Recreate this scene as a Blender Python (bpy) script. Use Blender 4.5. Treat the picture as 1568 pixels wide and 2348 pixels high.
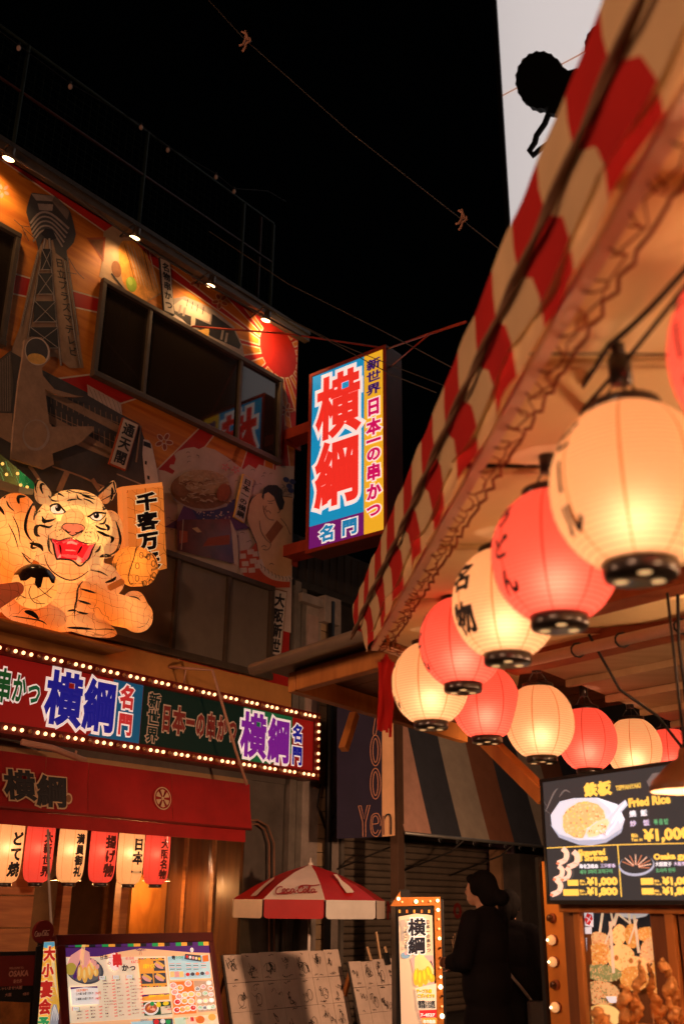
import bpy, bmesh, math, random
import numpy as np
from mathutils import Vector, Matrix, Quaternion
from mathutils.bvhtree import BVHTree
random.seed(7)
for _o in list(bpy.data.objects):
    bpy.data.objects.remove(_o)
SC = bpy.context.scene
COL = SC.collection

# ------------------------------------------------------------------ camera, sky, moon, exposure
CAM_H, PITCH, ROLL, FPX = 1.45, math.radians(21.3), math.radians(0.6), 2320.0
cam_d = bpy.data.cameras.new('camera')
cam = bpy.data.objects.new('camera', cam_d)
COL.objects.link(cam)
cam.matrix_world = (Matrix.Translation((0, 0, CAM_H)) @ Matrix.Rotation(math.pi / 2 + PITCH, 4, 'X')
                    @ Matrix.Rotation(ROLL, 4, 'Z'))
cam_d.sensor_fit = 'HORIZONTAL'
cam_d.sensor_width = 24.0
cam_d.lens = FPX / 1568 * 24.0
cam_d.clip_start, cam_d.clip_end = 0.02, 3000
cam_d.dof.use_dof = True
cam_d.dof.focus_distance = 8.6
cam_d.dof.aperture_fstop = 1.8
SC.camera = cam
world = bpy.data.worlds.new('World')
SC.world = world
world.use_nodes = True
_nt = world.node_tree
_bg = _nt.nodes['Background']
_sky = _nt.nodes.new('ShaderNodeTexSky')
_sky.sky_type = 'NISHITA'
_sky.sun_disc = False
_sky.sun_elevation = math.radians(1.0)
_sky.sun_rotation = math.radians(200)
_nt.links.new(_sky.outputs[0], _bg.inputs[0])
_bg.inputs[1].default_value = 0.0004
moon_d = bpy.data.lights.new('moon', 'SUN')
moon_d.energy, moon_d.angle, moon_d.color = 0.002, math.radians(0.5), (1.0, 0.95, 0.88)
moon = bpy.data.objects.new('moon', moon_d)
COL.objects.link(moon)
moon.rotation_euler = (math.radians(50), 0, math.radians(-20))
SC.view_settings.view_transform = 'Standard'
SC.view_settings.look = 'None'
SC.view_settings.exposure = 0.0
SC.view_settings.gamma = 1.0
SC.view_settings.use_curve_mapping = False
SC.render.engine = 'CYCLES'
SC.cycles.use_denoising = True
SC.cycles.max_bounces = 7
SC.cycles.diffuse_bounces = 4
SC.cycles.transparent_max_bounces = 12
SC.cycles.sample_clamp_indirect = 4.0
SC.cycles.caustics_reflective = False
SC.cycles.caustics_refractive = False
SC.cycles.use_light_tree = True

# ------------------------------------------------------------------ frames
CAMM = cam.matrix_world.to_3x3()
CAMP = Vector((0, 0, CAM_H))
def ray(x, y):
    return CAMM @ Vector(((x - 784) / FPX, -(y - 1174) / FPX, -1.0))
def at_z(x, y, z):
    d = ray(x, y)
    return CAMP + d * ((z - CAM_H) / d.z)
def at_d(x, y, zc):
    return CAMP + ray(x, y) * zc
class Frame:
    """a plane in the place: origin, two axes along it and the normal it faces"""
    def __init__(s, O, ex, ey=(0, 0, 1)):
        s.O, s.ex, s.ey = Vector(O), Vector(ex).normalized(), Vector(ey).normalized()
        s.n = s.ex.cross(s.ey).normalized()
    def hit(s, x, y, off=0.0):
        d = ray(x, y)
        return CAMP + d * ((s.n.dot(s.O - CAMP) + off) / s.n.dot(d))
    def uv(s, x, y, off=0.0):
        p = s.hit(x, y, off) - s.O
        return p.dot(s.ex), p.dot(s.ey)
    def p(s, a, b, o=0.0):
        return s.O + s.ex * a + s.ey * b + s.n * o
def yawdir(deg):
    a = math.radians(deg)
    return Vector((math.sin(a), math.cos(a), 0))
def zoom(x0, y0, w, outw=1568.0):
    k = w / outw
    return lambda a, b: ((x0 + a * k) / 1.5944, (y0 + b * k) / 1.5944)
UDIR = yawdir(39.3)
FW = Frame((-2.25, 11.5, 0), UDIR)            # the restaurant front

# ------------------------------------------------------------------ materials
MATS = {}
def _principled(name):
    m = bpy.data.materials.new(name)
    m.use_nodes = True
    return m, m.node_tree, m.node_tree.nodes['Principled BSDF']
def mat(name, col, rough=0.7, var=0.12, scale=6.0, bump=0.0, bscale=30.0, metal=0.0, spec=0.3, stretch=None, emit=None, es=0.0):
    """painted or natural surface: base colour with noise wear and a little relief"""
    if name in MATS:
        return MATS[name]
    m, nt, b = _principled(name)
    L = nt.links.new
    tc = nt.nodes.new('ShaderNodeTexCoord')
    src = tc.outputs['Object']
    if stretch:
        mp = nt.nodes.new('ShaderNodeMapping')
        mp.inputs['Scale'].default_value = stretch
        L(src, mp.inputs[0]); src = mp.outputs[0]
    if var > 0:
        nz = nt.nodes.new('ShaderNodeTexNoise')
        nz.inputs['Scale'].default_value = scale
        nz.inputs['Detail'].default_value = 6
        nz.inputs['Roughness'].default_value = 0.65
        L(src, nz.inputs['Vector'])
        rp = nt.nodes.new('ShaderNodeValToRGB')
        rp.color_ramp.elements[0].position, rp.color_ramp.elements[1].position = 0.3, 0.7
        lo, hi = 1 - var, 1 + var
        rp.color_ramp.elements[0].color = [min(1, c * lo) for c in col] + [1]
        rp.color_ramp.elements[1].color = [min(1, c * hi) for c in col] + [1]
        L(nz.outputs[0], rp.inputs[0]); L(rp.outputs[0], b.inputs['Base Color'])
    else:
        b.inputs['Base Color'].default_value = (*col, 1)
    if bump > 0:
        n2 = nt.nodes.new('ShaderNodeTexNoise')
        n2.inputs['Scale'].default_value = bscale
        n2.inputs['Detail'].default_value = 5
        L(src, n2.inputs['Vector'])
        bp = nt.nodes.new('ShaderNodeBump')
        bp.inputs['Strength'].default_value = bump
        bp.inputs['Distance'].default_value = 0.01
        L(n2.outputs[0], bp.inputs['Height']); L(bp.outputs[0], b.inputs['Normal'])
    b.inputs['Roughness'].default_value = rough
    b.inputs['Metallic'].default_value = metal
    b.inputs['Specular IOR Level'].default_value = spec
    if es > 0:
        b.inputs['Emission Color'].default_value = (*(emit or col), 1)
        b.inputs['Emission Strength'].default_value = es
    MATS[name] = m
    return m
def lit(name, col, es, rough=0.45, base=None):
    """a print or bulb that gives off light (backlit sheet, screen, lamp)"""
    return mat(name, base or col, rough, 0.0, emit=col, es=es, spec=0.25)
def wood(name, c0, c1, rough=0.6, scale=3.0, stretch=(12, 12, 0.8)):
    if name in MATS:
        return MATS[name]
    m, nt, b = _principled(name)
    L = nt.links.new
    tc = nt.nodes.new('ShaderNodeTexCoord')
    mp = nt.nodes.new('ShaderNodeMapping'); mp.inputs['Scale'].default_value = stretch
    nz = nt.nodes.new('ShaderNodeTexNoise'); nz.inputs['Scale'].default_value = scale
    nz.inputs['Detail'].default_value = 7; nz.inputs['Distortion'].default_value = 0.6
    rp = nt.nodes.new('ShaderNodeValToRGB')
    rp.color_ramp.elements[0].position, rp.color_ramp.elements[1].position = 0.32, 0.68
    rp.color_ramp.elements[0].color, rp.color_ramp.elements[1].color = (*c0, 1), (*c1, 1)
    bp = nt.nodes.new('ShaderNodeBump'); bp.inputs['Strength'].default_value = 0.25; bp.inputs['Distance'].default_value = 0.004
    L(tc.outputs['Object'], mp.inputs[0]); L(mp.outputs[0], nz.inputs['Vector']); L(nz.outputs[0], rp.inputs[0])
    L(rp.outputs[0], b.inputs['Base Color']); L(nz.outputs[0], bp.inputs['Height']); L(bp.outputs[0], b.inputs['Normal'])
    b.inputs['Roughness'].default_value = rough
    b.inputs['Specular IOR Level'].default_value = 0.3
    MATS[name] = m
    return m

# ------------------------------------------------------------------ mesh building
class MB:
    """collects shapes and links them as ONE mesh object"""
    def __init__(s):
        s.v, s.f, s.fm, s.sm, s.mats = [], [], [], [], []
    def mi(s, m):
        if m not in s.mats:
            s.mats.append(m)
        return s.mats.index(m)
    def add(s, vs, fs, m, smooth=False):
        k = len(s.v); i = s.mi(m)
        s.v.extend([tuple(q) for q in vs])
        for f in fs:
            s.f.append([k + j for j in f]); s.fm.append(i); s.sm.append(smooth)
    def poly(s, pts, m):
        s.add(pts, [list(range(len(pts)))], m)
    def box(s, o, ax, ay, az, m):
        """o a corner, three edge vectors"""
        o, ax, ay, az = Vector(o), Vector(ax), Vector(ay), Vector(az)
        vs = [o, o + ax, o + ax + ay, o + ay, o + az, o + ax + az, o + ax + ay + az, o + ay + az]
        fs = [(0, 3, 2, 1), (4, 5, 6, 7), (0, 1, 5, 4), (1, 2, 6, 5), (2, 3, 7, 6), (3, 0, 4, 7)]
        if ax.cross(ay).dot(az) < 0:
            fs = [tuple(reversed(f)) for f in fs]
        s.add(vs, fs, m)
    def fbox(s, fr, a0, a1, b0, b1, o0, o1, m):
        s.box(fr.p(a0, b0, o0), fr.ex * (a1 - a0), fr.ey * (b1 - b0), fr.n * (o1 - o0), m)
    def bar(s, p, q, w, h, m, up=(0, 0, 1)):
        p, q = Vector(p), Vector(q)
        d = (q - p); x = d.cross(Vector(up))
        if x.length < 1e-6:
            x = d.cross(Vector((1, 0, 0)))
        x.normalize(); y = x.cross(d).normalized()
        s.box(p - x * w / 2 - y * h / 2, x * w, y * h, d, m)
    def tube(s, pts, r, m, n=6, cap=True):
        pts = [Vector(p) for p in pts]
        rs = r if isinstance(r, (list, tuple)) else [r] * len(pts)
        vs, fs = [], []
        ref = None
        for i, p in enumerate(pts):
            d = (pts[min(i + 1, len(pts) - 1)] - pts[max(i - 1, 0)])
            d = d.normalized() if d.length > 1e-9 else Vector((0, 0, 1))
            if ref is None:
                ref = Vector((0, 0, 1)) if abs(d.z) < 0.9 else Vector((1, 0, 0))
            x = d.cross(ref)
            if x.length < 1e-4:
                x = d.cross(Vector((1, 0.3, 0.2)))
            x.normalize(); y = d.cross(x).normalized(); ref = x.cross(d)
            for k in range(n):
                a = 2 * math.pi * k / n
                vs.append(p + (x * math.cos(a) + y * math.sin(a)) * rs[i])
        for i in range(len(pts) - 1):
            for k in range(n):
                a, b = i * n + k, i * n + (k + 1) % n
                fs.append((a, b, b + n, a + n))
        if cap:
            fs.append(tuple(range(n - 1, -1, -1)))
            fs.append(tuple((len(pts) - 1) * n + k for k in range(n)))
        s.add(vs, fs, m, n > 4)
    def lathe(s, prof, m, n=24, c=(0, 0, 0), smooth=True, axis=None, xdir=None):
        """prof: (radius, height) from bottom to top"""
        c = Vector(c); az = Vector(axis or (0, 0, 1)).normalized()
        ax = Vector(xdir) if xdir else az.orthogonal().normalized()
        ay = az.cross(ax)
        vs, fs = [], []
        for r, h in prof:
            for k in range(n):
                a = 2 * math.pi * k / n
                vs.append(c + az * h + (ax * math.cos(a) + ay * math.sin(a)) * r)
        for i in range(len(prof) - 1):
            for k in range(n):
                a, b = i * n + k, i * n + (k + 1) % n
                fs.append((a, b, b + n, a + n))
        s.add(vs, fs, m, smooth)
    def ball(s, c, r, m, n=10, rr=None):
        rr = rr or (r, r, r)
        k = max(4, n // 2)
        prof = [(math.sin(math.pi * i / k), -math.cos(math.pi * i / k)) for i in range(k + 1)]
        vs, fs = [], []
        for pr, ph in prof:
            for j in range(n):
                a = 2 * math.pi * j / n
                vs.append((c[0] + rr[0] * pr * math.cos(a), c[1] + rr[1] * pr * math.sin(a), c[2] + rr[2] * ph))
        for i in range(k):
            for j in range(n):
                a, b = i * n + j, i * n + (j + 1) % n
                fs.append((a, b, b + n, a + n))
        s.add(vs, fs, m, True)
    def build(s, name, parent=None, loc=None, kind=None, bevel=0.0):
        me = bpy.data.meshes.new(name)
        me.from_pydata(s.v, [], s.f)
        for m in s.mats:
            me.materials.append(m)
        me.polygons.foreach_set('material_index', s.fm)
        me.polygons.foreach_set('use_smooth', s.sm)
        me.validate()
        me.update()
        return link(name, me, parent, loc, kind, bevel)
def link(name, me, parent=None, loc=None, kind=None, bevel=0.0):
    o = bpy.data.objects.new(name, me)
    COL.objects.link(o)
    if loc is not None:
        o.location = loc
    if parent is not None:
        o.parent = parent
        if parent.get('world_built') and loc is None:
            o.matrix_parent_inverse = Matrix.Translation(-parent.location)
    if kind:
        o['kind'] = kind
    if bevel > 0:
        b = o.modifiers.new('bevel', 'BEVEL'); b.width = bevel; b.segments = 2; b.limit_method = 'ANGLE'
    return o
def thing(name, label, cat, loc, group=None, local=False):
    """an Empty at a thing's base that parents its parts; parts are given in world coordinates unless local"""
    o = bpy.data.objects.new(name, None)
    COL.objects.link(o)
    o.location = loc; o.empty_display_size = 0.1
    o['label'], o['category'] = label, cat
    if group: o['group'] = group
    if not local: o['world_built'] = True
    return o
def tag(o, label, cat, group=None):
    o['label'], o['category'] = label, cat
    if group: o['group'] = group
    return o
def copy_tree(o, parent=None):
    c = o.copy(); COL.objects.link(c)
    if parent is not None: c.parent = parent
    for ch in list(o.children):
        copy_tree(ch, c)
    return c
def lamp(name, kind, loc, watts, col, parent=None, size=0.03, spot=None, aim=None):
    d = bpy.data.lights.new(name, kind)
    d.energy, d.color = watts, col
    d.shadow_soft_size = size
    o = bpy.data.objects.new(name, d)
    COL.objects.link(o)
    if parent is not None:
        o.parent = parent
        if parent.get('world_built'):
            o.matrix_parent_inverse = Matrix.Translation(-parent.location)
    o.location = loc
    if spot:
        d.spot_size, d.spot_blend = math.radians(spot), 0.8
    if aim is not None:
        o.rotation_euler = (Vector(aim) - Vector(loc)).to_track_quat('-Z', 'Y').to_euler()
    return o

# ------------------------------------------------------------------ lettering
_G = {}
def glyph(st, bold=0.0, res=2):
    key = (st, round(bold, 4), res)
    if key in _G:
        return _G[key]
    cu = bpy.data.curves.new('t', 'FONT')
    cu.body, cu.size, cu.resolution_u = st, 1.0, res
    cu.bevel_depth, cu.bevel_resolution = bold, 0
    o = bpy.data.objects.new('t', cu)
    COL.objects.link(o)
    bpy.context.view_layer.update()
    me = bpy.data.meshes.new_from_object(o.evaluated_get(bpy.context.evaluated_depsgraph_get()))
    bpy.data.objects.remove(o); bpy.data.curves.remove(cu)
    v = np.array([q.co[:] for q in me.vertices]) if len(me.vertices) else np.zeros((0, 3))
    fs = [list(p.vertices) for p in me.polygons]
    bpy.data.meshes.remove(me)
    if bold > 0:
        fs = [f for f in fs if min(v[j][2] for j in f) > -1e-5]
    _G[key] = (v, fs)
    return _G[key]
def put_glyph(mb, ch, fr, a, b, w, h, off, m, bold=0.0, thick=0.003, slant=0.0, res=2, rot=0.0):
    """one character fitted to the box (a, b, w, h) of a frame's plane"""
    v, fs = glyph(ch, bold, res)
    if not len(fs):
        return
    ca, sa = math.cos(rot), math.sin(rot)
    cj = ord(ch[0]) > 0x2E00
    if cj:
        x = v[:, 0]; y = v[:, 1] + 0.12
    else:
        x = (v[:, 0] - v[:, 0].min()) / max(1e-6, v[:, 0].max() - v[:, 0].min())
        y = (v[:, 1] - v[:, 1].min()) / max(1e-6, v[:, 1].max() - v[:, 1].min())
    z = (v[:, 2] / bold if bold > 0 else v[:, 2] * 0) * thick
    vs = []
    for i in range(len(v)):
        px, py = (x[i] - 0.5) * w + slant * (y[i] - 0.5) * h, (y[i] - 0.5) * h
        vs.append(fr.p(a + w / 2 + px * ca - py * sa, b + h / 2 + px * sa + py * ca, off + z[i]))
    mb.add(vs, fs, m)
def put_text(mb, st, fr, a, b, h, off, m, bold=0.0, thick=0.002, sx=1.0, align='l', res=2, fit=None):
    """a line of text, baseline at (a, b), em height h"""
    v, fs = glyph(st, bold, res)
    if not len(fs):
        return
    wid = v[:, 0].max()
    if fit: sx = fit / (wid * h)
    a0 = a - (wid * h * sx if align == 'r' else wid * h * sx / 2 if align == 'c' else 0)
    z = (v[:, 2] / bold if bold > 0 else v[:, 2] * 0) * thick
    mb.add([fr.p(a0 + v[i, 0] * h * sx, b + v[i, 1] * h, off + z[i]) for i in range(len(v))], fs, m)
def column_text(mb, st, fr, a, b_top, w, h, off, m, bold=0.0, gap=0.0, thick=0.003, res=2, da=0.0):
    for i, ch in enumerate(st):
        put_glyph(mb, ch, fr, a + da * i, b_top - (i + 1) * h - i * gap, w, h, off, m, bold, thick, res=res)

# ------------------------------------------------------------------ flat print traced on a plane
class Pic:
    """flat print on a frame's plane: each layer a fraction of a millimetre above the one below"""
    def __init__(s, fr, off, T=None, step=0.0008):
        s.fr, s.off, s.T, s.step, s.mb = fr, off, T or (lambda x, y: (x, y)), step, MB()
    def up(s):
        s.off += s.step
    def pt(s, x, y):
        return s.fr.hit(*s.T(x, y), s.off)
    def fill(s, pts, m, up=True):
        s.mb.poly(facing([s.pt(*q) for q in pts], s.fr.n), m)
        if up: s.up()
    def ell(s, x, y, rx, ry, m, n=20, rot=0.0, up=True):
        c, q = math.cos(rot), math.sin(rot)
        s.fill([(x + rx * math.cos(t) * c - ry * math.sin(t) * q, y + rx * math.cos(t) * q + ry * math.sin(t) * c)
                for t in [2 * math.pi * i / n for i in range(n)]], m, up)
    def line(s, pts, w, m, up=True, taper=False):
        s.mb.add(*ribbon(pts, w, s.pt, taper), m)
        if up: s.up()
    def build(s, name, parent):
        return s.mb.build(name, parent)
def facing(pts, n):
    a = Vector((0, 0, 0))
    for i in range(len(pts)):
        a += (pts[i] - pts[0]).cross(pts[(i + 1) % len(pts)] - pts[0])
    return pts if a.dot(n) > 0 else list(reversed(pts))
def smooth_line(pts, k=4):
    if len(pts) < 3: return pts
    out = []
    for i in range(len(pts) - 1):
        p0, p1, p2, p3 = pts[max(i - 1, 0)], pts[i], pts[i + 1], pts[min(i + 2, len(pts) - 1)]
        for j in range(k):
            t = j / k
            out.append(tuple(0.5 * ((2 * p1[d]) + (-p0[d] + p2[d]) * t + (2 * p0[d] - 5 * p1[d] + 4 * p2[d] - p3[d]) * t * t
                                    + (-p0[d] + 3 * p1[d] - 3 * p2[d] + p3[d]) * t ** 3) for d in range(2)))
    out.append(tuple(pts[-1]))
    return out
def ribbon(pts, w, place, taper=False, smooth=True):
    p = smooth_line(pts) if smooth else list(pts)
    vs, fs, n = [], [], len(p)
    for i in range(n):
        dx, dy = p[min(i + 1, n - 1)][0] - p[max(i - 1, 0)][0], p[min(i + 1, n - 1)][1] - p[max(i - 1, 0)][1]
        l = math.hypot(dx, dy) or 1
        k = w / 2
        if taper:
            t = i / (n - 1)
            k *= (0.15 + 0.85 * math.sin(math.pi * min(1, t * 1.05)) ** 0.7) if taper is True else (1 - (1 - 0.1) * t)
        vs.append(place(p[i][0] - dy / l * k, p[i][1] + dx / l * k))
        vs.append(place(p[i][0] + dy / l * k, p[i][1] - dx / l * k))
    for i in range(n - 1):
        fs.append((2 * i, 2 * i + 1, 2 * i + 3, 2 * i + 2))
    return vs, fs
# ------------------------------------------------------------------ helpers for quads on a plane
def quad(fr, tl, tr, bl, off=0.0):
    """unit square on a frame's plane given by three picture corners"""
    q = Frame.__new__(Frame)
    TL, TR, BL = fr.hit(*tl, off), fr.hit(*tr, off), fr.hit(*bl, off)
    q.O, q.ex, q.ey, q.n = BL, TR - TL, TL - BL, fr.n.copy()
    return q
# shared paints
M_RED = mat('red_print', (0.42, 0.018, 0.012), 0.55, 0.18, 2.5)
M_ORANGE = wood('orange_grain_print', (0.42, 0.105, 0.010), (0.66, 0.24, 0.030), 0.55, 2.0, (0.35, 0.35, 5.0))
M_CREAM = mat('cream_print', (0.62, 0.50, 0.40), 0.6, 0.1)
M_WHITE = mat('white_print', (0.66, 0.56, 0.52), 0.6, 0.12)
M_INK = mat('ink_print', (0.02, 0.018, 0.02), 0.6, 0.0)
M_GREY = mat('grey_print', (0.33, 0.27, 0.24), 0.6, 0.2, 9)
M_DGREY = mat('dark_grey_print', (0.06, 0.055, 0.055), 0.6, 0.2)
M_TAN = mat('tan_print', (0.55, 0.36, 0.2), 0.6, 0.1)
M_GOLD = mat('golden_print', (0.72, 0.42, 0.1), 0.6, 0.2, 12)
M_BROWN = mat('brown_print', (0.2, 0.08, 0.03), 0.6, 0.3, 12)
M_BLUE = mat('indigo_print', (0.03, 0.035, 0.14), 0.6, 0.2)
M_PURPLE = mat('purple_print', (0.09, 0.03, 0.12), 0.6, 0.2)
M_PINK = mat('pink_print', (0.62, 0.2, 0.2), 0.6, 0.1)
M_SKIN = mat('skin_print', (0.6, 0.36, 0.2), 0.6, 0.08)
M_GREEN = mat('green_print', (0.28, 0.42, 0.05), 0.6, 0.2)
M_YELLOW = mat('yellow_print', (0.75, 0.5, 0.08), 0.6, 0.1)
M_PLASTER = mat('dark_plaster', (0.10, 0.085, 0.075), 0.85, 0.25, 3.0, 0.2)
M_ALU = mat('bronze_aluminium', (0.10, 0.075, 0.055), 0.45, 0.2, 5, metal=0.4)
M_GLASS = mat('dark_window_glass', (0.022, 0.016, 0.012), 0.06, 0.0, spec=0.6)
M_FROST = mat('frosted_window_glass', (0.16, 0.13, 0.105), 0.35, 0.1, spec=0.4)
M_RUST = mat('red_painted_steel', (0.30, 0.035, 0.015), 0.5, 0.2, 8)
M_STEEL = mat('dark_steel', (0.06, 0.055, 0.05), 0.5, 0.3, 10, metal=0.5)
M_GALV = mat('galvanised_steel', (0.3, 0.3, 0.28), 0.45, 0.2, 10, metal=0.7)
M_BLACK = mat('black_plastic', (0.012, 0.012, 0.013), 0.45, 0.0)
M_CABLE = mat('black_cable', (0.015, 0.014, 0.013), 0.6, 0.0)

# ------------------------------------------------------------------ ground
g = MB(); g.box((-60, -40, -0.3), (120, 0, 0), (0, 120, 0), (0, 0, 0.3), mat('asphalt', (0.05, 0.048, 0.046), 0.8, 0.3, 2.0, 0.3, 60))
g.build('street', kind='structure')

# ------------------------------------------------------------------ restaurant building
UR = 2.46                                   # right corner of the front, metres along it
bld = thing('restaurant_building', 'three storey restaurant covered in a printed sunburst mural, tower cutout and dark windows', 'building', FW.p(0, 0))
w = MB()
w.fbox(FW, -6.5, UR, 2.9, 9.5, -4.5, 0, M_PLASTER)
w.fbox(FW, 1.78, UR, 0, 2.9, -4.5, -0.02, M_PLASTER)
w.fbox(FW, -6.5, -6.3, 0, 2.9, -4.5, 0, M_PLASTER)
w.build('wall', bld)
# the dining room seen under the awning
M_WOODW = wood('warm_wood_wall', (0.22, 0.08, 0.025), (0.36, 0.15, 0.05), 0.5, 2.0, (1, 1, 9))
M_DWALL = mat('brown_dining_wall', (0.11, 0.055, 0.026), 0.5, 0.35, 3.0)
r = MB()
r.fbox(FW, -6.3, 1.78, 0, 2.9, -2.7, -2.6, M_DWALL)
r.build('dining_room_wall', bld)
r = MB(); r.fbox(FW, -6.3, 1.78, 2.75, 2.9, -2.6, -0.01, mat('dining_ceiling', (0.3, 0.18, 0.09), 0.8, 0.1)); r.build('dining_room_ceiling', bld)
r = MB(); r.fbox(FW, -6.3, 1.78, 0.004, 0.05, -2.6, -0.03, mat('dining_floor', (0.09, 0.05, 0.03), 0.5, 0.2)); r.build('dining_room_floor', bld)
a_w = FW.uv(78, 2060, -0.3)[0]
for k in range(9):                          # plank partition at the left
    r = MB(); r.fbox(FW, a_w - 1.9, a_w, 0.02 + k * 0.3, 0.31 + k * 0.3, -0.34 - 0.004 * (k % 2), -0.3, M_WOODW)
    r.build('wood_plank', bld, bevel=0.006)
for px in (150, 283):
    a_p = FW.uv(px, 2080, -0.4)[0]
    r = MB(); r.fbox(FW, a_p - 0.055, a_p + 0.055, 0.05, 2.75, -0.5, -0.39, M_WOODW); r.build('wood_post', bld, bevel=0.006)
r = MB(); r.fbox(FW, 1.73, 1.779, 0.06, 2.745, -2.59, -0.03, wood('side_wall_panel', (0.085, 0.028, 0.008), (0.15, 0.052, 0.014), 0.35, 2.0, (7, 7, 0.7))); r.build('side_wall_lining', bld)
for k in range(5):
    r = MB(); r.fbox(FW, 1.70, 1.729, 0.06, 2.745, -2.5 + k * 0.5, -2.44 + k * 0.5, M_WOODW); r.build('wood_post', bld)
r = MB(); r.fbox(FW, 1.12, 1.68, 0.05, 2.75, -1.3, -1.25, wood('amber_panel', (0.20, 0.07, 0.012), (0.34, 0.13, 0.025), 0.4, 2.0, (3, 3, 1))); r.build('amber_panel', bld)

# --- the mural: base, sunburst
def clip(poly, lo, hi, ax):
    for side, lim in ((1, lo), (-1, hi)):
        out = []
        for i in range(len(poly)):
            p, q = poly[i], poly[(i + 1) % len(poly)]
            a, b = side * (p[ax] - lim), side * (q[ax] - lim)
            if a >= 0: out.append(p)
            if (a >= 0) != (b >= 0):
                t = a / (a - b); out.append(tuple(p[d] + (q[d] - p[d]) * t for d in range(2)))
        poly = out
        if not poly: break
    return poly
def mural_poly(mb, pts, off, m):
    pts = clip(clip(pts, -4.2, UR - 0.03, 0), 4.17, 9.44, 1)
    if len(pts) > 2:
        mb.poly(facing([FW.p(a, b, off) for a, b in pts], FW.n), m)
mu = MB()
mu.fbox(FW, -4.25, UR - 0.015, 4.16, 9.46, 0.002, 0.012, M_RED)
cs = FW.uv(637, 806)
def ang(px): a, b = FW.uv(*px); return math.atan2(b - cs[1], a - cs[0])
wedges = [((66, 410), (34, 630)), ((32, 674), (190, 862)), ((285, 921), (363, 1075)), ((470, 1021), (543, 1056)),
          ((336, 572), (493, 656)), ((531, 668), (548, 680))]
rays = [(ang(p), ang(q)) for p, q in wedges]
for k in range(13):                         # the short rays to the right and below
    a = math.radians(-112 + k * 16.5); rays.append((a, a + math.radians(4.6)))
for lay, m, e in ((0.013, M_CREAM, 0.02), (0.0142, M_ORANGE, 0.0)):
    for a0, a1 in rays:
        if a1 < a0 and a0 - a1 > math.pi: a1 += 2 * math.pi
        if a0 < a1 and a1 - a0 > math.pi: a0 += 2 * math.pi
        if a0 > a1: a0, a1 = a1, a0
        am, r0, r1 = (a0 + a1) / 2, 0.42 - e, 14.0
        hw = min(0.05, max(0.025, (a1 - a0) / 2 * r0 * 0.6))
        w0 = hw + e * 0.9
        pts = []
        for rr, sg in ((r0, -1), (r1, -1), (r1, 1), (r0, 1)):
            h2 = w0 if rr == r0 else math.tan(min((a1 - a0) / 2, 1.0)) * r1 + e
            h2 = h2 if rr == r0 else max(h2, w0)
            pts.append((cs[0] + rr * math.cos(am) - sg * h2 * math.sin(am), cs[1] + rr * math.sin(am) + sg * h2 * math.cos(am)))
        mural_poly(mu, pts, lay, m)
mu.build('sunburst_mural', bld)

# --- cherry blossoms on the mural
def blossom(pc, x, y, r, fillm, linem, rot=0.3, hollow=False):
    for k in range(5):
        a = rot + k * 2 * math.pi / 5
        cx, cy = x + math.cos(a) * r * 0.62, y + math.sin(a) * r * 0.62
        if linem: pc.ell(cx, cy, r * 0.46, r * 0.3, linem, 12, a, up=False)
    pc.up()
    for k in range(5):
        a = rot + k * 2 * math.pi / 5
        cx, cy = x + math.cos(a) * r * 0.62, y + math.sin(a) * r * 0.62
        pc.ell(cx, cy, r * 0.38, r * 0.22, fillm, 12, a, up=False)
    pc.up()
M_DRED = mat('dull_red_print', (0.30, 0.06, 0.02), 0.6, 0.1)
for x, y, r_, f_, l_, a_ in ((6, 437, 17, M_PINK, None, 0.5), (376, 1012, 20, M_DRED, M_CREAM, 0.2), (452, 643, 17, M_DRED, M_TAN, 0.1), (505, 690, 18, M_DRED, M_TAN, 0.5), (657, 940, 16, M_DRED, M_CREAM, 0.0)):
    pc = Pic(FW, 0.017, None, 0.0006); blossom(pc, x, y, r_, f_, l_, a_); pc.build('cherry_blossom_print', bld)

# --- wave foam along the lower right
ZM = zoom(500, 1500, 620); ZA = zoom(0, 650, 500); ZC = zoom(0, 1200, 600); ZE = zoom(300, 800, 820)
pc = Pic(FW, 0.0165, ZM, 0.0008)
M_FOAM = mat('foam_print', (0.54, 0.41, 0.35), 0.65, 0.1)
pc.fill([(190, 545), (262, 560), (330, 590), (352, 560), (300, 525), (310, 500), (345, 500), (362, 450), (345, 405), (385, 375), (450, 350), (530, 340), (575, 358), (620, 335),
         (720, 362), (830, 430), (920, 498), (985, 545), (1035, 500), (1100, 540), (1130, 500), (1280, 552), (1285, 512), (1455, 516), (1425, 2060), (60, 1690), (120, 900)], M_FOAM)
pc.fill([(1285, 290), (1330, 320), (1345, 400), (1320, 445), (1290, 420)], M_FOAM, up=False)
random.seed(3)
for k in range(150):
    x, y = random.uniform(215, 1420), random.uniform(380, 1260)
    if y < 545 and (x < 370 or x > 900): continue
    if 300 < x < 870 and 570 < y < 900: continue
    r_ = random.uniform(14, 27); a0 = random.uniform(2.6, 4.2)
    pc.line([(x + r_ * math.cos(a0 + t * 0.55) * (1 - 0.07 * t), y + r_ * math.sin(a0 + t * 0.55) * (1 - 0.07 * t)) for t in range(6)], 4.5, M_DGREY, up=(k % 3 == 0), taper=True)
for x, y in ((1380, 640), (1410, 700), (1425, 740), (1440, 660)):
    pc.ell(x, y, 30, 24, M_BLUE, 12, 0.4, up=False)
pc.up()
blossom(pc, 820, 525, 38, M_PINK, None, 0.2); blossom(pc, 915, 548, 40, M_PINK, None, 0.5)
pc.build('wave_foam_print', bld)

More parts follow.
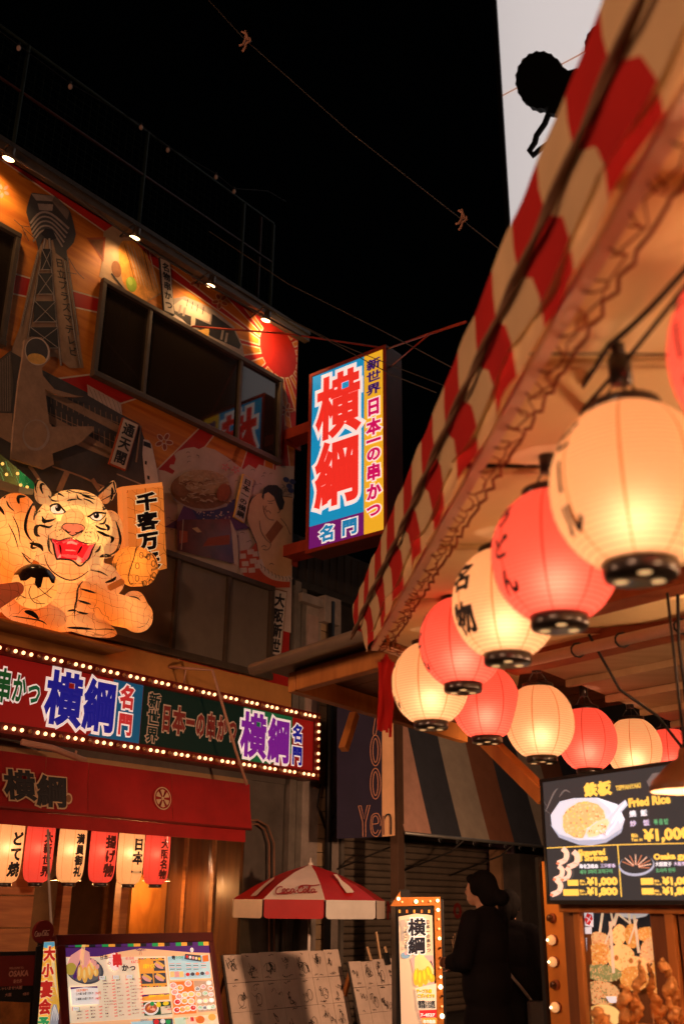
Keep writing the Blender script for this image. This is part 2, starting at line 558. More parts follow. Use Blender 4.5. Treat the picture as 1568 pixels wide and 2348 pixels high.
# --- bowl of noodles print
pc = Pic(FW, 0.045, ZM, 0.0007)
pc.fill([(255, 1080), (375, 1010), (440, 870), (560, 940), (830, 890), (910, 815), (905, 960), (1045, 1090), (900, 1110), (860, 1000), (605, 1080), (590, 1125)], M_PURPLE)
pc.fill([(500, 905), (560, 945), (720, 930), (905, 818), (900, 930), (700, 1040), (600, 1075)], M_BLUE)
for k in range(26):
    pc.ell(random.uniform(560, 880), random.uniform(930, 1010), random.uniform(4, 10), random.uniform(4, 9), M_FOAM, 8, up=False)
pc.up()
pc.fill([(290, 720), (340, 830), (450, 890), (560, 935), (700, 925), (830, 890), (880, 800), (860, 700)], M_GREY)
pc.ell(595, 740, 285, 170, M_BROWN, 28, 0.1)
M_NOOD = mat('noodle_print', (0.42, 0.26, 0.15), 0.6, 0.3, 20); M_NOOD2 = mat('pale_noodle_print', (0.52, 0.38, 0.27), 0.6, 0.2, 20)
pc.ell(620, 660, 235, 110, M_NOOD, 24, 0.08)
for k in range(90):
    x, y = random.uniform(380, 830), random.uniform(570, 850)
    pc.line([(x, y), (x + random.uniform(10, 40), y + random.uniform(-22, 22)), (x + random.uniform(40, 75), y + random.uniform(-12, 20))],
            random.uniform(6, 13), random.choice((M_NOOD2, M_NOOD, M_BROWN, M_NOOD2)), up=(k % 4 == 0))
pc.ell(400, 740, 75, 55, M_BROWN, 16, 0.5); pc.ell(800, 760, 60, 85, mat('red_meat_print', (0.3, 0.07, 0.02), 0.6, 0.3, 15), 16, 0.3)
pc.fill([(370, 1030), (430, 1010), (860, 1005), (910, 1420), (380, 1300)], mat('dark_red_glass_print', (0.09, 0.02, 0.025), 0.25, 0.5, 5.0))
pc.fill([(395, 1110), (470, 1120), (470, 1220), (395, 1230)], M_DRED, up=False); pc.fill([(660, 1180), (860, 1150), (860, 1240), (610, 1260)], M_DRED)
pc.line([(430, 1010), (412, 1290)], 9, M_GREY, False); pc.fill([(865, 1005), (925, 1150), (945, 1450), (900, 1420)], M_FOAM)
pc.fill([(510, 1090), (560, 1080), (600, 1125), (560, 1130)], M_TAN)
pc.build('noodle_bowl_print', bld)

# --- wrestler print
pc = Pic(FW, 0.050, ZM, 0.0007)
pc.fill([(1100, 780), (1170, 765), (1200, 730), (1320, 790), (1440, 800), (1430, 1530), (1385, 1545), (1290, 1535), (1180, 1480), (1130, 1370), (1110, 1240), (1060, 1120), (1020, 1000), (1045, 860)], M_SKIN)
pc.fill([(960, 1300), (1060, 1280), (1105, 1215), (1130, 1370), (1180, 1480), (1290, 1535), (1420, 1590), (1415, 1640), (1250, 1640), (1000, 1540), (945, 1450)], mat('vermilion_print', (0.45, 0.06, 0.02), 0.6, 0.1))
for k, (x, y) in enumerate([(975, 1350), (1050, 1310), (1000, 1420), (1075, 1395), (985, 1480), (1060, 1480), (1120, 1440), (1100, 1330)]):
    pc.fill([(x - 30, y - 22), (x + 32, y - 26), (x + 36, y + 20), (x - 26, y + 24)], M_FOAM, up=False)
pc.up()
pc.line([(1130, 1380), (1175, 1480), (1270, 1545), (1390, 1560), (1425, 1540)], 50, M_FOAM)
for k in range(9):
    t = k / 8; x = 1150 + 265 * t; y = 1440 + 120 * math.sin(t * 1.6)
    pc.line([(x - 10, y - 20), (x + 4, y), (x + 2, y + 24)], 5, M_DGREY, False)
pc.up()
pc.fill([(1165, 820), (1180, 760), (1240, 770), (1290, 850), (1310, 930), (1270, 1010), (1200, 960), (1170, 880)], M_SKIN)
pc.fill([(1155, 800), (1175, 720), (1215, 690), (1290, 690), (1345, 735), (1345, 790), (1367, 850), (1350, 915), (1320, 925), (1295, 870), (1270, 800), (1215, 755), (1180, 775), (1172, 830)], M_INK)
for ln in ([(1205, 835), (1235, 842), (1275, 830)], [(1215, 862), (1240, 858), (1255, 866)], [(1200, 880), (1185, 915), (1205, 925)], [(1195, 940), (1220, 930), (1240, 955)],
           [(1170, 880), (1180, 950), (1220, 1005), (1270, 1015)], [(1035, 900), (1020, 1000), (1060, 1120), (1110, 1235)], [(1310, 890), (1325, 930), (1300, 950)], [(1135, 1020), (1145, 1100), (1165, 1150)],
           [(1165, 1150), (1200, 1200), (1240, 1240), (1210, 1290), (1165, 1285)], [(1100, 785), (1060, 820), (1045, 860)], [(1320, 790), (1440, 805)], [(1225, 1425), (1250, 1415), (1265, 1430)],
           [(1150, 1265), (1175, 1250), (1200, 1262)], [(1330, 1000), (1380, 1060), (1420, 1150)], [(1130, 1370), (1110, 1240)]):
    pc.line(ln, 5, M_INK, False)
pc.up()
pc.fill([(1295, 1015), (1355, 1075), (1240, 1230), (1190, 1155)], mat('fan_print', (0.26, 0.085, 0.03), 0.6, 0.15))
pc.build('wrestler_print', bld)

# --- observation tower print
pc = Pic(FW, 0.020, ZA, 0.0009)
PALE = mat('pale_steel_print', (0.31, 0.20, 0.13), 0.65, 0.2, 8)
pc.fill([(430, 830), (520, 690), (600, 690), (770, 880), (905, 1800), (960, 2180), (800, 2180), (640, 2050), (100, 2050), (230, 1700), (345, 1150)], PALE)
pc.fill([(355, 180), (370, 165), (635, 205), (800, 370), (835, 480), (870, 640), (845, 740), (765, 830), (775, 960), (640, 860), (600, 690), (500, 690), (440, 830), (410, 700), (370, 640), (300, 390), (310, 330)], M_DGREY)
pc.fill([(355, 175), (625, 205), (600, 265), (415, 255)], M_GREY)
pc.fill([(625, 205), (800, 375), (770, 480), (600, 270)], mat('mid_grey_print', (0.2, 0.16, 0.14), 0.6, 0.2), False)
pc.fill([(430, 290), (610, 300), (600, 375), (450, 365)], M_GREY)
for k in range(5):
    y = 400 + k * 52; s_ = k * 9
    pc.line([(345 + s_, y + 120), (455 + s_ * 0.6, y), (590 + s_ * 0.3, y + 12), (790 - s_ * 2, y + 180)], 19 if k else 24, M_GREY, False, False)
pc.up()
pc.fill([(470, 640), (520, 575), (600, 590), (650, 690), (560, 720)], M_INK)
# lattice of the legs
for ln, w_ in (([(515, 690), (340, 1700), (300, 2050)], 14), ([(565, 690), (620, 1400), (700, 2150)], 18), ([(740, 950), (840, 1700), (920, 2150)], 14), ([(770, 900), (900, 1800)], 8), ([(440, 850), (250, 1700)], 8)):
    pc.line(ln, w_ + 10, M_DGREY); pc.line(ln, w_, M_GREY)
for y0, x0, x1 in ((1050, 480, 590), (1330, 440, 610), (1650, 400, 640), (1950, 350, 670)):
    pc.fill([(x0, y0 - 240), (x1 - 14, y0 - 240), (x1, y0), (x0 - 20, y0)], M_INK, False)
pc.up()
for y0, x0, x1 in ((1050, 480, 590), (1330, 440, 610), (1650, 400, 640), (1950, 350, 670)):
    pc.line([(x0, y0 - 240), (x1, y0)], 7, M_GREY, False); pc.line([(x1, y0 - 240), (x0, y0)], 7, M_GREY, True); pc.line([(x0 - 10, y0), (x1, y0)], 9, M_GREY)
for ln in ([(160, 475), (240, 545), (410, 700)], [(240, 545), (340, 560)], [(790, 920), (880, 1070), (965, 1155)], [(770, 1080), (880, 1100)], [(250, 560), (330, 720)]):
    pc.line(ln, 7, M_DGREY, False)
pc.up()
tw = pc.build('tower_print', bld)
tx = MB()                                    # the lettering down the tower's leg
D_ = ZA
for k, ch in enumerate('日立プラズマテレビ'):
    t = (k + 0.5) / 9.3
    x, y = 655 + 175 * t, 905 + 1180 * t
    q = quad(FW, ZA(x - 40, y - 62), ZA(x + 62, y - 40), ZA(x - 22, y + 50), 0.055)
    put_glyph(tx, ch, q, 0, 0, 1, 1, 0, M_INK, 0.02)
tx.build('tower_lettering', tw)

# --- print of the long building under the tower
pc = Pic(FW, 0.026, ZC, 0.0008)
pc.fill([(-400, 380), (0, 290), (95, 215), (410, 400), (830, 610), (1165, 825), (1330, 910), (1380, 1060), (1500, 1350), (1540, 1800), (-400, 1800), (-400, 1100)], M_DGREY)
pc.fill([(832, 535), (1155, 715), (1168, 828), (840, 640)], M_FOAM)
for k in range(7): pc.line([(850 + k * 45, 555 + k * 25), (905 + k * 42, 690 + k * 21)], 3, M_DGREY, False)
pc.up()
for (y0, y1, h_) in ((455, 960, 70), (690, 1220, 78)):
    pc.fill([(395, y0 + 90), (1180, y1 - 10), (1165, y1 + h_ - 10), (395, y0 + 90 + h_)], PALE, False)
pc.fill([(480, 930), (1075, 1190), (1060, 1250), (480, 1010)], PALE, False)
pc.up()
for (xa, ya, xb, yb, h_) in ((430, 570, 1170, 860, 130), (430, 730, 1150, 1050, 190)):
    for k in range(15):
        t = k / 14.0
        x, y = xa + (xb - xa) * t, ya + (yb - ya) * t
        pc.line([(x, y), (x + 8, y + h_)], 7, PALE, False, False)
    pc.line([(xa, ya + 62), (xb, yb + 62)], 6, PALE, False, False)
pc.up()
pc.fill([(0, 300), (100, 220), (130, 540), (100, 800), (0, 800)], mat('dim_window_print', (0.11, 0.095, 0.08), 0.5, 0.2), False)
pc.fill([(-300, 800), (120, 810), (110, 1100), (0, 1040), (-300, 900)], PALE)
for k in range(5): pc.line([(5 + k * 22, 320 - k * 18), (8 + k * 22, 790)], 4, M_GREY, False)
pc.fill([(1370, 1060), (1420, 1070), (1450, 1110), (1500, 1350), (1530, 1560), (1390, 1500), (1360, 1200)], M_WHITE)
for q_ in ([(1385, 1265), (1405, 1270), (1402, 1305), (1383, 1298)], [(1405, 1405), (1430, 1412), (1430, 1450), (1408, 1440)], [(1372, 1075), (1440, 1100), (1445, 1150), (1370, 1120)]):
    pc.fill(q_, M_INK, False)
pc.up()
pc.line([(1345, 930), (1300, 1280)], 16, PALE); pc.line([(1115, 1390), (1370, 1500)], 12, M_GREY)
pc.line([(280, 1310), (370, 1440), (430, 1560)], 34, PALE, False); pc.line([(640, 1375), (560, 1560)], 55, PALE, False); pc.line([(880, 1440), (960, 1560)], 40, PALE, False)
pc.line([(500, 1320), (760, 1410), (960, 1500), (1150, 1560)], 16, PALE)
pc.build('arcade_building_print', bld)

# --- food prints above the upper window
pc = Pic(FW, 0.018, ZE, 0.0008)
M_FRY = mat('golden_fry_print', (0.66, 0.30, 0.06), 0.5, 0.35, 10, stretch=(1, 1, 1))
pc.fill([(150, 90), (220, 40), (330, 130), (420, 210), (560, 520), (430, 590), (330, 545), (120, 400), (140, 300)], mat('paper_cup_print', (0.40, 0.27, 0.17), 0.6, 0.15))
pc.fill([(30, 130), (165, 125), (150, 300)], M_DRED, False); pc.fill([(45, 145), (150, 140), (145, 270)], M_BROWN)
pc.fill([(255, 190), (285, 150), (360, 150), (440, 230), (520, 380), (555, 510), (440, 585), (330, 530), (285, 440), (258, 300)], M_FRY)
pc.ell(240, 350, 34, 60, M_BROWN, 16, -0.2)
for k in range(9):
    x = 300 + k * 22
    pc.line([(x - 10, 160 + k * 6), (x + 30, 290 + k * 12), (x + 70, 440 + k * 12)], 7, random.choice((M_BROWN, M_CREAM, M_TAN, M_DRED)), False, True)
pc.up()
for k in range(24):
    x, y = random.uniform(330, 520), random.uniform(280, 520)
    pc.line([(x, y), (x + random.uniform(5, 15), y + random.uniform(15, 45))], 8, M_DRED if k % 2 else M_BROWN, False, True)
pc.up()
pc.ell(345, 455, 36, 55, M_GREEN, 18, -0.25); pc.ell(335, 435, 18, 30, mat('pale_green_print', (0.4, 0.55, 0.1), 0.6, 0.2), 14, -0.25)
pc.line([(205, 380), (260, 450), (340, 545)], 12, M_INK)
pc.build('fried_skewers_print', bld)
pc = Pic(FW, 0.018, ZE, 0.0008)
pc.fill([(570, 650), (640, 555), (720, 540), (840, 590), (930, 640), (1060, 750), (1120, 880), (1140, 990), (1000, 920), (780, 800), (620, 710)], M_GREY)
pc.fill([(640, 600), (700, 560), (900, 670), (890, 720), (650, 640)], M_CREAM, False)
pc.fill([(640, 640), (790, 690), (900, 740), (910, 660), (1060, 770), (1110, 880), (1100, 910), (920, 830), (800, 760), (650, 700)], M_INK)
for x in (690, 720, 985, 1015): pc.line([(x, 600 + (x - 690) * 0.6), (x - 12, 660 + (x - 690) * 0.62)], 16, M_GREY, False)
for x in (740, 775, 810, 850): pc.line([(x, 560 + (x - 740) * 0.5), (x - 8, 610 + (x - 740) * 0.5)], 5, M_INK, False)
pc.up()
pc.fill([(570, 655), (610, 640), (700, 700), (760, 760), (720, 770), (600, 690)], M_WHITE); pc.ell(612, 668, 22, 14, M_INK, 12, 0.5)
pc.fill([(765, 655), (795, 660), (790, 740), (760, 750)], M_CREAM); pc.fill([(800, 780), (890, 760), (885, 830), (840, 830)], M_GOLD)
pc.line([(920, 850), (1000, 915), (1130, 965)], 14, M_CREAM)
pc.build('tram_print', bld)

# --- small hanging name boards on the mural
def name_board(nm, tl, tr, bl, st, bg, fg, edge, lab_off=0.06, bold=0.03, pad=0.06, glow=None):
    q = quad(FW, tl, tr, bl, lab_off)
    b = MB()
    b.box(q.p(0, 0, -0.035), q.ex, q.ey, q.n * 0.03, edge)
    b.box(q.p(0.05, 0.015, -0.005), q.ex * 0.9, q.ey * 0.97, q.n * 0.003, bg)
    o = b.build(nm, bld)
    t = MB(); n = len(st); h = (1 - 2 * pad) / n
    for i, ch in enumerate(st):
        put_glyph(t, ch, q, 0.14, 1 - pad - (i + 1) * h + h * 0.04, 0.72, h * 0.92, 0.001, fg, bold)
    t.build('lettering', o)
M_BOARDW = mat('weathered_white_board', (0.50, 0.42, 0.36), 0.6, 0.15, 5)
name_board('specialty_board', ZE(545, 265), ZE(618, 300), ZE(575, 640), '名物串かつ', M_BOARDW, M_INK, M_INK)
name_board('tower_name_board', ZC(1180, 850), ZC(1330, 920), ZC(1048, 1290), '通天閣', M_BOARDW, M_INK, M_DRED, 0.09, pad=0.05)
name_board('wrestler_name_board', ZM(990, 585), ZM(1082, 645), ZM(900, 985), '日本一の横綱', M_BOARDW, M_INK, M_GOLD, 0.07)
ZN = zoom(950, 2000, 550)
name_board('district_name_board', ZN(148, 428), ZN(288, 462), ZN(60, 1300), '大阪新世界', M_BOARDW, M_INK, M_BROWN, 0.06, 0.045, 0.04)
# plain pale totem cutout in front of the tower
pc = Pic(FW, 0.16, ZC, 0.001)
out = [(235, 110), (300, 78), (400, 85), (470, 170), (480, 290), (400, 380), (410, 450), (520, 580), (720, 640), (800, 650), (720, 655), (580, 650), (430, 580), (470, 900), (500, 940), (880, 935), (900, 970),
       (760, 1100), (500, 1195), (515, 1300), (420, 1345), (110, 1245), (130, 950), (180, 500), (215, 300)]
cut = MB()
fpts = facing([FW.hit(*ZC(*q), 0.16) for q in out], FW.n)
bpts = [p - FW.n * 0.03 for p in fpts]
cut.poly(fpts, PALE); cut.poly(list(reversed(bpts)), PALE)
for i in range(len(fpts)):
    j = (i + 1) % len(fpts); cut.poly([fpts[i], bpts[i], bpts[j], fpts[j]], PALE)
co = cut.build('totem_cutout', bld)
pc.up(); pc.ell(355, 220, 118, 135, M_CREAM, 24, -0.3); pc.ell(352, 215, 105, 122, M_DGREY, 24, -0.3); pc.ell(350, 290, 90, 50, M_GOLD, 20, 0.2)
pc.ell(345, 1020, 130, 150, M_GREY, 24, 0.1); pc.ell(340, 1010, 112, 132, PALE, 24, 0.1)
pc.build('totem_print', co)
br = MB(); br.bar(FW.hit(*ZC(300, 1200), 0.0), FW.hit(*ZC(300, 1200), 0.13), 0.04, 0.04, M_STEEL); br.build('cutout_bracket', co); br = MB(); br.bar(FW.hit(*ZC(330, 250), 0.0), FW.hit(*ZC(330, 250), 0.13), 0.04, 0.04, M_STEEL); br.build('cutout_bracket', co)

# --- windows
def window(nm, a0, a1, b0, b1, muls, glass, fw=0.06, off=0.03, proud=0.07):
    f = MB()
    f.fbox(FW, a0, a1, b1 - fw, b1, off, off + proud, M_ALU); f.fbox(FW, a0, a1, b0, b0 + fw * 1.2, off, off + proud + 0.02, M_ALU)
    f.fbox(FW, a0, a0 + fw, b0 + fw * 1.2, b1 - fw, off, off + proud - 0.004, M_ALU); f.fbox(FW, a1 - fw, a1, b0 + fw * 1.2, b1 - fw, off, off + proud - 0.004, M_ALU)
    o = f.build(nm, bld, bevel=0.005)
    edges = [a0 + fw] + list(muls) + [a1 - fw]
    for k, mx in enumerate(muls):
        q = MB(); q.fbox(FW, mx - fw * 0.4, mx + fw * 0.4, b0 + fw * 1.2, b1 - fw, off + 0.012, off + proud - 0.012, M_ALU); q.build('mullion', o, bevel=0.004)
    for k in range(len(edges) - 1):
        q = MB(); q.fbox(FW, edges[k] - (0.01 if k else 0), edges[k + 1] + 0.01, b0 + fw * 1.2, b1 - fw, off, off + 0.012 + 0.004 * (k % 2), glass); q.build('pane', o)
    return o
window('upper_window', -1.21, 2.06, 7.24, 8.60, (FW.uv(330, 800)[0], FW.uv(540, 930)[0]), M_GLASS)
window('side_window', -4.1, -2.37, 7.08, 8.56, (-3.3,), M_GLASS)
window('lower_window', -1.3, 2.04, 4.17, 5.44, (FW.uv(393, 1390)[0], FW.uv(512, 1420)[0]), M_FROST, 0.07)
# bamboo screen lines in the lower panes come from real slats behind frosted glass at this distance: kept as relief
c = MB(); c.fbox(FW, -6.5, UR + 0.03, 9.5, 9.56, -4.5, 0.22, M_STEEL); c.fbox(FW, -6.5, UR + 0.03, 9.40, 9.498, 0.1, 0.2, M_ALU); c.build('roof_gutter', bld)
c = MB(); c.fbox(FW, -6.5, UR, 3.84, 4.15, 0.0, 0.06, mat('ochre_fascia', (0.50, 0.22, 0.06), 0.6, 0.15, 3.0)); c.build('fascia_band', bld)
lz = FW.uv(150, 1452, 0.42)[1]; la = FW.uv(290, 1490, 0.42)[0]
led = MB(); led.fbox(FW, -5.0, la, lz - 0.035, lz, 0.061, 0.42, wood('ledge_board', (0.36, 0.16, 0.05), (0.5, 0.24, 0.08), 0.6, 3, (1, 1, 6))); led.build('lantern_ledge', bld, bevel=0.01)
# ------------------------------------------------------------------ spot lamps along the roof edge
M_WARMBULB = lit('warm_bulb', (1.0, 0.62, 0.28), 9.0)
M_LAMPSHELL = mat('lamp_housing', (0.08, 0.06, 0.045), 0.4, 0.1, metal=0.5)
for i, (px, lab) in enumerate((((22, 355), 'small roof edge spot lamp above the pink cherry blossom'), ((311, 537), 'small roof edge spot lamp above the fried skewer picture'),
                               ((484, 647), 'small roof edge spot lamp above the tram picture'), ((611, 727), 'small roof edge spot lamp above the red sun disc'))):
    p = FW.hit(*px, 0.34)
    t = thing('spot_lamp', lab, 'lamp', p, 'spot lamps on the roof edge')
    aim = (FW.n * -0.30 + Vector((0, 0, -0.95))).normalized()
    b = MB(); b.lathe([(0.012, -0.10), (0.045, -0.09), (0.05, -0.02), (0.075, 0.05), (0.07, 0.05), (0.045, -0.015)], M_LAMPSHELL, 16, p, axis=aim); b.build('housing', t)
    b = MB(); b.lathe([(0.0, 0.062), (0.045, 0.058), (0.066, 0.046), (0.02, 0.0)], M_WARMBULB, 14, p, axis=aim); b.build('bulb', t)
    b = MB(); b.tube([p - aim * 0.09, p - aim * 0.14 - FW.n * 0.1 + Vector((0, 0, 0.06)), p - FW.n * 0.33 + Vector((0, 0, 0.12))], 0.012, M_STEEL, 6); b.build('arm', t)
    q = p + aim * 0.08
    lamp('spot_light', 'SPOT', q, (45, 24, 30, 85)[i], (1.0, 0.55, 0.22), t, 0.05, 140, (q + aim - FW.n * 0.35) if i < 3 else FW.hit(645, 800))

# ------------------------------------------------------------------ marquee sign with running bulbs
MO = 0.27
mq = thing('marquee_sign', 'long marquee sign edged with running bulbs, blue and purple lettering on red and green', 'sign', FW.p(0.4, 2.97))
M_MQF = mat('marquee_frame', (0.13, 0.012, 0.008), 0.35, 0.2, 6)
E1 = 0.26
MR = lit('marquee_red', (0.32, 0.010, 0.008), E1); MK = lit('marquee_dark_green', (0.006, 0.018, 0.012), E1); MC = lit('marquee_cyan', (0.012, 0.13, 0.3), E1)
MG = lit('marquee_green', (0.015, 0.16, 0.06), E1); MWH = lit('marquee_white', (0.85, 0.72, 0.66), 0.62); MB_ = lit('marquee_blue', (0.012, 0.012, 0.28), 0.5); MP = lit('marquee_purple', (0.16, 0.012, 0.26), 0.6)
MTAN = lit('marquee_tan', (0.38, 0.22, 0.13), 0.3); MBRN = lit('marquee_maroon', (0.16, 0.02, 0.012), 0.3); MDG = lit('marquee_leaf', (0.01, 0.09, 0.02), 0.4); MCR = lit('marquee_crimson', (0.5, 0.03, 0.03), 0.55)
u1 = 2.82
b = MB(); b.fbox(FW, -6, u1, 2.97, 3.83, 0.005, MO - 0.03, M_MQF); b.build('cabinet', mq)
b = MB()
b.fbox(FW, -6, u1, 3.72, 3.83, MO - 0.029, MO, M_MQF); b.fbox(FW, -6, u1, 2.97, 3.075, MO - 0.029, MO, M_MQF); b.fbox(FW, u1 - 0.11, u1, 3.076, 3.719, MO - 0.029, MO, M_MQF)
b.build('bulb_channel', mq)
def mu_(zx, zy=400): return FW.uv(zx * 0.5, 1442.6 + zy * 0.5, MO)[0]
ua = mu_(655, 410)
p0 = MO - 0.0285
def panel(nm, a0, a1, m, o=p0, b0=3.078, b1=3.717):
    q = MB(); q.fbox(FW, a0, a1, b0, b1, o - 0.002, o, m); return q.build(nm, mq)
left = panel('left_panel', -6, ua - 0.004, MR)
right = panel('right_panel', ua + 0.004, u1 - 0.113, MK)
x = MB()
x.fbox(FW, mu_(520, 330), ua - 0.006, 3.079, 3.716, p0 + 0.0005, p0 + 0.0015, MC)
x.poly([FW.p(mu_(410, 480), 3.08, p0 + 0.0012), FW.p(mu_(520, 480), 3.08, p0 + 0.0012), FW.p(mu_(520, 480), 3.32, p0 + 0.0012), FW.p(mu_(470, 480), 3.26, p0 + 0.0012)], MC)
x.build('cyan_field', left)
x = MB()
x.fbox(FW, mu_(1120, 480), u1 - 0.115, 3.079, 3.716, p0 + 0.0005, p0 + 0.0015, MG)
x.fbox(FW, mu_(1345, 550), u1 - 0.116, 3.08, 3.715, p0 + 0.0016, p0 + 0.0024, MR)
x.poly([FW.p(mu_(1250, 620), 3.08, p0 + 0.003), FW.p(mu_(1350, 620), 3.08, p0 + 0.003), FW.p(mu_(1350, 620), 3.26, p0 + 0.003), FW.p(mu_(1300, 620), 3.2, p0 + 0.003)], MR)
x.build('colour_field', right)
def mchar(mb_o, mb_i, ch, zx0, zx1, z0, z1, mo, mi, bo=0.095, bi=0.038, ym=400):
    a0, a1 = mu_(zx0, ym), mu_(zx1, ym)
    put_glyph(mb_o, ch, FW, a0, z0, a1 - a0, z1 - z0, p0 + 0.004, mo, bo, 0.004)
    put_glyph(mb_i, ch, FW, a0, z0, a1 - a0, z1 - z0, p0 + 0.009, mi, bi, 0.004)
o_, i_ = MB(), MB()
mchar(o_, i_, '串', -22, 55, 3.26, 3.6, MWH, MDG, ym=290); mchar(o_, i_, 'か', 58, 122, 3.28, 3.58, MWH, MDG, ym=300); mchar(o_, i_, 'つ', 128, 190, 3.28, 3.54, MWH, MG, ym=320)
mchar(o_, i_, '横', 210, 380, 3.13, 3.69, MWH, MB_, ym=350); mchar(o_, i_, '綱', 386, 535, 3.13, 3.68, MWH, MB_, ym=370)
mchar(o_, i_, '名', 553, 622, 3.42, 3.68, MWH, MCR, 0.11, 0.045, 350); mchar(o_, i_, '門', 545, 612, 3.14, 3.38, MWH, MCR, 0.11, 0.045, 450)
o_.build('letter_outline', left); i_.build('lettering', left)
o_, i_ = MB(), MB()
for ch, z0 in (('新', 3.49), ('世', 3.30), ('界', 3.11)): mchar(o_, i_, ch, 680, 735, z0, z0 + 0.17, MTAN, MK, 0.10, 0.03, 420)
for ch, a, c in (('日', 744, 786), ('本', 794, 852), ('一', 856, 896), ('の', 902, 945), ('串', 950, 994), ('か', 1000, 1044), ('つ', 1050, 1092)):
    mchar(o_, i_, ch, a, c, 3.25, 3.56, MTAN, MBRN, 0.10, 0.045, 470)
mchar(o_, i_, '横', 1108, 1226, 3.12, 3.67, MWH, MP, ym=510); mchar(o_, i_, '綱', 1232, 1334, 3.11, 3.66, MWH, MP, ym=540)
mchar(o_, i_, '名', 1346, 1395, 3.40, 3.64, MWH, MB_, 0.11, 0.045, 520); mchar(o_, i_, '門', 1343, 1392, 3.12, 3.36, MWH, MB_, 0.11, 0.045, 600)
o_.build('letter_outline', right); i_.build('lettering', right)
# bulbs: three lit, one resting, all round
M_MBULB = lit('marquee_bulb', (1.0, 0.52, 0.22), 3.2); M_MOFF = mat('resting_bulb', (0.35, 0.14, 0.05), 0.15, 0.0, spec=0.6)
bm_on, bm_off = MB(), MB()
bm_on.ball((0, 0, 0), 0.020, M_MBULB, 8); bm_off.ball((0, 0, 0), 0.024, M_MOFF, 8)
pro_on, pro_off = bm_on.build('bulb', mq), bm_off.build('bulb', mq)
used = {0: False, 1: False}
def put_bulb(p, on):
    src = pro_on if on else pro_off
    o = src
    if used[on]:
        o = src.copy(); COL.objects.link(o)
    used[on] = True
    o.location = p; o.matrix_parent_inverse = Matrix.Translation(-mq.location)
sp = (FW.uv(166, 1528, MO)[0] - FW.uv(27, 1498, MO)[0]) / 8.0
n_top = int((u1 + 3.0) / sp)
for k in range(n_top):
    a = u1 - 0.055 - (k + 1) * sp
    put_bulb(FW.p(a, 3.775, MO + 0.02), (k % 4) != 3)
    put_bulb(FW.p(a, 3.022, MO + 0.02), (k % 4) != 3)
for k in range(9):
    put_bulb(FW.p(u1 - 0.055, 3.775 - (k + 0.0) * 0.0941, MO + 0.02), k not in (0, 4, 8))

# ------------------------------------------------------------------ red awning
M_AWN = mat('red_awning_cloth', (0.30, 0.009, 0.008), 0.75, 0.22, 2.0, 0.7, 5)
M_AWNLOGO = mat('awning_buff_print', (0.55, 0.36, 0.22), 0.7, 0.1)
aw = thing('shop_awning', 'red cloth shop awning with black lettering and a round wheel emblem', 'awning', FW.p(0, 2.1, 0.5))
ue = 1.27
prof = [(0.30, 2.80), (0.52, 2.765), (0.545, 2.5), (0.585, 2.27)]
b = MB()
seams = [-6, -4.2, -2.9, -1.55, FW.uv(200, 1830, 0.55)[0], FW.uv(395, 1830, 0.55)[0], ue]
for k in range(len(seams) - 1):
    c = MB(); a0, a1 = seams[k] + (0.004 if k else 0), seams[k + 1]
    N = 10
    vs, fs = [], []
    for i in range(N + 1):
        a = a0 + (a1 - a0) * i / N
        for j, (o, z) in enumerate(prof):
            sag = 0.012 * math.sin(math.pi * i / N) * (j == 2)
            vs.append(FW.p(a, z, o - sag))
    for i in range(N):
        for j in range(len(prof) - 1):
            q = i * len(prof) + j; fs.append((q, q + 1, q + 1 + len(prof), q + len(prof)))
    c.add(vs, fs, M_AWN, True)
    if k == len(seams) - 2:
        c.poly([FW.p(ue, z, o) for o, z in prof] + [FW.p(ue, 2.27, 0.3)], M_AWN)
    c.build('cloth_panel', aw)
c = MB(); N = 60; vs, fs = [], []
for i in range(N + 1):
    a = -6 + (ue - 0.07 + 6) * i / N
    for z, o in ((2.30, 0.55), (2.2, 0.552), (2.115, 0.548 + 0.012 * math.sin(i * 1.7))): vs.append(FW.p(a, z, o))
for i in range(N):
    for j in range(2): q = i * 3 + j; fs.append((q, q + 1, q + 4, q + 3))
c.add(vs, fs, M_AWN, True); c.build('valance', aw)
b = MB(); b.tube([FW.p(-6, 2.262, 0.57), FW.p(ue, 2.262, 0.57)], 0.018, mat('awning_bar', (0.2, 0.02, 0.015), 0.5, 0.1), 8); b.build('front_bar', aw)
fa = Frame(FW.p(0, 2.27, 0.585), FW.ex, (FW.ey - FW.n * 0.13))
t1, t2 = MB(), MB()
qa = quad(fa, (2, 1762), (76, 1768), (8, 1836)); qb = quad(fa, (80, 1775), (152, 1782), (80, 1852))
for q, ch in ((qa, '横'), (qb, '綱')):
    put_glyph(t1, ch, q, 0.02, 0.02, 0.96, 0.96, 0.016, M_AWNLOGO, 0.085, 0.003, res=3); put_glyph(t2, ch, q, 0.02, 0.02, 0.96, 0.96, 0.021, M_INK, 0.04, 0.003, res=3)
pc = Pic(fa, 0.02); pc.ell(157, 1832, 9, 13, M_AWNLOGO, 16); pc.ell(157, 1832, 6, 9, M_BROWN, 12)
pc.build('seal_print', aw)
t1.build('letter_outline', aw); t2.build('lettering', aw)
ca, cb = fa.uv(371, 1832)
em = MB(); R0 = 0.118
for r0, r1 in ((R0 * 0.9, R0),):
    vs = [fa.p(ca + r * math.cos(2 * math.pi * k / 40), cb + r * 1.0 * math.sin(2 * math.pi * k / 40), 0.016) for r in (r0, r1) for k in range(40)]
    em.add(vs, [(k, (k + 1) % 40, 40 + (k + 1) % 40, 40 + k) for k in range(40)], M_AWNLOGO)
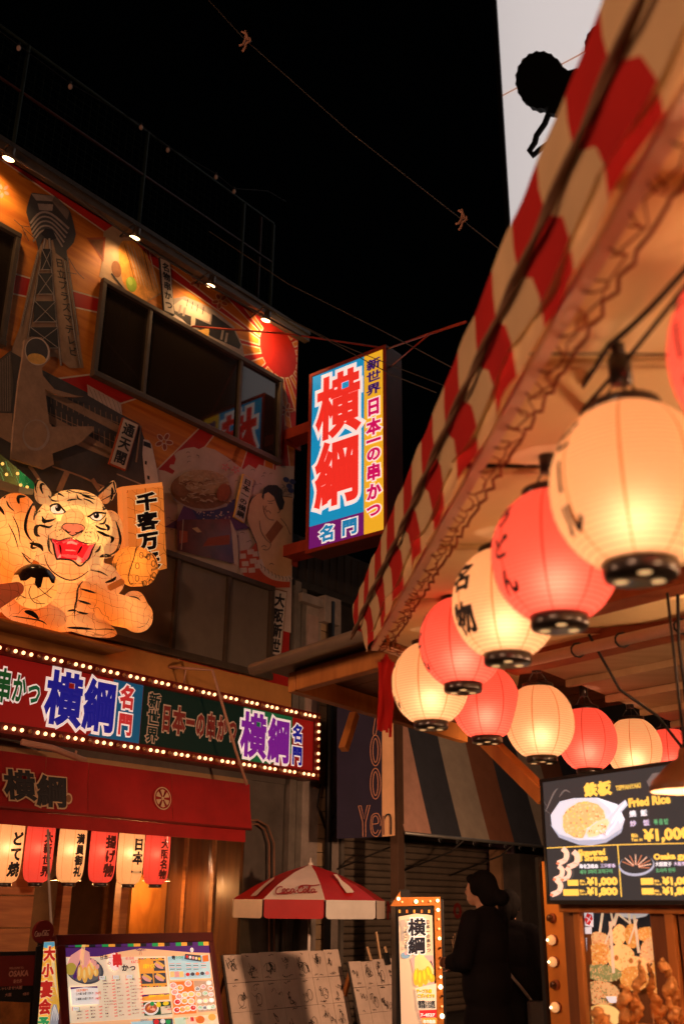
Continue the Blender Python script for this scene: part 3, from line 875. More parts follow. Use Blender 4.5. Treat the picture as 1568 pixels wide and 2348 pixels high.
for k in range(6):
    a = math.pi / 6 + k * math.pi / 3; d = Vector((math.cos(a), math.sin(a))); e = Vector((-d.y, d.x))
    pts = [(0.2, 0.03), (0.72, 0.26), (0.80, 0.0), (0.72, -0.26), (0.2, -0.03)]
    em.poly([fa.p(ca + (d.x * s + e.x * w_) * R0, cb + (d.y * s + e.y * w_) * R0, 0.016) for s, w_ in pts], M_AWNLOGO)
em.poly([fa.p(ca + R0 * 0.16 * math.cos(k * math.pi / 6), cb + R0 * 0.16 * math.sin(k * math.pi / 6), 0.017) for k in range(12)], M_AWNLOGO)
em.build('wheel_emblem', aw)
M_PINKPIPE = mat('dull_pink_pipe', (0.42, 0.22, 0.15), 0.5, 0.15)
t = thing('awning_strut', 'thin pale bent rod running from the ochre band down to the awning end', 'rod', FW.hit(388, 1530, 0.07))
b = MB(); b.tube([FW.hit(388, 1530, 0.07), FW.hit(432, 1533, 0.35), FW.hit(487, 1537, 0.6), FW.hit(540, 1720, 0.62), FW.hit(566, 1800, 0.60)], 0.017, M_PINKPIPE, 8); b.build('bent_rod', t)
b = MB(); b.tube([FW.hit(426, 1536, 0.3), FW.hit(420, 1580, 0.14)], 0.01, M_PINKPIPE, 6); b.build('short_stay', t)
t = thing('roller_pipe', 'dull pink awning roller pipe above the black awning lettering', 'pipe', FW.hit(60, 1704, 0.45))
b = MB(); b.tube([FW.hit(50, 1702, 0.42), FW.hit(120, 1716, 0.44), FW.hit(196, 1745, 0.48)], 0.03, M_PINKPIPE, 10); b.build('pipe', t)
b = MB(); b.tube([FW.hit(172, 1735, 0.46), FW.hit(175, 1722, 0.46)], 0.012, M_PINKPIPE, 6); b.build('crank_hook', t)

# ------------------------------------------------------------------ tall projecting sign
uS = FW.uv(650, 990)[0]
VS = Frame(FW.p(uS, 0, 0), FW.n)
ZV = zoom(1000, 1200, 500, 1304)
a0, b1 = VS.uv(*ZV(372, 462)); a1, _ = VS.uv(*ZV(1048, 700)); _, b0 = VS.uv(*ZV(342, 2110))
vsn = thing('projecting_sign', 'tall lit projecting sign, red characters on blue beside a yellow column', 'sign', VS.p((a0 + a1) / 2, b0))
TH = 0.36
b = MB(); fr_ = 0.05
b.fbox(VS, a0 - fr_, a1 + fr_, b0 - fr_, b1 + fr_, -TH, -0.012, mat('sign_box_maroon', (0.10, 0.02, 0.012), 0.45, 0.25, 4)); b.build('cabinet', vsn, bevel=0.008)
b = MB()
for (c0, c1, d0, d1) in ((a0 - fr_, a1 + fr_, b1, b1 + fr_), (a0 - fr_, a1 + fr_, b0 - fr_, b0), (a0 - fr_, a0, b0, b1), (a1, a1 + fr_, b0, b1)):
    b.fbox(VS, c0, c1, d0, d1, -0.0118, 0.014, M_RUST)
b.build('face_frame', vsn)
W_, H_ = a1 - a0, b1 - b0
ES = 0.8
SB = lit('sign_blue', (0.008, 0.27, 0.52), ES); SY = lit('sign_yellow', (0.80, 0.42, 0.02), ES); SPu = lit('sign_purple', (0.14, 0.008, 0.13), ES); SW = lit('sign_white', (0.92, 0.82, 0.76), ES)
SR = lit('sign_red', (0.72, 0.026, 0.016), 0.95); SN = lit('sign_navy', (0.03, 0.005, 0.12), ES); SM = lit('sign_magenta', (0.58, 0.005, 0.11), ES); SC2 = lit('sign_teal', (0.01, 0.2, 0.42), ES)
xs = a0 + W_ * 0.735; ys = b0 + H_ * 0.125
for nm, c0, c1, d0, d1, m in (('blue_panel', a0, xs - 0.004, ys + 0.002, b1, SB), ('purple_panel', a0, xs - 0.004, b0, ys - 0.002, SPu), ('yellow_panel', xs + 0.004, a1, b0, b1, SY)):
    q = MB(); q.fbox(VS, c0, c1, d0, d1, -0.0115, -0.004, m); q.build(nm, vsn)
o_, i_ = MB(), MB()
def vchar(ch, x0, x1, y0, y1, mo, mi, bo, bi):
    bx = (a0 + W_ * x0, b0 + H_ * y0, W_ * (x1 - x0), H_ * (y1 - y0))
    if mo: put_glyph(o_, ch, VS, *bx, 0.0, mo, bo, 0.004, res=4)
    put_glyph(i_, ch, VS, *bx, 0.005, mi, bi, 0.004, res=4)
vchar('横', 0.07, 0.69, 0.585, 0.965, SW, SR, 0.095, 0.036); vchar('綱', 0.07, 0.69, 0.20, 0.575, SW, SR, 0.095, 0.036)
vchar('名', 0.15, 0.36, 0.02, 0.108, SW, SC2, 0.12, 0.045); vchar('門', 0.45, 0.66, 0.022, 0.108, SW, SC2, 0.12, 0.045)
for k, ch in enumerate('新世界'): vchar(ch, 0.775, 0.965, 0.90 - k * 0.072, 0.965 - k * 0.072, None, SN, 0, 0.04)
yy = 0.745
for ch, h_ in zip('日本一の串かつ', (0.118, 0.108, 0.05, 0.095, 0.105, 0.105, 0.09)):
    yc = yy - h_ / 2
    hh = h_ * 0.86 if ch != '一' else 0.09
    vchar(ch, 0.775, 0.965, yc - hh / 2, yc + hh / 2, SW, SM, 0.12, 0.05); yy -= h_
o_.build('letter_outline', vsn); i_.build('lettering', vsn)
for py in (985, 1255):
    zb = VS.uv(700, py - 10)[1]
    b = MB(); b.fbox(VS, 0.02, a0 - fr_, zb - 0.10, zb + 0.06, -TH + 0.05, -0.02, M_RUST); b.build('support_beam', vsn)
    b = MB(); b.fbox(VS, -0.01, 0.02, zb - 0.16, zb + 0.12, -TH, 0.03, M_RUST); b.build('wall_plate', vsn)
# stay rods
def cable(nm, lab, cat, pts, r, m, group=None, sag=0.0):
    P = [Vector(p) for p in pts]
    if sag and len(P) == 2:
        a, c = P; P = [a.lerp(c, i / 12) - Vector((0, 0, sag * 4 * (i / 12) * (1 - i / 12))) for i in range(13)]
    b = MB(); b.tube(P, r, m, 5); o = b.build(nm)
    return tag(o, lab, cat, group)
top_c = VS.p(a1, b1 + fr_, -0.1)
cable('stay_rod', 'thin red stay rod from the mural wall to the projecting sign top', 'rod', [FW.hit(440, 748, 0.04), FW.hit(660, 765, 0.5), top_c], 0.014, M_RUST)
cable('stay_rod', 'brown stay cable from the sign top towards the striped canopy', 'rod', [top_c, at_d(985, 765, 9.2), at_d(1068, 738, 8.0)], 0.014, M_RUST)
cable('stay_rod', 'short brown brace below the cable right of the sign top', 'rod', [VS.p(a1 + fr_, b1 - 0.25, -0.1), at_d(985, 765, 9.2)], 0.010, M_RUST)
# ------------------------------------------------------------------ tiger lantern sculpture on the ledge
ZT = zoom(0, 1700, 640)
TD = FW.p(-0.9, 4.2, 0.45)
t_r, t_u, t_f = yawdir(72), Vector((0, 0, 1)), (yawdir(72).cross(Vector((0, 0, 1)))).normalized()
def TP(zx, zy, off): return FW.hit(*ZT(zx, zy), off)
def ell_mesh(bm, c, rx, ry, rz, roll=0.0, n=20):
    m = Matrix((t_r, t_u, t_f)).transposed() @ Matrix.Rotation(math.radians(-roll), 3, 'Z')
    M4 = Matrix.Translation(c) @ m.to_4x4() @ Matrix.Diagonal((rx, ry, rz, 1))
    bmesh.ops.create_uvsphere(bm, u_segments=n, v_segments=n // 2 + 2, radius=1.0, matrix=M4)
def caps_mesh(bm, p, q, r0, r1, n=7):
    for i in range(n):
        t = i / (n - 1); c = p.lerp(q, t); r = r0 + (r1 - r0) * t
        ell_mesh(bm, c, r, r, r)
def remesh(bm, name, vox, smooth, parent, m, lo=0):
    me = bpy.data.meshes.new(name); bm.to_mesh(me); bm.free()
    o = bpy.data.objects.new(name, me); COL.objects.link(o)
    md = o.modifiers.new('r', 'REMESH'); md.mode = 'VOXEL'; md.voxel_size = vox; md.use_smooth_shade = True
    ms = o.modifiers.new('s', 'SMOOTH'); ms.iterations = smooth; ms.factor = 0.5
    bpy.context.view_layer.update()
    m2 = bpy.data.meshes.new_from_object(o.evaluated_get(bpy.context.evaluated_depsgraph_get()))
    bpy.data.objects.remove(o); bpy.data.meshes.remove(me)
    m2.name = name; m2.materials.clear(); m2.materials.append(m)
    for p in m2.polygons: p.use_smooth = True
    return link(name, m2, parent)
def skin(name, c0, c1, es, wire=0.085):
    """painted paper on a wire frame: colour attribute between two dyes, wires as thin dark lines, light through the paper"""
    m = bpy.data.materials.new(name); m.use_nodes = True
    nt = m.node_tree; L = nt.links.new; nt.nodes.clear()
    out = nt.nodes.new('ShaderNodeOutputMaterial')
    at = nt.nodes.new('ShaderNodeAttribute'); at.attribute_name = 'dye'
    mx = nt.nodes.new('ShaderNodeMix'); mx.data_type = 'RGBA'
    mx.inputs['A'].default_value = (*c0, 1); mx.inputs['B'].default_value = (*c1, 1)
    L(at.outputs['Fac'], mx.inputs['Factor'])
    tc = nt.nodes.new('ShaderNodeTexCoord')
    nz = nt.nodes.new('ShaderNodeTexNoise'); nz.inputs['Scale'].default_value = 3.0
    L(tc.outputs['Object'], nz.inputs['Vector'])
    mp = nt.nodes.new('ShaderNodeMix'); mp.data_type = 'RGBA'; mp.blend_type = 'LINEAR_LIGHT'; mp.inputs['Factor'].default_value = 0.12
    L(tc.outputs['Object'], mp.inputs['A']); L(nz.outputs['Color'], mp.inputs['B'])
    rot = nt.nodes.new('ShaderNodeMapping'); rot.inputs['Rotation'].default_value = (math.radians(6), math.radians(8), math.radians(-18))
    rot.inputs['Scale'].default_value = (1 / wire,) * 3
    L(mp.outputs['Result'], rot.inputs[0])
    sp = nt.nodes.new('ShaderNodeSeparateXYZ'); L(rot.outputs[0], sp.inputs[0])
    lines = []
    for ax in ('X', 'Z'):
        fr = nt.nodes.new('ShaderNodeMath'); fr.operation = 'FRACT'; L(sp.outputs[ax], fr.inputs[0])
        lt = nt.nodes.new('ShaderNodeMath'); lt.operation = 'LESS_THAN'; lt.inputs[1].default_value = 0.055; L(fr.outputs[0], lt.inputs[0]); lines.append(lt)
    mxx = nt.nodes.new('ShaderNodeMath'); mxx.operation = 'MAXIMUM'; L(lines[0].outputs[0], mxx.inputs[0]); L(lines[1].outputs[0], mxx.inputs[1])
    sc = nt.nodes.new('ShaderNodeMath'); sc.operation = 'MULTIPLY'; sc.inputs[1].default_value = 0.62; L(mxx.outputs[0], sc.inputs[0])
    m2 = nt.nodes.new('ShaderNodeMix'); m2.data_type = 'RGBA'; m2.inputs['B'].default_value = (0.16, 0.045, 0.008, 1)
    L(mx.outputs['Result'], m2.inputs['A']); L(sc.outputs[0], m2.inputs['Factor'])
    df = nt.nodes.new('ShaderNodeBsdfDiffuse'); tr = nt.nodes.new('ShaderNodeBsdfTranslucent'); em = nt.nodes.new('ShaderNodeEmission')
    for nd in (df, tr, em): L(m2.outputs['Result'], nd.inputs['Color'])
    em.inputs['Strength'].default_value = es
    mix = nt.nodes.new('ShaderNodeMixShader'); mix.inputs[0].default_value = 0.72; L(df.outputs[0], mix.inputs[1]); L(tr.outputs[0], mix.inputs[2])
    ad = nt.nodes.new('ShaderNodeAddShader'); L(mix.outputs[0], ad.inputs[0]); L(em.outputs[0], ad.inputs[1]); L(ad.outputs[0], out.inputs[0])
    return m
tg = thing('tiger_lantern', 'glowing paper tiger lantern with open red mouth crouching on the ledge', 'lantern', FW.p(-0.9, 4.18, 0.45))
M_TIGER = skin('tiger_paper', (0.95, 0.70, 0.34), (0.88, 0.31, 0.055), 0.22)
bm = bmesh.new()
HO = 0.44
ell_mesh(bm, TP(660, 540, HO - 0.12), 0.41, 0.37, 0.27)                  # skull
ell_mesh(bm, TP(690, 350, HO - 0.08), 0.28, 0.14, 0.24)
ell_mesh(bm, TP(370, 640, HO - 0.14), 0.17, 0.27, 0.22); ell_mesh(bm, TP(965, 620, HO - 0.12), 0.17, 0.28, 0.22)
ell_mesh(bm, TP(545, 600, HO + 0.17), 0.12, 0.11, 0.15); ell_mesh(bm, TP(770, 620, HO + 0.17), 0.12, 0.11, 0.15)
ell_mesh(bm, TP(655, 520, HO + 0.16), 0.13, 0.15, 0.20); ell_mesh(bm, TP(655, 590, HO + 0.30), 0.10, 0.065, 0.08)
ell_mesh(bm, TP(620, 930, HO + 0.06), 0.21, 0.14, 0.22)                   # jaw
ell_mesh(bm, TP(440, 830, HO - 0.04), 0.10, 0.16, 0.2); ell_mesh(bm, TP(850, 830, HO - 0.02), 0.10, 0.17, 0.2)
for ex_, pts in ((0, [(385, 270, .09), (365, 220, .07), (352, 175, .045), (345, 140, .02)]), (1, [(950, 270, .09), (985, 230, .075), (1005, 190, .05), (1012, 158, .022)])):
    for x_, y_, r_ in pts: ell_mesh(bm, TP(x_, y_, HO - 0.15), r_, r_ * 1.2, 0.055)
ell_mesh(bm, TP(20, 720, 0.25), 0.34, 0.52, 0.26, 10); ell_mesh(bm, TP(-180, 900, 0.22), 0.4, 0.6, 0.26)
ell_mesh(bm, TP(140, 420, 0.3), 0.2, 0.2, 0.2)
ell_mesh(bm, TP(560, 1230, 0.34), 0.36, 0.32, 0.24); ell_mesh(bm, TP(300, 1330, 0.38), 0.34, 0.13, 0.22, 8)
ell_mesh(bm, TP(900, 1040, 0.34), 0.26, 0.2, 0.2); ell_mesh(bm, TP(720, 1420, 0.36), 0.4, 0.10, 0.2, 12)
caps_mesh(bm, TP(870, 1250, 0.50), TP(1235, 1350, 0.52), 0.185, 0.165)     # forearm
caps_mesh(bm, TP(1235, 1370, 0.50), TP(1200, 1230, 0.40), 0.165, 0.13)
ell_mesh(bm, TP(850, 1200, 0.52), 0.15, 0.18, 0.15)
for y_, x0_, r_ in ((1085, 742, .062), (1165, 715, .066), (1265, 708, .064), (1370, 718, .060)):   # curled fingers
    caps_mesh(bm, TP(x0_ + 95, y_ + 10, 0.60), TP(x0_ + 12, y_, 0.62), r_, r_ * 0.92, 4)
body = remesh(bm, 'tiger_body', 0.016, 6, tg, M_TIGER)
me = body.data
co = np.zeros(len(me.vertices) * 3); me.vertices.foreach_get('co', co); co = co.reshape(-1, 3)
fc = np.array(TP(660, 620, HO)); dist = np.linalg.norm((co - fc) * [1, 1, 1.0], axis=1)
dye = np.clip((dist - 0.42) / 0.28, 0, 1)
dye = dye * (0.72 + 0.28 * np.sin(co[:, 0] * 9 + co[:, 2] * 7))
mz = np.array(TP(655, 520, HO + 0.2)); dye = np.maximum(dye, 0.75 * np.exp(-(np.linalg.norm(co - mz, axis=1) / 0.13) ** 2))
at_ = me.attributes.new('dye', 'FLOAT', 'POINT'); at_.data.foreach_set('value', dye.astype(np.float32))
BV = BVHTree.FromPolygons([tuple(c) for c in co], [tuple(p.vertices) for p in me.polygons])
M_TINK = mat('tiger_ink', (0.012, 0.008, 0.006), 0.6, 0.0); M_TINKB = mat('tiger_brown_ink', (0.16, 0.05, 0.012), 0.6, 0.0)
class Paint:
    """brush work laid on a curved surface, following it"""
    def __init__(s, bv, off=0.004):
        s.bv, s.off, s.mb = bv, off, MB()
        s.d0 = (TP(660, 560, 0.4) - CAMP).length
    def place(s, x, y):
        d = ray(*ZT(x, y)).normalized()
        h, n, i, ds = s.bv.ray_cast(CAMP, d)
        if h is None:
            h, n, i, ds = s.bv.find_nearest(CAMP + d * s.d0)
        if n.dot(d) > 0: n = -n
        return h + n * s.off
    def line(s, pts, w, m, taper=True, k=True):
        s.mb.add(*ribbon(pts, w, s.place, taper, k), m)
    def fill(s, pts, m, div=2):
        b = bmesh.new()
        f = b.faces.new([b.verts.new((x, y, 0)) for x, y in pts])
        bmesh.ops.triangulate(b, faces=[f])
        for _ in range(div): bmesh.ops.subdivide_edges(b, edges=b.edges[:], cuts=1, use_grid_fill=True)
        bmesh.ops.triangulate(b, faces=b.faces[:])
        b.verts.index_update()
        s.mb.add([s.place(v.co.x, v.co.y) for v in b.verts], [[v.index for v in f.verts] for f in b.faces], m)
        b.free()
    def ell(s, x, y, rx, ry, m, n=18, rot=0.0, div=1):
        c, q = math.cos(rot), math.sin(rot)
        s.fill([(x + rx * math.cos(t) * c - ry * math.sin(t) * q, y + rx * math.cos(t) * q + ry * math.sin(t) * c) for t in [2 * math.pi * i / n for i in range(n)]], m, div)
P = Paint(BV)
strokes = [  # face outline and stripes: points, width
    ([(300, 330), (250, 430), (225, 540), (240, 620), (290, 690)], 26), ([(260, 700), (330, 715), (370, 735), (390, 775)], 34), ([(300, 680), (280, 740), (330, 740)], 22),
    ([(1035, 500), (1065, 600), (1075, 680), (1040, 770), (960, 815)], 22), ([(1000, 815), (940, 810), (890, 825)], 30),
    ([(305, 470), (320, 420), (365, 405)], 20), ([(300, 500), (305, 455), (325, 425)], 14), ([(350, 545), (320, 560), (320, 620), (360, 640)], 34), ([(335, 540), (375, 545), (440, 560), (475, 540)], 20),
    ([(375, 460), (400, 500), (450, 500), (500, 480)], 22), ([(380, 480), (390, 510), (420, 515)], 22),
    ([(290, 365), (330, 340), (370, 365)], 26), ([(300, 360), (335, 325), (345, 350)], 18),
    ([(860, 590), (910, 610), (950, 630), (1000, 640)], 24), ([(985, 640), (1010, 660), (990, 700)], 26), ([(850, 540), (900, 570), (960, 580)], 18), ([(940, 530), (970, 560), (960, 590)], 24),
    ([(900, 720), (880, 765), (850, 785)], 18), ([(860, 790), (845, 820)], 16), ([(950, 470), (930, 520), (880, 530)], 16),
    ([(450, 290), (520, 260), (580, 285)], 16), ([(430, 270), (470, 320), (530, 325)], 14), ([(600, 320), (640, 310), (700, 305)], 14), ([(620, 345), (640, 310)], 12), ([(690, 265), (700, 300), (740, 315)], 14),
    ([(730, 270), (790, 290), (850, 310)], 14), ([(740, 300), (800, 320), (840, 350)], 12), ([(480, 235), (560, 225), (640, 255)], 12), ([(700, 255), (780, 275), (860, 285)], 10),
    ([(600, 355), (590, 375)], 12), ([(650, 350), (660, 370)], 12), ([(735, 370), (740, 395)], 12), ([(770, 340), (790, 380)], 14), ([(560, 350), (570, 370)], 10),
    ([(910, 380), (950, 385), (920, 405)], 20), ([(300, 430), (340, 440)], 10), ([(1000, 420), (1010, 480)], 14),
    ([(600, 420), (690, 435)], 9), ([(700, 445), (780, 450)], 9), ([(610, 455), (640, 445)], 8), ([(700, 470), (740, 465)], 8),
    ([(440, 620), (435, 680), (450, 760)], 10), ([(420, 660), (440, 760), (470, 800)], 12), ([(860, 600), (880, 650), (870, 690)], 9),
    ([(400, 800), (420, 880), (470, 950), (560, 1010), (640, 1030), (720, 1000), (790, 950), (850, 930)], 12),
    ([(330, 250), (320, 200), (345, 135), (400, 160), (470, 215)], 12), ([(860, 250), (930, 190), (1005, 145), (1025, 200), (1035, 280), (1010, 370)], 12),
    ([(385, 260), (365, 200), (375, 170), (400, 180)], 22), ([(1000, 200), (1005, 250), (985, 340)], 22), ([(470, 215), (560, 210), (690, 250), (860, 255)], 9),
    ([(40, 300), (60, 250), (120, 240)], 28), ([(170, 350), (165, 290), (230, 285)], 30), ([(0, 250), (60, 270)], 20), ([(-40, 340), (10, 400), (40, 450)], 26), ([(60, 320), (80, 370), (130, 420)], 14),
    ([(70, 520), (130, 640), (165, 760)], 10), ([(110, 450), (160, 560), (180, 700)], 10), ([(190, 780), (260, 870), (340, 900)], 14), ([(190, 780), (300, 860), (420, 900)], 8),
    ([(810, 940), (900, 960), (970, 1000)], 12), ([(940, 1055), (1010, 1030), (1040, 1000)], 24), ([(860, 950), (930, 985)], 14),
    ([(510, 1140), (550, 1160)], 14), ([(660, 1110), (700, 1110)], 12), ([(480, 1220), (540, 1270)], 14), ([(655, 1225), (690, 1235)], 12), ([(600, 1310), (660, 1300), (690, 1310)], 18), ([(640, 1340), (690, 1300)], 18),
    ([(220, 1310), (290, 1330), (350, 1380)], 40), ([(260, 1325), (330, 1345)], 40), ([(600, 1455), (720, 1460), (840, 1470)], 22), ([(700, 1450), (800, 1490)], 14), ([(100, 1350), (350, 1390), (420, 1430)], 12),
    ([(745, 1040), (700, 1110), (690, 1200), (670, 1290), (670, 1390)], 16),
    ([(720, 1110), (790, 1130), (855, 1150)], 20), ([(700, 1215), (760, 1235), (815, 1250)], 20), ([(690, 1310), (740, 1330), (790, 1335)], 20),
    ([(840, 1475), (960, 1470), (1080, 1490), (1200, 1500)], 9), ([(1380, 1300), (1390, 1400), (1330, 1490), (1200, 1510)], 10), ([(1160, 1180), (1220, 1190), (1260, 1220)], 12)]
for pts, w_ in strokes: P.line(pts, w_ * 1.1, M_TINK)
for (cx, cy, n_) in ((530, 590, 16), (775, 610, 16)):
    for k in range(n_):
        x_, y_ = cx + random.uniform(-48, 48), cy + random.uniform(-45, 55); P.ell(x_, y_, 4, 4.5, M_TINK, 8, div=0)
for x_, y_ in ((250, 330), (240, 500), (210, 720), (240, 840), (980, 900), (930, 940), (880, 900), (960, 960)):
    for k in range(4): P.line([(x_ + k * 9, y_ + k * 4), (x_ + k * 9 - 14, y_ + k * 4 - 18)], 4, M_TINKB)
P.mb.build('stripe', body)
# paint on the face: nose, eyes, mouth
M_NOSE = skin('nose_paper', (0.85, 0.30, 0.16), (0.85, 0.30, 0.16), 0.35, 9.0)
M_MOUTH = skin('mouth_paper', (0.62, 0.02, 0.03), (0.6, 0.02, 0.02), 0.45, 9.0); M_GUM = skin('gum_paper', (0.80, 0.16, 0.12), (0.8, 0.16, 0.12), 0.45, 9.0)
M_TOOTH = skin('tooth_paper', (0.90, 0.66, 0.42), (0.9, 0.66, 0.42), 0.4, 9.0); M_EYEW = skin('eye_white_paper', (0.9, 0.75, 0.58), (0.9, 0.75, 0.58), 0.6, 9.0)
def paint(nm, fn, off):
    q = Paint(BV, off); fn(q); return q.mb.build(nm, body)
paint('nose', lambda q: (q.fill([(555, 545), (590, 530), (650, 532), (715, 532), (755, 560), (748, 585), (700, 610), (665, 628), (640, 628), (600, 605), (560, 580)], M_NOSE, 2),), 0.006)
paint('nose_outline', lambda q: (q.line([(650, 630), (600, 600), (555, 560), (585, 530), (650, 532), (720, 532), (755, 560), (740, 590), (690, 610), (650, 630)], 8, M_TINK, False), q.line([(655, 540), (652, 625)], 5, M_TINK, False),
                                 q.line([(585, 575), (610, 600), (640, 595)], 12, M_TINK), q.line([(740, 580), (700, 605), (670, 600)], 12, M_TINK), q.line([(650, 630), (655, 645), (600, 650), (530, 670), (470, 650)], 9, M_TINK), q.line([(655, 640), (720, 680), (800, 700), (860, 690)], 9, M_TINK)), 0.009)
paint('mouth', lambda q: (q.fill([(465, 655), (520, 675), (600, 660), (650, 655), (720, 680), (790, 712), (845, 705), (800, 830), (730, 880), (700, 860), (600, 845), (510, 845), (480, 760)], M_MOUTH, 3),), 0.006)
paint('gum', lambda q: (q.fill([(465, 660), (500, 690), (540, 800), (510, 840), (480, 760)], M_GUM, 2), q.fill([(845, 705), (800, 715), (720, 860), (740, 880), (800, 830)], M_GUM, 2), q.fill([(555, 680), (600, 665), (650, 657), (700, 680), (715, 700), (640, 690), (570, 700)], M_GUM, 2),
                        q.fill([(560, 790), (640, 815), (700, 800), (690, 840), (600, 838), (550, 820)], M_GUM, 2)), 0.009)
paint('tooth', lambda q: [q.fill(p_, M_TOOTH, 1) for p_ in ([(560, 690), (600, 680), (650, 678), (695, 695), (690, 712), (640, 700), (575, 708)], [(535, 785), (552, 835), (510, 845)], [(700, 815), (728, 870), (690, 880), (680, 860)], [(590, 752), (650, 755), (685, 765), (650, 764), (590, 760)])], 0.012)
paint('mouth_outline', lambda q: (q.line([(465, 650), (475, 740), (500, 840), (560, 850), (640, 860), (710, 905), (760, 870), (810, 830), (850, 700)], 14, M_TINK, False), q.line([(530, 690), (545, 740), (550, 790)], 16, M_TINK), q.line([(735, 715), (710, 760), (690, 790)], 18, M_TINK)), 0.014)
def eyes(q):
    q.fill([(455, 390), (480, 365), (520, 362), (555, 395), (580, 425), (540, 440), (490, 438), (460, 420)], M_EYEW, 2)
    q.fill([(810, 465), (845, 440), (890, 440), (915, 455), (900, 490), (870, 502), (835, 492)], M_EYEW, 2)
paint('eye', eyes, 0.006)
paint('pupil', lambda q: (q.ell(522, 392, 26, 28, M_TINK, 16, div=1), q.ell(860, 455, 26, 27, M_TINK, 16, div=1)), 0.009)
paint('eye_outline', lambda q: (q.line([(450, 380), (480, 360), (525, 358), (560, 395), (595, 430)], 17, M_TINK, False), q.line([(455, 385), (460, 425), (500, 442), (560, 440), (590, 430)], 7, M_TINK, False),
                                q.line([(780, 468), (810, 455), (845, 432), (900, 432), (945, 440)], 17, M_TINK, False), q.line([(800, 470), (835, 495), (880, 503), (910, 485), (940, 450)], 9, M_TINK, False),
                                q.ell(512, 382, 6, 6, M_EYEW, 8, div=0), q.ell(852, 446, 6, 6, M_EYEW, 8, div=0)), 0.012)
for px in ((640, 620, 0.40, 6.5), (650, 930, 0.40, 3.0), (1050, 1310, 0.42, 2.4), (520, 1250, 0.32, 1.3), (20, 700, 0.25, 3.6), (-200, 900, 0.25, 3.5)):
    lamp('inner_bulb', 'POINT', TP(*px[:3]), px[3], (1.0, 0.58, 0.22), tg, 0.05)
# things the sculpture holds are part of it
bm = bmesh.new()
mc, mf = TP(1130, 890, 0.52), TP(1290, 930, 0.60)
for i in range(7):
    t = i / 6; c = mc.lerp(mf, t)
    ell_mesh(bm, c, 0.155, 0.235 - 0.01 * abs(i - 3), 0.14, 8)
mal = remesh(bm, 'mallet', 0.016, 4, tg, skin('mallet_paper', (0.72, 0.27, 0.05), (0.62, 0.2, 0.03), 0.22, 0.10))
c2 = np.array([v.co[:] for v in mal.data.vertices]); BV2 = BVHTree.FromPolygons([tuple(c) for c in c2], [tuple(p.vertices) for p in mal.data.polygons])
q = Paint(BV2)
q.line([(1215, 755), (1255, 720), (1310, 740), (1360, 800), (1400, 880), (1420, 980), (1410, 1080), (1350, 1150), (1270, 1150), (1200, 1110), (1150, 1020), (1170, 920), (1200, 830), (1215, 755)], 9, M_TINK, False)
q.line([(1090, 710), (1030, 780), (1000, 880), (1010, 980), (1040, 1040)], 8, M_TINK, False)
for x_, y_ in ((1265, 810), (1328, 825), (1230, 905), (1372, 885), (1228, 1015), (1378, 990), (1295, 1062), (1350, 1052)):
    q.line([(x_ + 17 * math.cos(a * 0.7), y_ + 26 * math.sin(a * 0.7)) for a in range(10)], 6, M_TINK, False)
for k in range(26):
    x_, y_ = random.uniform(1030, 1200), random.uniform(730, 1000); q.line([(x_, y_), (x_ + random.uniform(6, 16), y_ + random.uniform(-4, 10))], 7, M_TINKB)
q.mb.build('mallet_marking', mal)
hb = MB(); hb.tube([TP(985, 1100, 0.62), TP(1095, 1045, 0.62)], 0.035, skin('handle_paper', (0.6, 0.2, 0.03), (0.6, 0.2, 0.03), 0.25, 9.0), 12); hb.build('mallet_handle', tg)
lamp('inner_bulb', 'POINT', TP(1200, 910, 0.55), 2.2, (1.0, 0.7, 0.35), tg, 0.05)
bm = bmesh.new(); ell_mesh(bm, TP(308, 1090, 0.66), 0.222, 0.222, 0.19, n=28)
bl = remesh(bm, 'dumpling_ball', 0.018, 2, tg, skin('ball_paper', (0.88, 0.45, 0.13), (0.85, 0.4, 0.1), 0.32, 0.11))
c2 = np.array([v.co[:] for v in bl.data.vertices]); BV3 = BVHTree.FromPolygons([tuple(c) for c in c2], [tuple(p.vertices) for p in bl.data.polygons])
q = Paint(BV3, 0.012)
q.fill([(95, 1000), (150, 920), (250, 890), (350, 900), (440, 950), (490, 1010), (480, 1065), (455, 1060), (430, 1010), (385, 1010), (365, 1095), (335, 1105), (310, 1060), (315, 1020), (280, 1010), (235, 1040), (190, 1040), (170, 990), (120, 990)], mat('glossy_sauce', (0.018, 0.008, 0.005), 0.2, 0.0, spec=0.6), 5)
q.mb.build('sauce', bl)
q = Paint(BV3); q.line([(280, 1080), (260, 1150), (310, 1230), (400, 1240)], 8, M_TINKB, False); q.line([(300, 1060), (400, 1150), (460, 1190)], 7, M_TINKB, False); q.line([(480, 1080), (400, 1150), (290, 1200)], 7, M_TINKB, False); q.line([(230, 1190), (180, 1170), (150, 1210)], 8, M_TINKB, False)
q.mb.build('ball_marking', bl)
lamp('inner_bulb', 'POINT', TP(330, 1140, 0.62), 1.6, (1.0, 0.7, 0.35), tg, 0.05)
bm = bmesh.new(); caps_mesh(bm, TP(-60, 1190, 0.72), TP(150, 1110, 0.76), 0.12, 0.07)
remesh(bm, 'red_skewer_meat', 0.018, 2, tg, skin('meat_paper', (0.5, 0.11, 0.03), (0.5, 0.1, 0.03), 0.28, 0.1))

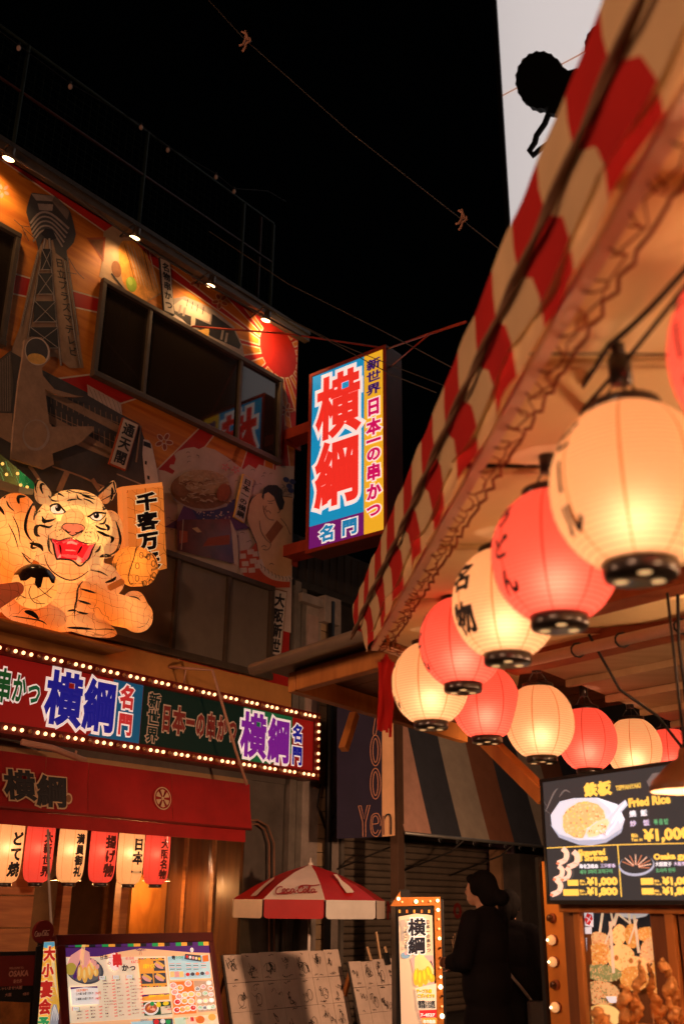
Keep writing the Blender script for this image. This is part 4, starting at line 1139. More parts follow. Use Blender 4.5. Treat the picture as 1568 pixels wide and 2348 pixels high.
# ------------------------------------------------------------------ plaque lantern behind the tiger
pl = thing('plaque_lantern', 'glowing wooden plaque lantern with black brush characters behind the tiger', 'lantern', FW.hit(*ZT(1290, 990), 0.26))
q = quad(FW, ZT(1130, 275), ZT(1455, 235), ZT(1165, 995), 0.30)
q.ey = FW.hit(*ZT(1455, 235), 0.3) - FW.hit(*ZT(1490, 975), 0.3)
M_PLQ = skin('plaque_paper', (0.80, 0.30, 0.05), (0.8, 0.3, 0.05), 0.34, 0.13); M_PLE = skin('plaque_edge_paper', (0.85, 0.36, 0.08), (0.85, 0.36, 0.08), 0.34, 9.0)
b = MB(); b.box(q.p(0, 0, -0.10), q.ex, q.ey, q.n * 0.10, M_PLQ); b.build('plaque_box', pl)
b = MB(); b.box(q.p(-0.12, 0, -0.09), q.ex * 0.118, q.ey, q.n * 0.09, M_PLE); b.box(q.p(-0.12, 1.002, -0.10), q.ex * 1.12, q.ey * 0.05, q.n * 0.09, M_PLE); b.build('plaque_edge', pl)
t1, t2 = MB(), MB()
M_PLO = lit('plaque_outline', (0.95, 0.62, 0.30), 0.7)
for k, ch in enumerate('千客万来'):
    bx = (0.24, 0.965 - (k + 1) * 0.235, 0.56, 0.215)
    put_glyph(t1, ch, q, *bx, 0.002, M_PLO, 0.10, 0.002, -0.1, 3); put_glyph(t2, ch, q, *bx, 0.005, M_TINK, 0.06, 0.002, -0.1, 3)
t1.build('letter_outline', pl); t2.build('lettering', pl)
lamp('inner_bulb', 'POINT', q.p(0.5, 0.55, -0.05), 0.9, (1.0, 0.7, 0.35), pl, 0.03)

# ------------------------------------------------------------------ pine lantern at the upper left of the tiger
pn = thing('pine_lantern', 'green glowing pine branch lantern with golden berries behind the tiger back', 'lantern', FW.hit(*ZT(180, 200), 0.3))
bm = bmesh.new(); caps_mesh(bm, TP(-120, -20, 0.22), TP(235, 190, 0.30), 0.16, 0.085, 9)
pb = remesh(bm, 'pine_body', 0.016, 3, pn, skin('pine_paper', (0.02, 0.16, 0.05), (0.02, 0.13, 0.04), 0.18, 9.0))
c2 = np.array([v.co[:] for v in pb.data.vertices]); BV4 = BVHTree.FromPolygons([tuple(c) for c in c2], [tuple(p.vertices) for p in pb.data.polygons])
M_NEED = lit('pine_needle', (0.16, 0.34, 0.10), 0.7); M_BERRY = lit('golden_berry', (1.0, 0.55, 0.12), 1.1)
q = Paint(BV4, 0.006)
for sx, sy, ang_, n_ in ((0, 20, 1.0, 8), (90, 60, 1.15, 9), (160, 140, 1.2, 9), (210, 190, 1.0, 8), (60, 10, 1.3, 7), (150, 60, 1.4, 8), (230, 130, 1.3, 7), (20, 100, 1.2, 6)):
    ca_, sa_ = math.cos(ang_), math.sin(ang_)
    q.line([(sx - 45 * ca_, sy - 45 * sa_), (sx + 45 * ca_, sy + 45 * sa_)], 4, M_NEED, False)
    for k in range(n_):
        t = (k / (n_ - 1) - 0.5) * 80; x_, y_ = sx + t * ca_, sy + t * sa_
        for sg in (-1, 1):
            q.line([(x_, y_), (x_ + 28 * math.cos(ang_ + sg * 2.1), y_ + 28 * math.sin(ang_ + sg * 2.1))], 4, M_NEED)
q.mb.build('needle', pb)
b = MB()
for x_, y_ in ((57, 83), (155, 78), (183, 178), (242, 196), (20, -10)):
    b.ball(q.place(x_, y_), 0.017, M_BERRY, 10)
b.build('berry', pb)
bb = MB(); bb.tube([TP(-80, 150, 0.30), TP(120, 215, 0.33), TP(290, 240, 0.36)], [0.05, 0.045, 0.03], skin('branch_paper', (0.45, 0.3, 0.12), (0.4, 0.3, 0.1), 0.2, 9.0), 10); bb.build('branch', pn)
lamp('inner_bulb', 'POINT', TP(100, 110, 0.25), 1.2, (1.0, 0.85, 0.5), pn, 0.05)
# ------------------------------------------------------------------ food stall at the right: canopy, rails, ceiling, beams
def cloth(name, col, k=0.35):
    m = mat(name, col, 0.8, 0.12, 3.0, 0.15, 20)
    nt = m.node_tree; b_ = nt.nodes['Principled BSDF']; o_n = [n for n in nt.nodes if n.type == 'OUTPUT_MATERIAL'][0]
    t_ = nt.nodes.new('ShaderNodeBsdfTranslucent'); x_ = nt.nodes.new('ShaderNodeMixShader'); x_.inputs[0].default_value = k
    t_.inputs[0].default_value = (*col, 1)
    nt.links.new(b_.outputs[0], x_.inputs[1]); nt.links.new(t_.outputs[0], x_.inputs[2]); nt.links.new(x_.outputs[0], o_n.inputs[0])
    return m
M_VRED = cloth('canopy_red_cloth', (0.50, 0.014, 0.012)); M_VCRM = cloth('canopy_cream_cloth', (0.70, 0.50, 0.27))
M_CEIL = mat('cream_vinyl_ceiling', (0.80, 0.64, 0.34), 0.55, 0.08, 1.5, 0.1, 8)
M_PLY = wood('ply_ceiling', (0.46, 0.32, 0.18), (0.56, 0.41, 0.25), 0.6, 1.5, (1.2, 6, 1))
M_BEAM = wood('red_brown_beam', (0.22, 0.055, 0.02), (0.32, 0.09, 0.03), 0.55, 2.0, (4, 4, 4))
M_RAIL = mat('pale_pink_rail', (0.75, 0.55, 0.45), 0.45, 0.1, 5)
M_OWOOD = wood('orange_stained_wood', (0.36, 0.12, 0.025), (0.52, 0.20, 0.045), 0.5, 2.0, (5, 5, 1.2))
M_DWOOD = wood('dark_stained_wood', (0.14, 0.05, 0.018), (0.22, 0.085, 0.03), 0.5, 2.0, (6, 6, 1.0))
def front(y, z, out=0.0):                       # along the stall front, out = towards the street
    return Vector((0.137 + (5.2 - y) * 0.1003 - out, y - out * 0.1, z))
R2 = Vector((0.60, 0.80, 0)); C0 = Vector((0.16, 5.12, 0))     # the second side runs away to the right
st = thing('food_stall', 'wooden food stall with a red and cream striped canopy edge and glowing ceiling', 'food stall', (1.2, 4.5, 0))
b = MB()
P_ = 0.2253
prof = [(3.14, -0.004), (3.05, 0.0), (2.95, 0.004), (2.90, 0.006), (2.86, 0.003), (2.78, 0.0), (2.69, 0.0)]
NSUB = 5
k0 = -16
for k in range(k0, 21):
    y0 = 1.53 + k * P_
    vs, fs = [], []
    for i in range(NSUB + 1):
        for j, (z, o) in enumerate(prof):
            t = j / (len(prof) - 1)
            wob = -0.20 * t + 0.025 * math.sin(t * 2 * math.pi)
            ymax = 5.94 - 0.74 * t
            y = min(y0 + P_ * i / NSUB + wob, ymax)
            fold = 0.004 * math.sin(y * 9.0) + 0.003 * math.sin(y * 23 + z * 4)
            vs.append(front(y, z + 0.006 * math.sin(y * 14), o + fold * (0.4 + t)))
    n_ = len(prof)
    for i in range(NSUB):
        for j in range(n_ - 1):
            q = i * n_ + j; fs.append((q, q + 1, q + n_ + 1, q + n_))
    b.add(vs, fs, M_VRED if k % 2 == 0 else M_VCRM, True)
b.build('striped_canopy_edge', st)
b = MB()                                        # short return of the canopy at the corner and the inner lining along the second side
for k in range(14):
    p0_, p1_ = C0 + R2 * (k * 0.28), C0 + R2 * ((k + 1) * 0.28)
    vs = []
    for z in (2.74, 2.60, 2.47):
        vs += [p0_ + Vector((0, 0.09, z)), p1_ + Vector((0, 0.09, z))]
    if k >= 3: b.add(vs, [(0, 1, 3, 2), (2, 3, 5, 4)], M_VCRM if k % 2 else M_CEIL, True)
b.build('lining_strip', st)
ys_ = [-1.2, -0.5, 0.25, 0.95, 1.6, 2.3, 3.0, 3.75, 4.5, 5.15]
for k in range(len(ys_) - 1):
    b = MB(); vs, fs = [], []; NX, NY = 10, 8
    for i in range(NY + 1):
        y = ys_[k] + 0.006 + (ys_[k + 1] - ys_[k] - 0.012) * i / NY
        xl, xr = front(y, 0).x - 0.01, min(3.5, 1.065 + (5.87 - y) / 1.279)
        for j in range(NX + 1):
            t = j / NX
            vs.append((xl + (xr - xl) * t, y + 0.03 * math.sin(t * 5 + k), 2.775 - 0.035 * math.sin(math.pi * i / NY) + 0.05 * t + 0.006 * math.sin(t * 17 + i)))
    for i in range(NY):
        for j in range(NX):
            q = i * (NX + 1) + j; fs.append((q, q + NX + 1, q + NX + 2, q + 1))
    b.add(vs, fs, M_CEIL, True); b.build('ceiling_sheet', st)
    b = MB(); b.tube([front(ys_[k], 2.765), Vector((min(3.5, 1.065 + (5.87 - ys_[k]) / 1.279), ys_[k], 2.815))], 0.012, M_CEIL, 6); b.build('seam_batten', st)
b = MB(); b.poly([(0.137, 5.15, 2.79), (0.16, 5.2, 2.79), (1.15, 6.52, 2.79), (1.066, 5.87, 2.79), (1.63, 5.15, 2.79)], M_CEIL); b.build('ceiling_sheet', st)
E_ = Vector((1.065, 5.87, 0)); BD = Vector((0.616, -0.788, 0))
for k in range(6):                              # plywood boards beyond the beam
    o_ = E_ + R2 * (k * 0.62)
    b = MB(); b.box(o_ + R2 * 0.006 + Vector((0, 0, 2.80 + 0.006 * (k % 2))), R2 * 0.608, BD * 4.2, (0, 0, 0.02), M_PLY); b.build('ceiling_board', st)
    b = MB(); b.box(o_ - R2 * 0.02 + Vector((0, 0, 2.755)), R2 * 0.04, BD * 4.2, (0, 0, 0.042), M_PLY); b.build('ceiling_batten', st)
for (px, w_, h_) in (((1200, 1540), 0.14, 0.16), ((1300, 1420), 0.15, 0.17)):
    s_ = at_z(*px, 2.70); b = MB(); b.box(s_ - BD * 0.1 - R2 * w_ / 2, BD * 3.0, R2 * w_, (0, 0, h_), M_BEAM); b.build('roof_beam', st, bevel=0.008)
s_ = at_z(1205, 1518, 2.66)
b = MB(); b.tube([s_, s_ + BD * 2.6], 0.028, M_RAIL, 10); b.build('conduit_pipe', st)
for d in (0.35, 0.62, 0.95, 1.3):
    b = MB(); p_ = s_ + BD * d; b.tube([p_ + Vector((0.035 * math.cos(a * 0.7), 0, 0.036 * math.sin(a * 0.7))) for a in range(10)], 0.006, M_CABLE, 5); b.build('cable_tie', st)
# rails with criss-crossed lacing: front and second side
rl = random.Random(4)
def laced_rail(p, q, n, nm):
    b = MB(); b.bar(p, q, 0.035, 0.022, M_RAIL); d = (q - p); nrm = Vector((d.y, -d.x, 0)).normalized()
    b.build(nm, st)
    b = MB(); pts = []
    for i in range(n * 2 + 1):
        c = p.lerp(q, i / (n * 2)); pts.append(c + nrm * (0.062 if i % 2 else 0.03) + Vector((0, 0, -0.006 if i % 2 else -0.016)))
    b.tube([p_ + Vector((rl.uniform(-1, 1), rl.uniform(-1, 1), rl.uniform(-1, 1))) * 0.012 for p_ in pts], 0.0026, M_BEAM, 5)
    pts = [p.lerp(q, i / (n * 4)) + nrm * 0.078 + Vector((0.006 * math.sin(i * 2.3), 0, 0.010 * math.sin(i * 1.9))) for i in range(n * 4 + 1)]
    b.tube(pts, 0.0052, M_BEAM, 5)
    for i in range(n):
        c = p.lerp(q, (i + 0.5) / n)
        b.tube([c + nrm * (0.03 + 0.03 * math.sin(a)) + d.normalized() * 0.05 * math.cos(a * 0.5 + i) + Vector((0, 0, 0.02 * math.cos(a))) for a in (0, 1.1, 2.2, 3.3, 4.4, 5.5)], 0.003, M_BEAM, 4)
    b.build('lacing_cord', st)
laced_rail(front(-1.0, 2.70, -0.035), front(5.16, 2.70, -0.035), 46, 'edge_rail')
laced_rail(C0 + Vector((0.06, 0.02, 2.70)), C0 + R2 * 4.2 + Vector((0.06, 0.02, 2.70)), 40, 'edge_rail')
b = MB()
for ph, a_ in ((0, 0.006), (3.1, 0.006)):
    b.tube([front(-1 + i * 0.06, 2.905 + a_ * math.sin(i * 0.55 + ph) + 0.006 * math.sin(i * 0.21), 0.022 + a_ * math.cos(i * 0.55 + ph)) for i in range(113)], 0.0085, mat('brown_cable', (0.16, 0.085, 0.045), 0.7, 0.2), 5)
tag(b.build('twisted_cable'), 'dark twisted cable strung across the outside of the striped canopy edge', 'cable')

# ------------------------------------------------------------------ paper lanterns
def paper(name, col, hoop, es, ecol, seam):
    m = bpy.data.materials.new(name); m.use_nodes = True
    nt = m.node_tree; L = nt.links.new; nt.nodes.clear()
    out = nt.nodes.new('ShaderNodeOutputMaterial'); tc = nt.nodes.new('ShaderNodeTexCoord')
    sp = nt.nodes.new('ShaderNodeSeparateXYZ'); L(tc.outputs['Object'], sp.inputs[0])
    def math_(op, a, b=None):
        n = nt.nodes.new('ShaderNodeMath'); n.operation = op
        for i, v in enumerate((a, b)):
            if v is None: continue
            if isinstance(v, (int, float)): n.inputs[i].default_value = v
            else: L(v, n.inputs[i])
        return n.outputs[0]
    h = math_('FRACT', math_('MULTIPLY', sp.outputs['Z'], 82.0 if hoop else 110.0))
    hl = math_('LESS_THAN', h, 0.24)
    an = math_('ARCTAN2', sp.outputs['Y'], sp.outputs['X'])
    sg = math_('FRACT', math_('MULTIPLY', math_('ADD', an, math.pi), 8 / (2 * math.pi)))
    sl = math_('LESS_THAN', math_('ABSOLUTE', math_('SUBTRACT', sg, 0.5)), 0.022)
    mx = nt.nodes.new('ShaderNodeMix'); mx.data_type = 'RGBA'; mx.inputs['A'].default_value = (*col, 1); mx.inputs['B'].default_value = (*[c * k for c, k in zip(col, seam)], 1)
    fac = math_('MAXIMUM', math_('MULTIPLY', hl, 0.55), math_('MULTIPLY', sl, 1.0))
    L(fac, mx.inputs['Factor'])
    mm = nt.nodes.new('ShaderNodeMix'); mm.data_type = 'RGBA'; mm.inputs['A'].default_value = (*ecol, 1); mm.inputs['B'].default_value = (*[c * k for c, k in zip(ecol, seam)], 1)
    L(fac, mm.inputs['Factor'])
    nz = nt.nodes.new('ShaderNodeTexNoise'); nz.inputs['Scale'].default_value = 14; nz.inputs['Detail'].default_value = 5; L(tc.outputs['Object'], nz.inputs['Vector'])
    bp = nt.nodes.new('ShaderNodeBump'); bp.inputs['Strength'].default_value = 0.35; bp.inputs['Distance'].default_value = 0.02; L(nz.outputs[0], bp.inputs['Height'])
    tr = nt.nodes.new('ShaderNodeBsdfTranslucent'); df = nt.nodes.new('ShaderNodeBsdfDiffuse'); em = nt.nodes.new('ShaderNodeEmission')
    L(bp.outputs[0], tr.inputs['Normal']); L(bp.outputs[0], df.inputs['Normal'])
    L(mx.outputs['Result'], tr.inputs['Color']); L(mx.outputs['Result'], df.inputs['Color']); L(mm.outputs['Result'], em.inputs['Color'])
    em.inputs['Strength'].default_value = es
    ms = nt.nodes.new('ShaderNodeMixShader'); ms.inputs[0].default_value = 0.75; L(df.outputs[0], ms.inputs[1]); L(tr.outputs[0], ms.inputs[2])
    rf = nt.nodes.new('ShaderNodeBsdfRefraction'); rf.inputs['IOR'].default_value = 1.55; rf.inputs['Roughness'].default_value = 0.9; L(mx.outputs['Result'], rf.inputs['Color'])   # thin paper lets some light straight on: the bulb shows as a soft core
    m3 = nt.nodes.new('ShaderNodeMixShader'); m3.inputs[0].default_value = 0.17; L(ms.outputs[0], m3.inputs[1]); L(rf.outputs[0], m3.inputs[2])
    ad = nt.nodes.new('ShaderNodeAddShader'); L(m3.outputs[0], ad.inputs[0]); L(em.outputs[0], ad.inputs[1]); L(ad.outputs[0], out.inputs[0])
    return m
PAP_C = paper('cream_paper', (0.92, 0.72, 0.45), True, 0.22, (0.95, 0.36, 0.11), (0.66, 0.42, 0.25))
PAP_R = paper('red_paper', (0.85, 0.23, 0.17), True, 0.26, (0.85, 0.07, 0.03), (0.62, 0.30, 0.25))
PAP_LC = paper('long_cream_paper', (0.90, 0.66, 0.38), False, 0.40, (0.95, 0.46, 0.17), (0.8, 0.6, 0.4)); PAP_LR = paper('long_red_paper', (0.82, 0.17, 0.11), False, 0.40, (0.85, 0.10, 0.06), (0.7, 0.4, 0.3))
M_CAP = mat('lantern_cap_black', (0.018, 0.012, 0.010), 0.3, 0.0, spec=0.5)
M_HOLE = lit('lantern_cap_hole', (1.0, 0.55, 0.22), 0.9)
def round_lantern(R, H, rc_top, rc_bot, pm, n=40, k=26, tall=False):
    """parts in local coordinates round the lantern's centre"""
    prof = []
    for i in range(k + 1):
        t = -1 + 2 * i / k
        # rounded barrel that ends at the cap radius
        c = rc_top if t > 0 else rc_bot
        if tall:
            r = c + (R - c) * (1 - abs(t) ** 5.0) ** 0.5
        else:
            kk = math.sqrt(1 - (c / R) ** 2)
            r = R * math.sqrt(max(0.0, 1 - (t * kk) ** 2))
        r *= 1 + 0.006 * (i % 2)
        prof.append((r, t * H / 2))
    s = MB(); s.lathe(prof, pm, n)
    return prof, s
def lantern(name, lab, loc, R, H, pm, watts, text=None, az=0.0, group='round paper lanterns under the canopy', bulb_dz=-0.07, cap=0.085, socket=True, tall=False, ink=None, bold=0.055, csize=0.92):
    t = thing(name, lab, 'lantern', loc, group, local=True)
    prof, s = round_lantern(R, H, cap, cap * 0.92, pm, tall=tall)
    s.build('paper_shade', t)
    b = MB(); b.lathe([(cap * 0.97, -0.012), (cap * 1.04, -0.010), (cap * 1.04, 0.020), (cap * 0.95, 0.022), (cap * 0.93, -0.010)], M_CAP, 24, (0, 0, H / 2)); b.build('top_cap', t)
    b = MB(); b.lathe([(0.0, -0.030), (cap * 0.96, -0.030), (cap * 0.99, -0.024), (cap * 0.99, 0.012), (cap * 0.9, 0.014), (cap * 0.9, -0.022), (0.0, -0.022)], M_CAP, 24, (0, 0, -H / 2)); bc = b.build('bottom_cap', t)
    for a in (0.4, 2.5, 4.6):
        b = MB(); b.lathe([(0.0, 0.0), (0.016, 0.0)], M_HOLE, 12, (0.048 * math.cos(a), 0.048 * math.sin(a), -H / 2 - 0.0315)); b.build('vent_hole', bc)
    if socket:
        b = MB(); b.tube([(0, 0, H / 2 + 0.085), (0, 0, H / 2 + 0.155)], 0.028, M_CAP, 10); b.tube([(0, 0, H / 2 + 0.155), (0, 0, H / 2 + 0.19)], 0.018, M_CAP, 8); b.build('bulb_socket', t)
        b = MB()
        for a in (0.3, 2.4, 4.5): b.tube([(cap * 0.95 * math.cos(a), cap * 0.95 * math.sin(a), H / 2 + 0.015), (0.015 * math.cos(a), 0.015 * math.sin(a), H / 2 + 0.10)], 0.003, M_STEEL, 5)
        b.build('hanging_wire', t)
    if text:
        tm = MB(); n = len(text); ch_h = (H * 0.62 if tall else H * 0.78) / n; zt0 = H * (0.20 if tall else 0.39)
        rp = sorted(((h, r) for r, h in prof))
        hs, rs = [q[0] for q in rp], [q[1] for q in rp]
        for i, c in enumerate(text):
            v, fs = glyph(c, bold, 3)
            vs = []
            zc = zt0 - (i + 0.5) * ch_h
            for x, y, z in v:
                zz = zc + (y - 0.38) * ch_h * csize
                if c == 'ー': x, zz = y + 0.1, zc + (x - 0.5) * ch_h * 0.9
                rr = float(np.interp(zz, hs, rs)) + 0.0035 + max(0, z) * 0.02
                ph = az + (x - 0.5) * ch_h * csize / max(rr, 0.05)
                vs.append((rr * math.cos(ph), rr * math.sin(ph), zz))
            tm.add(vs, fs, ink or M_INK)
        tm.build('lettering', t)
    lamp('bulb_light', 'POINT', (0, 0, bulb_dz), watts, (1.0, 0.56, 0.40) if pm in (PAP_C, PAP_LC) else (1.0, 0.42, 0.32), t, 0.035)
    return t
LR, LH = 0.19, 0.385
spec = [  # picture centre and width, kind, brush lettering, label
    ((1768, 800), 455, 'r', 'ビール', 'red round lantern cut by the right edge above the largest cream lantern'),
    ((1449, 1118), 372, 'c', 'ビール', 'largest cream round lantern with black brush letters, nearest in the canopy row'),
    ((1272, 1276), 290, 'r', 'うどん', 'pinkish red round lantern with black letters between the two largest cream lanterns'),
    ((1157, 1385), 240, 'c', '名物', 'cream round lantern with black letters just left of the largest red lantern'),
    ((1058, 1474), 194, 'r', 'うどん', 'red round lantern with dark cap hanging above the canopy corner lanterns'),
    ((986, 1568), 176, 'c', 'ビール', 'cream round lantern at the canopy corner beside the red hanging cloth'),
    ((1113, 1612), 156, 'r', None, 'pale red round lantern half hidden behind the cream corner lantern'),
    ((1237, 1656), 157, 'c', None, 'cream round lantern fully visible left of the screen top corner'),
    ((1346, 1696), 134, 'r', None, 'red round lantern hanging just above the menu screen top edge'),
    ((1453, 1716), 125, 'c', None, 'cream round lantern half hidden behind the menu screen top'),
    ((1537, 1732), 112, 'r', None, 'small red round lantern behind the brown pendant lampshade')]
LPOS = []
for i, (c, wd, kd, tx_, lab) in enumerate(spec):
    zc = 2 * LR * FPX / wd
    p = at_d(*c, zc)
    LPOS.append(p)
    az = math.atan2(CAMP.y - p.y, CAMP.x - p.x) - math.radians(54 if i < 4 else 76)
    lantern('paper_lantern', lab, p, LR, LH, PAP_C if kd == 'c' else PAP_R, (1.2 if i == 1 else 1.45) if kd == 'c' else (1.7 if i % 2 else 2.3), tx_, az, csize=0.74, bold=0.04)
# the cable that feeds them
pts = [at_d(1620, 560, 1.9)]
for p in LPOS[1:6]: pts.append(p + Vector((-0.02, 0, LH / 2 + 0.19)))
dense = []
for i in range(len(pts) - 1):
    for j in range(8):
        t = j / 8; dense.append(pts[i].lerp(pts[i + 1], t) - Vector((0, 0, 0.012 * math.sin(math.pi * t))))
dense.append(pts[-1])
cable('lantern_cable', 'dark cable carrying the front row of round lanterns', 'cable', dense, 0.0075, M_CABLE)
cable('support_wire', 'straight dark wire running just above the front row of lanterns', 'cable', [at_d(1600, 622, 2.0), at_d(1448, 830, 2.45) + Vector((0, 0, 0.02)), at_d(1268, 1020, 3.1), at_d(1040, 1335, 4.8)], 0.006, M_CABLE)
pts = [p + Vector((0, 0, LH / 2 + 0.19)) for p in LPOS[5:]]
cable('lantern_cable', 'dark cable carrying the second row of lanterns towards the screen', 'cable', pts, 0.008, M_CABLE)
for k, (p, q, m_) in enumerate(((at_d(1350, 1455, 5.0), at_d(1568, 1720, 5.2), 0), (at_d(1553, 1340, 4.3), at_d(1561, 1760, 4.4), 0))):
    pts = [p, p.lerp(q, 0.3) - Vector((0, 0, 0.10 * (1 - k))), p.lerp(q, 0.65) + Vector((0.03, 0, -0.03)), q]
    cable('loose_cable', 'loose dark cable drooping from the conduit tie under the ceiling' if k == 0 else 'dark rope hanging straight down beside the right end of the beam', 'cable', pts, 0.008, M_CABLE)
# red cloth strip at the corner
rc = thing('hanging_cloth', 'narrow folded red cloth strip hanging at the canopy corner', 'cloth', at_d(884, 1690, 5.35))
random.seed(5)
for k in range(7):
    b = MB(); x0 = 866 + k * 5.2; w_ = 7.0
    yb = 1640 + random.uniform(-30, 45)
    vs, fs = [], []
    for i in range(9):
        t = i / 8; y = 1500 + 6 * abs(k - 3) + (yb - 1500) * t
        for sx in (0, w_):
            vs.append(at_d(x0 + sx + 2.0 * math.sin(t * 5 + k), y, 5.35 + 0.012 * (k % 3) + 0.01 * math.sin(t * 7 + k + sx)))
    for i in range(8): fs.append((2 * i, 2 * i + 1, 2 * i + 3, 2 * i + 2))
    b.add(vs, fs, M_VRED, True); b.build('cloth_fold', rc)
b = MB(); b.tube([at_d(888, 1500, 5.33), at_d(889, 1440, 5.33)], 0.008, M_OWOOD, 5); b.build('tie_cord', rc)

# ------------------------------------------------------------------ pendant lamp
pc_ = at_d(1580, 1812, 3.7)
pd = thing('pendant_lamp', 'brown conical pendant lamp with glowing rim at the right edge', 'lamp', pc_)
b = MB(); b.lathe([(0.138, -0.006), (0.142, 0.0), (0.13, 0.03), (0.075, 0.085), (0.03, 0.115), (0.02, 0.15), (0.0, 0.152)], mat('brown_enamel', (0.13, 0.05, 0.02), 0.35, 0.1), 32, pc_); b.build('shade', pd)
b = MB(); b.lathe([(0.0, 0.095), (0.07, 0.075), (0.126, 0.026), (0.137, -0.004)], mat('shade_lining', (0.75, 0.62, 0.48), 0.5, 0.05), 32, pc_); b.build('lining', pd)
b = MB(); b.ball(pc_ + Vector((0, 0, 0.045)), 0.03, lit('pendant_bulb', (1.0, 0.55, 0.25), 2.2), 14); b.build('bulb', pd)
b = MB(); b.tube([pc_ + Vector((0, 0, 0.15)), pc_ + Vector((0, 0, 0.75))], 0.006, M_CABLE, 6); b.build('cord', pd)
lamp('bulb_light', 'POINT', pc_ + Vector((0, 0, 0.0)), 7, (1.0, 0.52, 0.24), pd, 0.04)

for x_, y_, w_, lab in ((2.35, 2.2, 430, 'added fill bulb over the counter, unseen beyond the right edge, nearer one'), (2.7, 4.0, 440, 'added fill bulb over the counter, unseen beyond the right edge, farther one'), (1.7, 0.6, 450, 'added fill bulb over the stall entrance, unseen beyond the right edge')):  # bulbs added out of view to brighten the stall ceiling
    p_ = Vector((x_, y_, 2.28)); t = thing('fill_bulb', lab, 'bulb', p_)
    b = MB(); b.ball(p_, 0.045, lit('fill_bulb_glow', (1.0, 0.62, 0.34), 6.0), 14); b.build('glass', t)
    b = MB(); b.tube([p_ + Vector((0, 0, 0.04)), p_ + Vector((0, 0, 0.11))], 0.02, M_BLACK, 8); b.tube([p_ + Vector((0, 0, 0.11)), p_ + Vector((0, 0, 0.5))], 0.005, M_CABLE, 5); b.build('socket', t)
    lamp('bulb_light', 'POINT', p_, w_, (1.0, 0.50, 0.26), t, 0.05)

# ------------------------------------------------------------------ menu screen
tvx = Vector((0.503, -0.864, 0)).normalized()
TV = Frame(at_d(1250, 1935, 5.35), tvx)
ZS = zoom(1900, 2780, 600, 1463)
a0, b1 = TV.uv(*ZS(203, 200)); _, b0 = TV.uv(*ZS(250, 1250)); a1 = TV.uv(1588, 1920)[0]
tv = thing('menu_screen', 'lit black menu screen with fried rice photo and yellow prices', 'screen', TV.p((a0 + a1) / 2, b0))
b = MB(); b.fbox(TV, a0 - 0.018, a1 + 0.018, b0 - 0.02, b1 + 0.018, -0.05, -0.004, M_BLACK); b.build('casing', tv, bevel=0.004)
b = MB()
for c0, c1, d0, d1 in ((a0 - 0.018, a1 + 0.018, b1, b1 + 0.018), (a0 - 0.018, a1 + 0.018, b0 - 0.02, b0), (a0 - 0.018, a0, b0, b1), (a1, a1 + 0.018, b0, b1)): b.fbox(TV, c0, c1, d0, d1, -0.0038, 0.006, M_BLACK)
b.build('bezel', tv)
S_ = 0.95
T_BG = mat('screen_black', (0.012, 0.010, 0.010), 0.12, 0.0, emit=(0.055, 0.042, 0.038), es=1.0, spec=0.5)
T_Y = lit('screen_gold', (0.95, 0.62, 0.10), S_); T_W = lit('screen_white', (0.88, 0.88, 0.95), S_); T_G = lit('screen_green', (0.12, 0.42, 0.18), S_); T_LAV = lit('screen_lavender', (0.7, 0.6, 0.85), S_); T_PLATE = lit('screen_plate', (0.62, 0.66, 0.78), S_); T_PLS = lit('screen_plate_edge', (0.38, 0.42, 0.55), S_)
T_RICE = lit('screen_rice', (0.80, 0.46, 0.19), S_); T_RICE2 = lit('screen_rice_light', (0.95, 0.68, 0.38), S_); T_RICE3 = lit('screen_rice_dark', (0.48, 0.2, 0.06), S_); T_SHR = lit('screen_shrimp', (0.90, 0.60, 0.46), S_); T_SHR2 = lit('screen_shrimp_red', (0.78, 0.2, 0.1), S_); T_MEAT = lit('screen_gyoza', (0.55, 0.20, 0.10), S_); T_MEAT2 = lit('screen_gyoza_light', (0.88, 0.58, 0.42), S_); T_SMOKE = lit('screen_steam', (0.16, 0.13, 0.12), S_)
b = MB(); b.fbox(TV, a0, a1, b0, b1, -0.0035, -0.001, T_BG); scn = b.build('display', tv)
pc = Pic(TV, 0.0, ZS, 0.0004)
for ln in ([(230, 460), (300, 300), (340, 250)], [(350, 330), (400, 270), (450, 290)], [(215, 370), (240, 410)], [(220, 440), (270, 480)]): pc.line(ln, 14, T_SMOKE, False, True)
pc.fill([(1130, 190), (1180, 120), (1300, 100), (1280, 150), (1200, 190), (1150, 240)], T_SMOKE)
pc.line([(240, 785), (900, 755), (1640, 740)], 8, T_Y); pc.line([(872, 760), (905, 1220)], 9, T_Y, False)
pc.fill([(275, 490), (355, 370), (480, 340), (690, 335), (870, 395), (935, 530), (900, 640), (770, 730), (640, 760), (530, 755), (350, 680), (285, 590)], T_PLATE)
pc.fill([(268, 570), (350, 660), (520, 715), (760, 705), (920, 600), (900, 650), (770, 735), (640, 762), (530, 757), (350, 690)], T_PLS)
pc.fill([(690, 340), (870, 398), (930, 520), (890, 560), (800, 430)], T_W)
pc.fill([(385, 600), (380, 500), (430, 430), (520, 375), (600, 365), (690, 390), (750, 450), (765, 520), (700, 600), (600, 640), (560, 700), (480, 690), (400, 640)], T_RICE)
random.seed(11)
def inside(x, y, pol):
    r = False
    for i in range(len(pol)):
        (x1_, y1_), (x2_, y2_) = pol[i], pol[i - 1]
        if (y1_ > y) != (y2_ > y) and x < (x2_ - x1_) * (y - y1_) / (y2_ - y1_) + x1_: r = not r
    return r
ricep = [(385, 600), (380, 500), (430, 430), (520, 375), (600, 365), (690, 390), (750, 450), (765, 520), (700, 600), (600, 640), (560, 700), (480, 690), (400, 640)]
